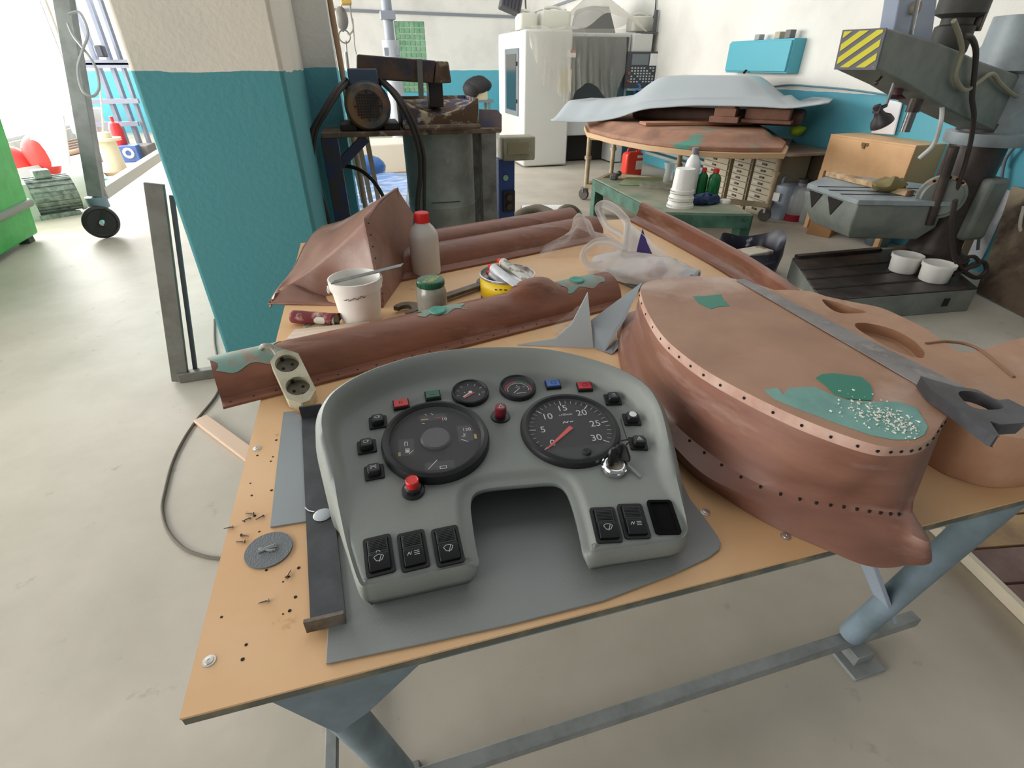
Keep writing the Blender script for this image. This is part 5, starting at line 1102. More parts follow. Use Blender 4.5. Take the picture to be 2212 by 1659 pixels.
m = MB(); ya, yb3 = PX(1121, 180, CX0).y, PX(1093, 180, CX0).y; za, zb3 = PX(1108, 105, CX0).z, PX(1108, 248, CX0).z; m.bb(CX0-.02, ya, zb3, CX0, yb3, za); wn_ = obj('side_window', m, mat('window_frame_grey', (110,116,120), .5), t, bevel=.005)
m = MB(); m.bb(CX0-.026, ya+.12, zb3+.08, CX0-.02, yb3-.12, za-.08); obj('pane', m, M_gl, wn_)
for f in (.2, .75): m = MB(); m.bb(CX0-.045, ya+.02, zb3+(za-zb3)*f, CX0-.02, ya+.06, zb3+(za-zb3)*f+.06); obj('hinge', m, M_pit2, wn_)
# console
a, b = PY(1358, 111, YC), PY(1421, 190, YC); m = MB(); m.bb(a.x, YC+.01, b.z, b.x, YC+.05, a.z); cs = obj('console', m, mat('console_dark', (64,66,72), .5), t, bevel=.006)
w_, h_ = b.x-a.x, a.z-b.z
m = MB(); m.bb(a.x+w_*.13, YC+.004, b.z+h_*.64, a.x+w_*.62, YC+.01, b.z+h_*.93); obj('screen', m, mat('grey_screen', (112,120,124), .2), cs)
m = MB(); m.bb(a.x+w_*.66, YC+.004, b.z+h_*.62, a.x+w_*.92, YC+.01, b.z+h_*.95); obj('paper_note', m, M_white, cs)
m = MB()
for r in range(6):
    for k in range(8):
        if (r+k) % 7 != 3: m.bb(a.x+w_*(.14+.09*k), YC+.003, b.z+h_*(.16+.075*r), a.x+w_*(.185+.09*k), YC+.01, b.z+h_*(.20+.075*r))
obj('keypad', m, mat('key_white', (196,198,196), .5), cs)
for k, (f, g_, c_) in enumerate(((.07,.42,(150,70,40)),(.07,.20,(150,70,40)),(.86,.05,(190,40,40)))): m = MB(); q = Vector((a.x+w_*f, YC+.01, b.z+h_*g_)); m.cyl(q, q+Vector((0,-.03,0)), .025, n=14); obj('knob', m, mat('knob_colour_%s' % 'abc'[k], c_, .5), cs)
m = MB(); m.bb(PY(1222,118,YC).x-.1, YC-.004, PY(1222,200,YC).z, PY(1222,118,YC).x+.12, YC, PY(1222,150,YC).z); obj('instruction_plate', m, mat('cream_plate', (206,198,176), .6), t)
m = MB(); m.bb(PY(1225,112,YC).x, YC-.004, PY(1225,124,YC).z, PY(1244,112,YC).x, YC, PY(1225,108,YC).z); m.c = 1; m.bb(PY(1232,112,YC).x, YC-.006, PY(1225,114,YC).z, PY(1244,112,YC).x, YC-.004, PY(1225,108,YC).z); obj('sticker', m, [M_white, mat('sticker_red', (180,70,66), .5)], t)
m = MB(); a = PY(1420, 76, YC-.05); m.bb(a.x, YC+.1, CZ-.03, a.x+.05, YC+.14, PY(1432, 20, YC).z); m.bb(a.x-.25, YC+.05, CZ-.03, a.x+.06, YC+.25, CZ-.01); obj('mast', m, mat('mast_grey', (88,90,94), .5), t)
a, b = PY(1262, 20, YC+.9), PY(1300, 20, YC+.9); m = MB(); m.loft([[Vector((x, y, z)) for x, y in ((a.x-e,YC+.6-e),(b.x+e,YC+.6-e),(b.x+e,YC+1.3),(a.x-e,YC+1.3))] for z, e in ((CZ-.05, .12), (PY(1262, 14, YC+.7).z, .0))]); obj('motor_tower', m, mat('tower_grey', (112,110,108), .6), t)
# film drape on it
M_film = film('dust_film', (222,218,206), .27, .2)
def drape(u, v):
    px = 1142+212*u; bot = 150+70*(.5+.5*sin(u*9.5+.6))-34*abs(sin(u*6))+(16 if .1 < u < .9 else -70*(abs(u-.5)-.4)*10)
    bot = 232-abs(sin(u*7.2+.3))*50-(120*max(0, .16-u)/.16)-(30*max(0, u-.9)/.1)
    py = 62+(bot-62)*v
    return crump(PY(px, py, YC-.07-.06*abs(sin(u*26))*v-.03*sin(u*60)*v), 2.2, .07*v, 3)
m = MB(); m.grid(drape, 70, 26); 
def tent(u, v):
    x = CX0+.1+(2.0)*u; y = YC-.05+1.4*v; tx = (a.x+b.x)/2; d = sqrt(((x-tx)/.75)**2+((v-.6)/.9)**2)
    return Vector((x, y, CZ+.02+.58*max(0, 1-d*1.0)+.03*sin(u*23+v*9)))
m.grid(tent, 40, 16)
tag(obj('film_drape', m, M_film, smooth=180), 'torn clear film hanging over the front and top of the machining centre', 'film')
# canisters and lamp on top
M_can = mat('milky_canister', (226,224,210), .4, trans=.15)
def canister(x, y, z, w_, d_, h_, lab, grp, name='plastic_canister', mt=None, rz=0, capm=None):
    t = thing(name, lab, 'canister', (x, y, z), grp); k = rz
    m = MB(); m.loft([[Vector((p[0]*s, p[1]*s, q)) for p in rrect(w_, d_, min(w_, d_)*.22, 5)] for s, q in ((.94, 0), (1, .02*h_/.4), (1, h_*.72), (.96, h_*.80), (.70, h_*.86))]); m.xf(Matrix.Translation((x, y, z)) @ Matrix.Rotation(k, 4, 'Z')); obj('body', m, mt or M_can, t, smooth=40)
    m = MB(); m.tube(cr([(-w_*.30, 0, h_*.80), (-w_*.30, 0, h_*.95), (0, 0, h_*.99), (w_*.20, 0, h_*.92), (w_*.22, 0, h_*.82)], 5), min(w_, d_)*.07, 8); m.xf(Matrix.Translation((x, y, z)) @ Matrix.Rotation(k, 4, 'Z')); obj('handle', m, mt or M_can, t)
    m = MB(); m.cyl((w_*.33, 0, h_*.80), (w_*.33, 0, h_*.93), min(w_, d_)*.14, n=16); m.xf(Matrix.Translation((x, y, z)) @ Matrix.Rotation(k, 4, 'Z')); obj('cap', m, capm or mt or M_can, t)
    return t
for px0, px1, py, lab, yy in ((1090, 1131, 22, 'milky canister at the left front corner on top of the machining centre', YC+.45), (1162, 1228, 15, 'largest milky canister on top of the machining centre beside the film covered tower', YC+.5), (1359, 1406, 30, 'milky canister on top of the machining centre at its right end', YC+.4)):
    a, b = PY(px0, 50, yy), PY(px1, 50, yy); canister(max((a.x+b.x)/2, CX0+.16), yy, CZ+.005, b.x-a.x, .30, PY(px0, py, yy).z-CZ, lab, 'canisters on the machining centre')
c = PY(1103, 6, YC+.5); t = thing('flood_light', 'dark ribbed flood light on the wall above the machining centre', 'light', c); m = MB(); Rl = Matrix.Rotation(radians(18), 3, 'Y') @ Matrix.Rotation(radians(-20), 3, 'X'); m.box(c, (.34,.16,.26), R=Rl); obj('housing', m, mat('dark_lamp', (74,74,80), .5), t, bevel=.02)
m = MB(); 
for i in range(5): m.box(c+Rl @ Vector((-.12+.06*i, -.085, 0)), (.012,.02,.22), R=Rl)
m.tube([c+Vector((.1,.05,-.1)), c+Vector((.16,.1,-.3))], .012, 6); m.tube([c, c+Vector((0,.2,.5))], .03, 8); obj('cooling_fins', m, mat('fin_black', (40,40,44), .5), t)
m = MB(); m.tube(cr([PY(1134, -20, YC+.8), PY(1136, 20, YC+.8), PY(1140, 45, YC+.8), PY(1128, 66, YC+.6)], 6), .015, 6); tag(obj('lamp_cable', m, mat('dark_cable', (70,70,74), .6)), 'dark cable coming down the corner beside the flood light', 'cable')
m = MB(); m.tube(cr([PX(1418, -20, XR-.03), PX(1414, 30, XR-.03), PX(1400, 60, XR-.03), PX(1404, 72, XR-.03)], 6), .012, 6); tag(obj('wall_cable', m, bpy.data.materials['dark_cable']), 'thin dark cable on the right wall above the control console', 'cable')
# red canister in front
c = PZ(1362, 381, 0); canister(c.x, c.y, .002, .30, .20, .43, 'red plastic canister with white label on the floor by the machining centre', None, 'red_canister', mat('red_canister_plastic', (224,66,48), .4), 0)
m = MB(); m.bb(c.x+.02, c.y-.104, .12, c.x+.13, c.y-.100, .25); m.bb(c.x+.03, c.y-.104, .29, c.x+.13, c.y-.100, .33); o_ = obj('label', m, M_white, bpy.data.objects['red_canister'])
m = MB(); P_ = [PZ(1340, 372, .25), PZ(1338, 330, .5)]
for i in range(14): a = i*pi*.9; pass
m.tube([Vector((fx3+.08+.05*cos(i*.9), YC-.12+.05*sin(i*.9), .014+.022*i)) for i in range(58)], .012, 6); tag(obj('coiled_air_hose', m, mat('blue_hose', (60,104,170), .4)), 'blue coiled air hose hanging beside the red canister', 'hose')

# ================================================================ mould table with the white panel
M_tan = mat('tan_frame_paint', (186,170,140), .6, col2=(160,142,112), scale=8); M_mt = mat('mould_table_wood', (156,112,86), .6, col2=(126,86,66), scale=4, col3=(70,136,118), scale3=2.2, lo3=.56, hi3=.62)
ZT = .86
LA, LB = PZ(1264, 430, .0), PZ(1650, 476, .0)
t = thing('mould_table', 'wheeled table frame with a thick brown mould slab in the middle distance', 'table', ((LA.x+LB.x)/2+.5, (LA.y+LB.y)/2+.5, 0))
tp_ = [PZ(a, b, ZT) for a, b in ((1262,268),(1268,282),(1320,296),(1400,310),(1500,322),(1600,326),(1698,326),(1705,312),(1640,262),(1500,250),(1380,250),(1300,256))]
m = MB(); m.prism([(p.x, p.y) for p in tp_], ZT-.07, ZT-.02); obj('slab_edge', m, mat('slab_edge_ply', (196,160,122), .6), t, bevel=.004)
tq = [p.lerp(Vector((3.75, 5.95, ZT)), .03) for p in tp_]; m = MB(); gc = Vector((sum(p.x for p in tq)/12, sum(p.y for p in tq)/12, 0)); m.loft([[Vector((p.x+(gc.x-p.x)*k, p.y+(gc.y-p.y)*k, z)) for p in tq] for k, z in ((0, ZT-.02), (0, ZT+.02), (.03, ZT+.035), (.10, ZT+.05), (.14, ZT+.09), (.18, ZT+.115))]); obj('mould_slab', m, M_mt, t, bevel=.006)
n2 = Vector((LB.y-LA.y, -(LB.x-LA.x), 0)).normalized(); n2 = n2 if n2.y > 0 else -n2
LC, LD = LA+n2*.95, LB+n2*.95; LM_ = PZ(1446, 402, .0)
for q in (LA, LB, LC, LD, LA.lerp(LB, .52)+n2*.0):
    m = MB(); m.cyl((q.x, q.y, .15), (q.x, q.y, ZT-.07), .03, n=14); m.cyl((q.x, q.y, .50), (q.x, q.y, .54), .045, n=14); obj('leg', m, M_tan, t)
for a, b in ((LA, LC), (LB, LD), (LA, LB), (LC, LD)):
    m = MB(); m.bar((a.x, a.y, .17), (b.x, b.y, .17), .06, .05); m.bar((a.x, a.y, ZT-.10), (b.x, b.y, ZT-.10), .05, .05); obj('frame_rail', m, M_tan, t)
for q in (LA, LB, LC, LD):
    m = MB(); k = q+Vector((-.04, -.03, 0)); m.lathe([(.02,-.022),(.065,-.022),(.072,-.012),(.072,.012),(.065,.022),(.02,.022)], (k.x, k.y, .075), 20, M=basis((.8,.6,0))); cw = obj('caster_wheel', m, mat('caster_grey', (84,80,76), .5), t, smooth=40)
    m = MB(); m.bb(k.x-.03, k.y-.03, .10, k.x+.05, k.y+.05, .15); obj('caster_fork', m, M_steel, cw)
# boards and brown blocks on it
pA, pB = (2.55, 7.05), (4.75, 4.75)
def onT(px0, px1, py0, py1, d0, d1, z0, z1): pass
du = Vector((pB[0]-pA[0], pB[1]-pA[1], 0)).normalized(); dn = Vector((-du.y, du.x, 0)); dn = dn if dn.y > 0 else -dn
def T2(px, py, z): return PZ(px, py, z)
for i, (a, b, lab) in enumerate((((1395,272),(1720,268),'long thin brown board lying front on the mould slab'), ((1545,262),(1712,262),'short brown board lying behind the long one on the mould slab'))):
    p, q = PZ(a[0], a[1], ZT+.12), PZ(b[0], b[1], ZT+.12); d = (q-p).normalized(); s = Vector((-d.y, d.x, 0))
    m = MB(); m.slab([p, q, q+s*.22, p+s*.22], (0,0,.03)); tag(obj('brown_board', m, mat('brown_board_wood', (166,118,88), .6) if i == 0 else bpy.data.materials['brown_board_wood'], bevel=.002), lab, 'board')
m = MB(); c = PZ(1560, 266, ZT+.155); rr_ = atan2(du.y, du.x)
m.box(c+Vector((0,0,.03))+dn*.15, (.30,.24,.06), rr_); m.box(c+Vector((0,0,.10))+dn*.15, (.22,.22,.08), rr_); m.box(c+Vector((0,0,.15))+dn*.15, (.18,.20,.03), rr_); tag(obj('stepped_block', m, mat('brown_mould_block', (138,98,78), .6, col2=(120,80,60), scale=5), bevel=.004), 'stepped brown wooden block under the white panel on the mould table', 'block')
c2 = PZ(1652, 268, ZT+.155); m = MB(); m.box(c2+Vector((0,0,.02))+dn*.12, (.50,.24,.04), rr_); m.box(c2+Vector((0,0,.09))+dn*.12, (.44,.20,.11), rr_); tag(obj('long_block', m, bpy.data.materials['brown_mould_block'], bevel=.01), 'long brown mould block at the right end of the mould table', 'block')
c3 = PZ(1440, 264, ZT+.118); m = MB(); m.box(c3+Vector((0,0,.075))+dn*.42+du*.45, (1.9,.5,.15), rr_); tag(obj('dark_mould', m, mat('dark_brown_mould', (96,66,52), .6, col2=(70,48,40), scale=4), bevel=.05, seg=3), 'dark brown mould filling the gap under the white panel', 'mould')  # dark box sized to fill the gap below the panel
# white moulded panel
pP, pQ = (2.05, 7.25), (4.72, 4.35)
fe = [(1190,258),(1225,261),(1265,262),(1305,258),(1340,251),(1370,240),(1400,233),(1450,229),(1500,226),(1580,227),(1650,229),(1700,232),(1740,228),(1790,221)]
fr_ = rs([PV(a, b, pP, pQ) for a, b in fe], 40)
def sm_(x): x = max(0, min(1, x)); return x*x*(3-2*x)
def panel(u, v):
    p = fr_[round(u*40)]; z0 = fr_[20].z; q = p+dn*(1.25*v)
    base = p.z*(1-sm_(v*2.2))+(z0-.01)*sm_(v*2.2) if u < .85 else p.z
    up = .23*sm_((v-.10)/.22)*sm_((u-.25)/.18)*sm_((.86-u)/.16)+.03*sm_((v-.02)/.03)*sm_((u-.10)/.04)*sm_((.9-u)/.04)+.03*sm_((v-.06)/.02)*sm_((u-.2)/.03)*sm_((.88-u)/.03)
    q.x = min(q.x, 5.06); return Vector((q.x, q.y, base+up))
m = MB(); m.grid(panel, 40, 60); tag(obj('white_panel_shell', m, mat('white_gelcoat', (166,172,174), .4), smooth=50, solid=.012), 'large pale moulded panel with a raised centre resting on the brown blocks', 'panel')
m = MB(); c = PZ(1705, 286, ZT+.02); m.ball(c+Vector((.12,.0,.02)), .09, 12, 8, (1.2,.8,.6)); m.v = [crump(p, 12, .03, 2) for p in m.v]; tag(obj('lime_rag', m, mat('lime_cloth', (186,206,40), .8), smooth=60), 'lime green rag at the right end of the mould table', 'rag')

# ================================================================ low green work table with bottles
ZG = .42; M_gtab = mat('worn_green_paint', (52,84,66), .55, col2=(84,128,108), scale=4, col3=(40,56,46), scale3=7); M_gt2 = mat('dusty_table_top', (150,146,126), .6, col2=(104,128,104), scale=3)
g0, g1, g2_, g3 = PZ(1283, 384, ZG), PZ(1428, 458, ZG), PZ(1624, 462, ZG), PZ(1478, 388, ZG)
t = thing('green_bench', 'low worn green steel bench standing behind the work table', 'bench', (g0+g2_)/2-Vector((0,0,ZG)))
m = MB(); m.prism([(p.x, p.y) for p in (g0, g1, g2_, g3)], ZG-.012, ZG); obj('top', m, M_gt2, t)
for a, b in ((g0, g1), (g1, g2_), (g2_, g3), (g3, g0)):
    m = MB(); m.bar(Vector((a.x, a.y, ZG-.07)), Vector((b.x, b.y, ZG-.07)), .045, .115); obj('side_rail', m, M_gtab, t, bevel=.003)
cc_ = (g0+g1+g2_+g3)/4
for q in (g0, g1, g2_, g3):
    k = q.lerp(cc_, .07); m = MB(); m.bb(k.x-.055, k.y-.055, 0, k.x+.055, k.y+.055, ZG-.10); obj('leg', m, M_gtab, t, bevel=.004)
m = MB(); q = [PZ(a, b, ZG+.001) for a, b in ((1336,400),(1352,385),(1446,385),(1460,405))]; m.slab(q, (0,0,.012)); tag(obj('green_tray', m, mat('pale_green_tray', (128,150,110), .6, col2=(160,160,130), scale=4), bevel=.003), 'pale green tray board on the far half of the green bench', 'tray')
q = PZ(1326, 387, ZG+.001); m = MB(); m.box(q+Vector((0,0,.03)), (.14,.07,.055), .9); m.cyl(q+Vector((.05,.03,.05)), q+Vector((.10,.06,.05)), .03, n=12); tag(obj('grey_tool', m, mat('grey_tool_iron', (92,96,92), .5), bevel=.01), 'small dark grey tool at the far left corner of the green bench', 'tool')
# nested white buckets, upside down
c = PZ(1468, 446, ZG+.001); t = None
for k in range(3):
    z = .062*k; t = thing('white_bucket', ('bottom', 'middle', 'topmost')[k]+' white bucket of the upside down stack on the green bench', 'bucket', c+Vector((0,0,z)), 'stacked white buckets'); m = MB(); s = 1-.06*k
    H_ = .19 if k == 2 else .19
    m.lathe([(.118*s,z),(.122*s,z),(.122*s,z+.028),(.114*s,z+.030),(.110*s,z+.045),(.100*s,z+H_*.9+.02),(.096*s,z+H_+.02),(.0,z+H_+.02)] if k == 2 else [(.118*s,z),(.122*s,z),(.122*s,z+.028),(.114*s,z+.030),(.110*s,z+.058)], c, 36, False, False); obj('body', m, M_wp, t, smooth=40)
    m = MB(); m.tube([c+Vector((.121*s*cos(a), .121*s*sin(a), z+.02+.0*a)) for a in [pi*i/10+.4 for i in range(11)]], .004, 6); obj('wire_handle', m, M_steel, t)
def bottle(px, py, r, h, mt, capm, lab, nm, top=None, z=None):
    c = PZ(px, py, ZG+.001); t = thing(nm, lab, 'bottle', c); m = MB(); m.lathe([(r*.9,0),(r,.01),(r,h*.66),(r*.85,h*.76),(r*.42,h*.86),(r*.36,h*.90)], c, 24); obj('body', m, mt, t, smooth=40)
    m = MB(); m.lathe([(r*.46,h*.88),(r*.46,h),(r*.40,h*1.01)], c, 18); obj('cap', m, capm, t, smooth=40)
M_grb = mat('green_bottle_plastic', (22,110,58), .25, trans=.1)
bottle(1485, 425, .072, .45, mat('white_bottle', (228,228,224), .4), mat('grey_cap', (120,122,126), .4), 'tall white bottle with grey cap on the green bench behind the buckets', 'white_bottle')
bottle(1511, 425, .050, .27, M_grb, M_red, 'left green bottle with red cap, half hidden by the white buckets', 'green_bottle')
bottle(1536, 428, .060, .27, M_grb, M_red, 'right green bottle with red cap behind the blue rag', 'green_bottle')
c = PZ(1442, 392, ZG+.014); m = MB(); m.lathe([(.05,0),(.055,.01),(.045,.12),(.07,.20),(.066,.20),(.04,.12),(.0,.015)], c, 20, False, False); tag(obj('clear_jar', m, mat('clear_plastic', (220,222,220), .1, alpha=.35), smooth=40), 'clear empty plastic cup on the green tray', 'cup')
c = PZ(1520, 440, ZG+.002); m = MB(); m.ball(c+Vector((0,0,.035)), .12, 22, 12, (1.25,.7,.42)); m.v = [crump(p, 22, .04, 7) for p in m.v]
for i, p in enumerate(m.v): m.v[i].z = max(p.z, ZG+.002)
tag(obj('blue_rag', m, mat('navy_rag', (36,52,84), .9), smooth=40), 'crumpled navy blue rag at the near edge of the green bench', 'rag')
m = MB(); m.grid(lambda u, v: crump(PZ(1380+75*u, 392+14*v+6*u, ZG+.012), 14, .02, 11)+Vector((0,0,.012)), 14, 8); tag(obj('film_sheet', m, M_clear, smooth=180), 'small crumpled clear film on the green tray', 'film')
c = PZ(1566, 438, ZG+.002); m = MB(); m.lathe([(.05,0),(.05,.02),(.045,.03)], c, 16); tag(obj('plastic_disc', m, M_wp, smooth=40), 'small white plastic disc beside the blue rag on the green bench', 'disc')

# ================================================================ drawer cabinets, desk, canisters, cartons by the right wall
M_drw = mat('cream_drawer', (190,180,156), .55); M_hdl = mat('dark_handle', (78,72,66), .5); M_lab = mat('label_holder', (206,204,196), .5)
XF = 4.55; units = []
for k, (pa_, pb_) in enumerate(((1512, 1566), (1576, 1614), (1622, 1672))):
    y1, y0 = PX(pa_, 380, XF).y, PX(pb_, 400, XF).y; hh_ = .70
    lab = ('left', 'middle', 'right')[k]+' cream drawer cabinet in the row under the mould table'
    t = thing('drawer_cabinet', lab, 'cabinet', (XF+.2, (y0+y1)/2, 0), 'cream drawer cabinets'); m = MB(); m.bb(XF+.02, y0+.01, 0, XF+.42, y1-.01, hh_); obj('carcass', m, mat('cream_carcass', (166,156,132), .6) if k == 0 else bpy.data.materials['cream_carcass'], t)
    nD = 9; dh = (hh_-.06)/nD
    for i in range(nD):
        z0 = .03+dh*i; m = MB(); m.bb(XF, y0+.03, z0+.004, XF+.02, y1-.03, z0+dh-.004); d = obj('drawer', m, M_drw, t, bevel=.002)
        ym = (y0+y1)/2; m = MB(); m.bb(XF-.016, ym-.02, z0+dh*.35, XF, ym+.05, z0+dh*.62); obj('handle', m, M_hdl, d)
        m = MB(); m.bb(XF-.004, ym+.06, z0+dh*.40, XF, y1-.06, z0+dh*.72); obj('label_holder', m, M_lab, d)
ya_, yb_2 = PX(1690, 345, 4.55).y, PX(1606, 330, 4.55).y
t = thing('side_desk', 'brown desk with a dusty top standing against the right wall beside the drawers', 'desk', (4.8, (ya_+yb_2)/2, 0)); zd = max(.74, PX(1690, 352, 4.50).z)
m = MB(); m.bb(4.44, ya_-.22, zd-.03, XR-.01, yb_2, zd); obj('desktop', m, mat('dusty_red_brown_top', (150,118,104), .6, col2=(190,178,150), scale=2), t, bevel=.004)
m = MB(); m.bb(4.98, ya_-.20, 0, 5.08, ya_-.02, zd-.03); obj('side_panel', m, mat('dark_desk_wood', (84,70,56), .7), t)
m = MB(); m.bb(XF+.45, ya_-.2, .3, XR-.03, yb_2-.02, zd-.03); obj('back_panel', m, bpy.data.materials['dark_desk_wood'], t)
c = PZ(1680, 468, 0); canister(c.x, c.y, .002, .30, .28, .46, 'large clear blue canister on the floor right of the drawer cabinets', None, 'clear_canister', mat('bluish_clear_plastic', (176,190,206), .25, alpha=.75), .3)
m = MB(); q = c+Vector((-.16,-.06,.25)); m.box(q, (.004,.09,.09), .35); obj('label', m, M_white, bpy.data.objects['clear_canister'])
c = PZ(1712, 474, 0); t = thing('clear_bottle', 'clear round bottle with red liquid in the bottom beside the clear canister', 'bottle', c); m = MB(); m.lathe([(.13,.075),(.13,.26),(.10,.34),(.05,.38),(.045,.42)], c, 24); obj('body', m, mat('clear_bottle_plastic', (210,214,214), .12, alpha=.35), t, smooth=40)
m = MB(); m.lathe([(.12,.0),(.128,.01),(.128,.075),(.0,.076)], c, 24, True, False); obj('red_liquid', m, mat('dark_red_liquid', (150,26,44), .25), t)
m = MB(); m.lathe([(.055,.41),(.055,.45)], c, 18); obj('cap', m, mat('dark_cap', (70,68,72), .5), t)
c = PZ(1745, 468, 0); canister(c.x-.16, c.y-.12, .002, .30, .26, .42, 'second clear canister half hidden behind the wooden box stand leg', None, 'clear_canister', mat('clear_grey_plastic', (190,196,196), .25, alpha=.7), .2)
c = PZ(1775, 505, 0); t = thing('cardboard_box', 'open empty cardboard box on the floor beside the wooden box stand', 'box', c); M_cb = mat('kraft_card', (176,132,88), .8); w_, d_, h_ = .24, .22, .17; rz = radians(28)
for i, (cx_, cy_, sx, sy) in enumerate(((0,-d_/2,w_,.006),(0,d_/2,w_,.006),(-w_/2,0,.006,d_),(w_/2,0,.006,d_))):
    m = MB(); m.box((cx_, cy_, h_/2+.004), (sx, sy, h_)); m.xf(Matrix.Translation(c) @ Matrix.Rotation(rz, 4, 'Z')); obj('side', m, M_cb, t)
m = MB(); m.box((0,0,.003), (w_, d_, .006)); m.xf(Matrix.Translation(c) @ Matrix.Rotation(rz, 4, 'Z')); obj('bottom', m, M_cb, t)
# plywood box on legs
M_plyb = mat('light_plywood', (222,176,128), .55, col2=(204,156,106), scale=2.5); f0 = PZ(1735, 490, 0); f1 = PZ(1888, 541, 0)
t = thing('wooden_box_stand', 'light plywood box on legs standing behind the drill table', 'cabinet', (f0+f1)/2); fd = (f1-f0).normalized(); fn = Vector((-fd.y, fd.x, 0)); fn = fn if fn.x > 0 else -fn
FL = (f1-f0).length+.02; Mf = Matrix.Translation(f0) @ Matrix((fd, fn, Vector((0,0,1)))).transposed().to_4x4(); ztop = .93; zbt = .60
for x_ in (.0, FL-.05):
    for y_ in (.0, .38): m = MB(); m.bb(x_, y_, 0, x_+.05, y_+.03, zbt); m.xf(Mf); obj('leg', m, M_plyb, t)
m = MB(); m.bb(0, 0, zbt, FL, .02, ztop); m.xf(Mf); fp = obj('front_lid', m, M_plyb, t, bevel=.004)
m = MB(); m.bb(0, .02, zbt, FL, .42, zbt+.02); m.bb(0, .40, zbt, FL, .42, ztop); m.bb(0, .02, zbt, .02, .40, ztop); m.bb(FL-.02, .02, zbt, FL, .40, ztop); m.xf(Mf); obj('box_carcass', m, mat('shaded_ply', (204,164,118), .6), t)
m = MB(); m.bb(0, .0, ztop, FL, .42, ztop+.015); m.xf(Mf); obj('box_top', m, M_plyb, t)
m = MB(); m.bb(FL*.42, -.006, ztop-.05, FL*.50, 0, ztop-.02); m.bb(FL*.44, -.012, ztop-.07, FL*.47, -.004, ztop-.03); m.xf(Mf); obj('latch', m, mat('brass_latch', (112,84,52), .4, metal=.5), t)
m = MB(); m.bb(0.02, .03, .22, FL, .38, .24); m.xf(Mf); obj('shelf', m, M_plyb, t)
m = MB(); m.bb(.06, .05, .242, .26, .30, .33); m.xf(Mf); tag(obj('red_packet', m, mat('red_packet', (200,60,70), .5), bevel=.01), 'red packet on the low shelf of the wooden box stand', 'packet')
# teal wall cabinet
a, b = PX(1577, 87, 4.93), PX(1712, 158, 4.93); y1, y0 = PX(1577, 90, 4.93).y, PX(1712, 90, 4.93).y
t = thing('wall_cabinet', 'teal metal cabinet hung on the right wall above the blue paint', 'cabinet', (5.0, (y0+y1)/2, b.z)); M_tealc = mat('teal_cabinet', (74,160,176), .45)
zt0, zb0 = PX(1640, 86, 4.93).z, PX(1640, 158, 4.93).z
m = MB(); m.bb(4.95, y0, zb0, XR-.002, y1, zt0); obj('body', m, M_tealc, t, bevel=.006); m = MB(); m.bb(4.925, y0+.01, zb0+.02, 4.95, y1-.01, zt0-.02); d = obj('door', m, M_tealc, t, bevel=.004); m = MB(); q = PX(1612, 152, 4.92); m.cyl(q, q+Vector((-.03,0,-.03)), .015, n=10); obj('latch', m, M_dark, d)
for i, (px, s_) in enumerate(((1640, .05), (1683, .06), (1705, .07))): q = PX(px, 83, 5.0); m = MB(); m.box((5.0, q.y, zt0+s_*.6), (.08,.09,s_*1.2)); tag(obj('small_part', m, mat('part_%s' % 'abc'[i], ((150,150,146),(170,160,140),(110,106,104))[i], .6), bevel=.008), ('pale grey piece lying left on top of the teal wall cabinet','beige piece in the middle on top of the teal wall cabinet','dark grey piece at the right end on top of the teal wall cabinet')[i], 'part')
m = MB(); m.tube(cr([PX(1424,172,XR-.015), PX(1500,178,XR-.015), PX(1600,192,XR-.015), PX(1700,184,XR-.015), PX(1760,187,XR-.015), PX(1830,193,XR-.015), PX(1910,204,XR-.015), PX(2000,214,XR-.015), PX(2080,232,XR-.015)], 6), .010, 6); tag(obj('wall_wire', m, mat('painted_wire', (96,132,144), .6)), 'wire sagging along the top of the blue paint on the right wall', 'wire')
q = PX(1966, 204, XR-.03); m = MB(); m.bb(XR-.05, q.y-.16, q.z-.06, XR-.001, q.y+.10, q.z+.06); m.c = 1
for dy in (-.08, .03): m.cyl((XR-.05, q.y+dy, q.z), (XR-.056, q.y+dy, q.z), .04, n=18)
tag(obj('wall_socket', m, [M_white, mat('socket_grey', (176,176,172), .5)], bevel=.008), 'white double wall socket behind the drill head', 'socket')
qq = [PX(a, b, XR-.04) for a, b in ((1920,216),(1948,222),(1930,292),(1880,288),(1890,262))]; m = MB(); m.slab(qq, (.02,0,0)); tag(obj('paper_bag', m, mat('white_bag', (226,226,228), .5), bevel=.01), 'white plastic bag hanging on the right wall behind the drill lamp', 'bag')
m = MB()
for i in range(4): m.bb(XR-.16, 6.9, .18+.09*i, XR-.02, 9.0, .23+.09*i)
tag(obj('heating_pipes', m, mat('grey_blue_pipe', (150,164,164), .5), bevel=.01), 'bank of pale heating pipes low on the right wall behind the mould table', 'radiator')
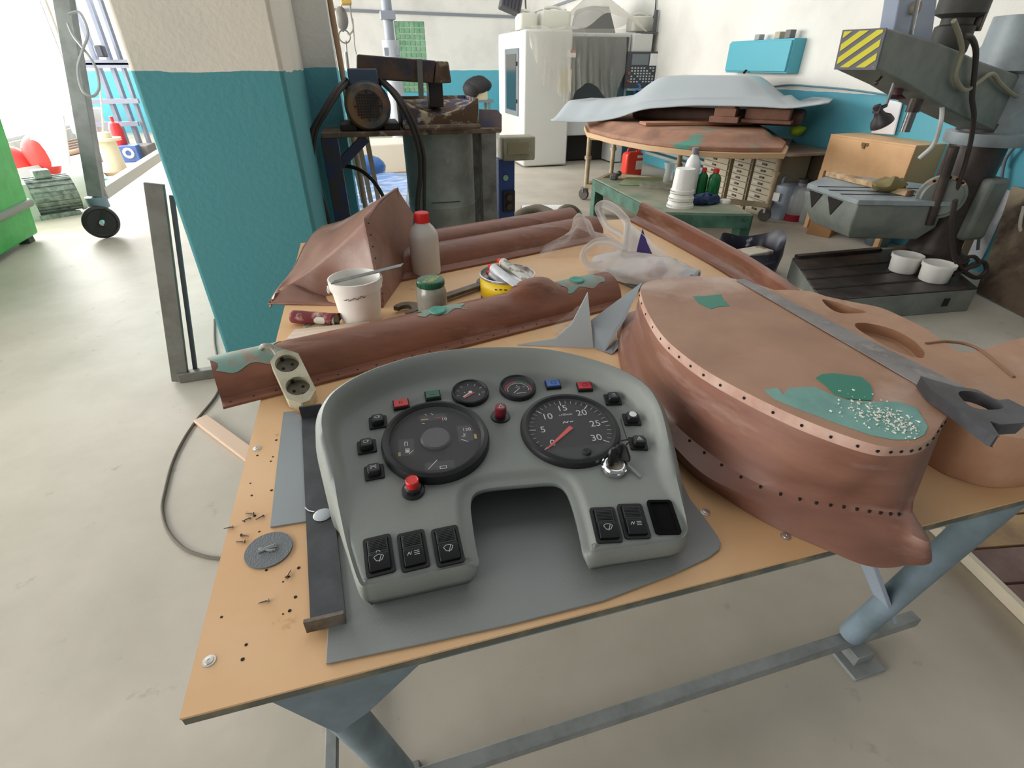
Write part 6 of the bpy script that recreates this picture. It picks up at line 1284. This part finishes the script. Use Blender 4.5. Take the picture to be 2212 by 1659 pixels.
# ================================================================ radial drill at the right
M_dg = mat('drill_grey', (122,126,118), .5, col2=(100,105,100), scale=5); M_dgl = mat('drill_light_grey', (142,152,156), .45, col2=(120,128,130), scale=5); M_dk = mat('oily_dark_steel', (52,44,42), .45, col2=(78,66,60), scale=6, metal=.3); M_rust = mat('rust_plate', (112,94,76), .8, col2=(74,54,44), scale=2.6, lo=.42, hi=.62, col3=(150,134,110), scale3=2.0, lo3=.5, hi3=.66)
ZB2 = .18
cB = PZ(2012, 566, ZB2); dcx, dcy = cB.x+.02, cB.y+.05
t = thing('radial_drill', 'big grey radial drill with striped arm end standing at the right', 'drill', (dcx, dcy, 0))
B0, B1, B2, B3 = PZ(1830, 652, ZB2), PZ(2114, 622, ZB2), PZ(2000, 530, ZB2), PZ(1712, 556, ZB2)
B0 = PZ(1775, 648, ZB2)
m = MB(); m.loft([[Vector((p.x, p.y, z)) for p in (B0, B1, B2, B3)] for z in (0, ZB2-.012)]); m.c = 1; m.loft([[Vector((p.x, p.y, z)) for p in (B0, B1, B2, B3)] for z in (ZB2-.012, ZB2)])
bp = obj('base_plate', m, [M_dg, M_dk], t, bevel=.006)
m = MB()
for f in (.22, .44, .66): m.bar(B0.lerp(B3, f)+Vector((0,0,.0012)), B1.lerp(B2, f)*.72+B0.lerp(B3, f)*.28+Vector((0,0,.0012)), .028, .003)
obj('t_slots', m, mat('slot_black', (20,17,16), .8), t)
m = MB(); q = B0.lerp(B1, .82); nB = Vector(((B1-B0).y, -(B1-B0).x, 0)).normalized(); m.box(Vector((q.x, q.y, .085))+nB*.001, (.05,.006,.06), atan2((B1-B0).y, (B1-B0).x)+0); obj('lifting_slot', m, M_dark, t)
m = MB(); q = B3.lerp(B2, .5)
m.bar(B3+Vector((.02,-.02,.012)), B3.lerp(B2,.62)+Vector((0,-.02,.012)), .05, .022); obj('rear_lip', m, M_dk, t)
hubz = .86
m = MB(); m.lathe([(.26,0),(.26,.05),(.19,.09),(.175,.14),(.175,1.02)], (dcx, dcy, ZB2), 40); obj('column', m, M_dk, t, smooth=40)
zc0 = PY(2115, 318, dcy-.25).z; 
m = MB(); m.lathe([(.25,zc0-.02),(.26,zc0),(.26,zc0+.06),(.21,zc0+.07),(.20,zc0+.42),(.25,zc0+.44),(.25,zc0+.75)], (dcx+.05, dcy, 0), 40); obj('sleeve', m, M_dgl, t, smooth=40)
q = PY(2052, 380, dcy-.2); m = MB(); m.cyl((q.x, q.y, .55), (PY(2062, 318, dcy-.2).x, q.y, zc0), .03, n=14); obj('lift_screw', m, M_dk, t)
# box table with t slots on the column
ztb = PY(1860, 430, 3.05).z; 
tt = [PZ(1745, 396, ztb), PZ(1855, 432, ztb), PZ(2056, 436, ztb), PZ(2040, 402, ztb), PZ(1800, 374, ztb)]
tdz = .035
m = MB(); m.loft([[Vector((p.x, p.y, z)) for p in tt] for z in (ztb-tdz, ztb)]); obj('box_table_top', m, M_dgl, t, bevel=.004)
ct = (tt[0]+tt[1]+tt[2]+tt[3]+tt[4])/5
def tin(p, k, z): return Vector((p.x+(ct.x-p.x)*k, p.y+(ct.y-p.y)*k, z))
m = MB(); m.loft([[tin(p, k, z) for p in tt] for k, z in ((.06, ztb-tdz), (.06, ztb-.19), (.22, ztb-.30), (.45, ztb-.33))]); obj('box_table_body', m, M_dg, t, bevel=.01)
m = MB()
for f in (.22, .45, .68): a = tt[0].lerp(tt[1], f); b = tt[4].lerp(tt[3], 0.0).lerp(tt[3], 1)+(tt[2]-tt[3])*f; m.bar(a+Vector((0,0,.001)), a.lerp(b, .82)+Vector((0,0,.001)), .022, .003)
obj('t_slots', m, bpy.data.materials['slot_black'], t)
# pale ribs on the free end of the box table
m = MB(); e0, e1 = tin(tt[0], .045, ztb), tin(tt[1], .045, ztb)
for f0, f1 in ((.02, .30), (.42, .72)):
    a, b = e0.lerp(e1, f0), e0.lerp(e1, f1); mid = a.lerp(b, .5); ou = (e0-e1).cross(Vector((0,0,1))).normalized(); ou = ou if ou.y < 0 or ou.x < 0 else -ou
    m.slab([a+Vector((0,0,-.05)), b+Vector((0,0,-.05)), mid+Vector((0,0,-.17))], ou*.006)
obj('end_recess', m, M_dark, t)
KC = PY(2030, 424, dcy-.16); kn = KC; m = MB(); Bk = basis((-.62,-.78,0)); m.lathe([(.150,0),(.150,.04),(.13,.045),(.12,.06),(.0,.06)], KC, 36, True, False, M=Bk); hb_ = obj('knee_flange', m, M_dg, t, smooth=40)
m = MB(); 
for i in range(5):
    a = radians(52+i*19); x, y = .136*cos(a), .136*sin(a); p = KC+Bk @ Vector((x, y, .0505)); m.cyl(p, p+Bk @ Vector((0,0,.004)), .010, n=10)
obj('bolt_hole', m, M_dark, hb_)
m = MB(); ring_ = [(.149*cos(radians(a)), .149*sin(radians(a))) for a in range(42, 143, 10)]; rin = [(.122*cos(radians(a)), .122*sin(radians(a))) for a in range(142, 41, -10)]
m.slab([KC+Bk @ Vector((x, y, .046)) for x, y in ring_+rin], Bk @ Vector((0,0,.004))); obj('scale_plate', m, mat('pinkish_scale', (182,150,126), .6), hb_)
m = MB(); m.bb(dcx-.05, dcy-.24, ZB2+.22, dcx+.15, dcy+.16, ztb+.13); obj('knee_block', m, M_dg, t, bevel=.03)
# arm
K_ = (dcx+.02, dcy-.10); av = Vector((.966, .26, 0)).normalized(); rr_ = ray(1893, 151); LA_ = (K_[0]*rr_.y-K_[1]*rr_.x)/(av.x*rr_.y-av.y*rr_.x); E_ = (K_[0]-LA_*av.x, K_[1]-LA_*av.y); aw = Vector((-av.y, av.x, 0))
AT = .22
def PO(px, py, o): return PV(px, py, (E_[0]+aw.x*o, E_[1]+aw.y*o), (K_[0]+aw.x*o, K_[1]+aw.y*o))
ap = [PV(a, b, E_, K_) for a, b in ((1917,60),(2020,88),(2075,110),(2120,132),(2212,165),(2225,170),(2225,318),(2212,312),(2160,290),(2090,258),(2030,228),(1960,184),(1893,151))]
m = MB(); m.slab(ap, aw*AT); obj('arm', m, M_dg, t, bevel=.012)
ec = [ap[0]-av*.004, ap[-1]-av*.004, ap[-1]+aw*AT-av*.004, ap[0]+aw*AT-av*.004]
eu, ev = (ec[3]-ec[0]), (ec[1]-ec[0])
m = MB(); m.slab([ec[0]+av*.003, ec[1]+av*.003, ec[2]+av*.003, ec[3]+av*.003], -av*.008); obj('end_plate', m, mat('grey_warning_ground', (110,110,118), .5), t)
m = MB()
def eP(u, v): return ec[0]+eu*u+ev*v-av*.006
def clip(poly, ax_, lim, keep):
    out = []
    for i in range(len(poly)):
        p, q = poly[i-1], poly[i]; a, b = (p[ax_]-lim)*keep, (q[ax_]-lim)*keep
        if (a >= 0) != (b >= 0): f = a/(a-b); out.append((p[0]+(q[0]-p[0])*f, p[1]+(q[1]-p[1])*f))
        if b >= 0: out.append(q)
    return out
for i in range(6):   # diagonal yellow bars across the end plate
    v0 = -.78+i*.33; poly = [(0, v0), (1, v0+.85), (1, v0+1.03), (0, v0+.18)]
    for ax_, lim, keep in ((0, .05, 1), (0, .95, -1), (1, .04, 1), (1, .94, -1)):
        poly = clip(poly, ax_, lim, keep) if poly else poly
    if len(poly) > 2: m.slab([eP(u, v) for u, v in poly], -av*.002)
obj('warning_stripes', m, mat('warning_yellow', (222,214,64), .5), t)
m = MB(); c2_ = PO(2168, 140, .30); m.lathe([(.0,-.14),(.16,-.14),(.185,-.11),(.185,.30),(.0,.30)], c2_, 28, M=basis((.9,.1,-.10))); obj('arm_motor', m, M_dg, t, smooth=40)
# drill head: pale plate, motor, spindle
hp = [PO(a, b, .12) for a, b in ((1930,74),(1950,-40),(2030,-40),(2012,94))]
m = MB(); m.slab(hp, aw*.08); obj('head_plate', m, mat('pale_blue_plate', (170,180,200), .45), t, bevel=.006)
m = MB(); p = PO(1971, 18, .12); m.cyl(p, p-aw*.03, .030, n=18); obj('oil_cap', m, mat('tan_cap', (150,138,118), .5), t)
a = PO(1968, 74, .06); b = PO(1992, -40, .06); m = MB(); m.cyl(a, b, .011, n=12); obj('rod', m, M_chrome, t)
hc = PO(2048, 98, .11); m = MB(); m.lathe([(.0,-.06),(.09,-.06),(.10,-.03),(.10,.09),(.08,.10),(.08,.13),(.125,.15),(.125,.40),(.10,.5)], hc, 28); obj('head_motor', m, mat('dark_head_motor', (66,66,62), .6, col2=(52,44,40), scale=6), t, smooth=40)
m = MB(); m.box(hc+Vector((.12,0,.16)), (.08,.10,.18), .5); m.tube([hc+Vector((.14,0,.20)), hc+Vector((.20,-.02,.26))], .010, 6); obj('motor_box', m, M_dk, t, bevel=.01)
sp_ = PO(1986, 198, .08); sb_ = PO(1970, 283, .08); sb_ = Vector((sp_.x, sp_.y, sb_.z)); zm = sp_.z-(sp_.z-sb_.z)*.50
m = MB(); m.cyl(sp_+Vector((0,0,.08)), (sp_.x, sp_.y, zm), .036, n=20); obj('quill', m, M_dk, t); m = MB(); m.cyl((sp_.x, sp_.y, zm), sb_, .027, n=20); obj('spindle', m, mat('ground_steel', (120,118,116), .3, metal=.8), t)
hb0 = PO(1948, 178, .08); m = MB(); m.lathe([(.02,.06),(.034,.01),(.038,-.02),(.024,-.035),(.022,-.06),(.045,-.075),(.048,-.083),(.0,-.083)], hb0, 22, True, False); obj('feed_hub', m, mat('dark_red_hub', (72,36,42), .4), t, smooth=40)
m = MB(); a = PO(1907, 163, .05); b = PO(1893, 179, .03); m.tube([a, b], .006, 8); m.ball(b, .012, 12, 8); obj('lever', m, M_dk, t)
a = PO(1935, 168, .05); b = PO(1914, 228, .05); m = MB(); m.cyl(a+Vector((0,0,.03)), b, .008, n=10); la = obj('lamp_arm', m, M_steel, t)
b = PO(1896, 236, .05); ld = Vector((.42,-.12,-.60)).normalized(); m = MB(); m.box(b, (.035,.035,.04), .4); m.lathe([(.020,-.02),(.022,.02),(.030,.04),(.050,.06),(.058,.085),(.058,.092),(.048,.086),(.0,.07)], b, 24, True, False, M=basis(ld)); m.tube([b, a.lerp(PO(1914,228,.05), 1.0)], .010, 8); obj('lamp_shade', m, mat('black_lamp_shade', (50,44,46), .5), la, smooth=40)
# hoses and cables of the drill
def dc(px, d, r, mt, nm='drill_cable'):
    m = MB(); m.tube(cr([PV(a, b, (E_[0]-aw.x*d, E_[1]-aw.y*d), (K_[0]-aw.x*d, K_[1]-aw.y*d)) for a, b in px], 7), r, 8); obj(nm, m, mt, t)
M_kc = mat('khaki_cable', (140,134,112), .6)
dc(((2060,45),(2073,80),(2078,110),(2070,140),(2064,165),(2072,185),(2086,195),(2108,182),(2142,160),(2160,180),(2190,205),(2212,208)), .03, .013, M_kc)
dc(((2082,78),(2098,82),(2108,110),(2105,160),(2100,210),(2104,250),(2098,300),(2086,350),(2070,400),(2062,430)), .035, .015, M_cab)
m = MB(); m.tube(cr([PO(2035,222,.04), PY(2033, 260, dcy-.4), PY(2018, 310, dcy-.35), PY(1986, 342, dcy-.3)], 7), .013, 8); obj('white_hose', m, mat('white_hose', (196,196,194), .5), t)
m = MB(); m.tube(cr([PY(2064,432,dcy-.42), PY(2056,480,dcy-.42), PY(2058,530,dcy-.42), PY(2066,565,dcy-.42), PY(2085,588,dcy-.42), PY(2110,600,dcy-.40), PY(2130,585,dcy-.40), PY(2124,566,dcy-.38), PY(2100,572,dcy-.36), PY(2080,590,dcy-.36)], 7), .016, 8); m.tube(cr([PY(2058,594,dcy-.42), PY(2090,580,dcy-.42), PY(2115,570,dcy-.42), PY(2105,555,dcy-.40), PY(2085,556,dcy-.4)], 7), .014, 8); obj('cable_loop', m, M_cab, t)
M_gc = mat('grey_wall_cable', (120,124,128), .6)
m = MB(); m.tube(cr([PX(2200,308,XR-.05), PX(2172,345,XR-.05), PX(2160,400,XR-.05), PX(2140,450,XR-.05), PX(2120,480,XR-.06), PX(2112,540,XR-.1)], 7), .012, 8); m.tube(cr([PX(2168,315,XR-.05), PX(2166,340,XR-.05), PX(2162,360,XR-.05)], 5), .010, 8); tag(obj('wall_cable', m, M_gc), 'grey forked cable running down the right wall beside the drill column', 'cable')
# things lying on the drill
a, b = tt[0].lerp(tt[4], .45), tt[3].lerp(tt[2], .75); a = PZ(1782, 380, ztb+.002); b = PZ(1955, 424, ztb+.002); d = (b-a).normalized(); s = Vector((-d.y, d.x, 0)); m = MB(); m.slab([a, b, b+s*.07, a+s*.07], (0,0,.04)); tag(obj('wood_batten', m, mat('raw_batten', (196,168,126), .7, col2=(120,84,58), scale=8), bevel=.002), 'raw wooden batten lying across the drill box table', 'batten')
c = PZ(1925, 405, ztb+.045); m = MB(); m.ball(c+Vector((.04,.06,.012)), .11, 18, 10, (1.2,.8,.42)); m.v = [crump(p, 16, .035, 5) for p in m.v]; tag(obj('cotton_waste', m, mat('olive_rag', (128,116,76), .9), smooth=40), 'olive clump of cotton waste beside the batten on the drill table', 'rag')
def pot(px, py, lab):
    c = PZ(px, py, ZB2+.002); t = thing('white_pot', lab, 'pot', c, 'white pots on the drill base'); m = MB(); m.lathe([(.0,.0),(.088,.0),(.092,.005),(.100,.105),(.108,.107),(.109,.130),(.104,.132),(.097,.115),(.086,.010),(.0,.008)], c, 36, False, False); obj('body', m, M_wp, t, smooth=35)
    m = MB(); m.tube([c+Vector((.108*cos(q), .108*sin(q), .115)) for q in [radians(-30+i*6) for i in range(11)]], .004, 6); obj('wire_handle', m, M_steel, t)
pot(1948, 585, 'left white pot of the two on the drill base plate'); pot(2014, 605, 'right white pot of the two on the drill base plate')
# behind: white patch of wall, post, rusty plate, glass bottle
m = MB(); q = [PX(a, b, XR-.012) for a, b in ((2140,400),(2188,414),(2120,560),(2080,560))]; m.slab(q, (.01,0,0)); tag(obj('whitewashed_board', m, mat('whitewash', (226,228,232), .8, col2=(196,198,200), scale=9)), 'whitewashed board against the right wall beside the rusty plate', 'board')
m = MB(); a = PZ(2050, 604, 0); a = Vector((4.86, a.y*4.86/a.x, 0)); b = PX(2106, 478, 5.02); m.bar(a+Vector((0,0,.02)), b, .11, .05, up=(0,1,0)); tag(obj('wood_post', m, mat('tan_post', (178,142,112), .7)), 'tan wooden post leaning on the wall behind the drill column', 'post')
rp0, rp1 = PZ(2086, 640, 0), PZ(2330, 720, 0); rp0 = PZ(2110, 632, .01); rp1 = PZ(2360, 760, .01)
m = MB(); m.slab([rp0, rp1, PY(2470, 480, rp1.y+.3), PX(2188, 402, XR-.06)], (.02,.02,0)); tag(obj('rusty_plate', m, M_rust), 'large mottled rusty plate leaning on the wall at the right edge', 'plate')
m = MB(); m.tube(cr([PV(2212,446,(4.5,2.9),(5,2.7)), PV(2204,480,(4.5,2.9),(5,2.7)), PV(2206,500,(4.5,2.9),(5,2.7)), PV(2225,520,(4.5,2.9),(5,2.7))], 6), .012, 8); tag(obj('white_cable', m, mat('white_hose_b', (206,204,190), .5)), 'short white cable in front of the rusty plate at the right edge', 'cable')
c = PZ(1950, 552, 0); m = MB(); m.lathe([(.10,0),(.105,.01),(.105,.20),(.05,.27),(.045,.30)], (c.x+.05, c.y+.35, 0), 24); tag(obj('glass_carboy', m, mat('dark_glass_bottle', (110,124,130), .1, alpha=.7), smooth=40), 'grey glass bottle on the floor between the stand leg and the drill column', 'bottle')
# ================================================================ bag on the floor and pallet
c = PZ(1606, 592, 0); t = thing('rubbish_bag', 'open dark purple bag with a box inside on the floor behind the rail mould', 'bag', c); M_pbag = mat('purple_black_film', (40,36,44), .4, col2=(46,44,62), scale=3, col3=(190,190,200), scale3=7, lo3=.62, hi3=.68); bl = []
wdt = (PZ(1692, 560, .1)-PZ(1536, 560, .1)).length/2*.92
for z, r, k in ((0,.86,0),(.06,1.0,1),(.16,1.04,2),(.24,.98,3),(.30,.94,4)):
    bl.append([c+Vector((wdt*r*cos(a)*(1+.05*sin(5*a+k)), wdt*.72*r*sin(a)*(1+.06*sin(4*a+k)), z+(.03*sin(3*a+1)+.05*max(0,cos(a+.25))**8-.10*max(0,cos(a+1.9))**2 if k >= 3 else 0))) for a in [2*pi*i/36 for i in range(36)]])
bl.append([p*.0+c+(p-c)*.88+Vector((0,0,-.02)) for p in bl[-1]]); bl.append([c+Vector(((p-c).x*.9, (p-c).y*.9, .03)) for p in bl[-1]])
m = MB(); m.loft(bl); obj('film', m, M_pbag, t, smooth=60)
m = MB(); q = c+Vector((.0,-wdt*.22,.14)); m.box(q, (.26,.16,.19), .15); obj('box_inside', m, mat('white_brown_box', (196,184,166), .7, col2=(128,104,78), scale=5, lo=.48, hi=.56), t, bevel=.008)
pa0, pa1 = PZ(2002, 1118, .13), PZ(2212, 1322, .13); d = (pa1-pa0).normalized(); s = Vector((-d.y, d.x, 0)); s = s if s.x > 0 else -s; o0 = pa0-d*.55
t = thing('wooden_pallet', 'worn wooden pallet on the floor under the right end of the table', 'pallet', (o0.x+.5, o0.y, 0)); M_pt = mat('pallet_wood', (176,146,104), .75, col2=(128,100,80), scale=5, stretch=(1,1,1)); M_pd = mat('purple_stained_wood', (128,104,98), .75, col2=(104,78,72), scale=6); M_pl2 = mat('pale_pallet_edge', (206,194,172), .75)
for k in range(3): m = MB(); a = o0+s*(.13+.35*k); m.bar(Vector((a.x, a.y, .06)), Vector((a.x, a.y, .06))+d*1.25, .05, .115); obj('bearer', m, M_pl2, t)
m = MB(); m.bar(Vector((o0.x, o0.y, .128))+s*.008, Vector((o0.x, o0.y, .128))+s*.008+d*1.25, .02, .026); obj('edge_strip', m, M_pl2, t)
for k in range(9):
    a = o0+s*.02+d*(.02+.138*k); m = MB(); w_ = .128; m.slab([Vector((a.x, a.y, .119)), Vector((a.x, a.y, .119))+d*w_, Vector((a.x, a.y, .119))+d*w_+s*.92, Vector((a.x, a.y, .119))+s*.92], (0,0,.02)); obj('deck_board', m, (M_pt, M_pd, M_pt, M_pt, M_pt, M_pd, M_pd, M_pt, M_pd)[k], t, bevel=.002)
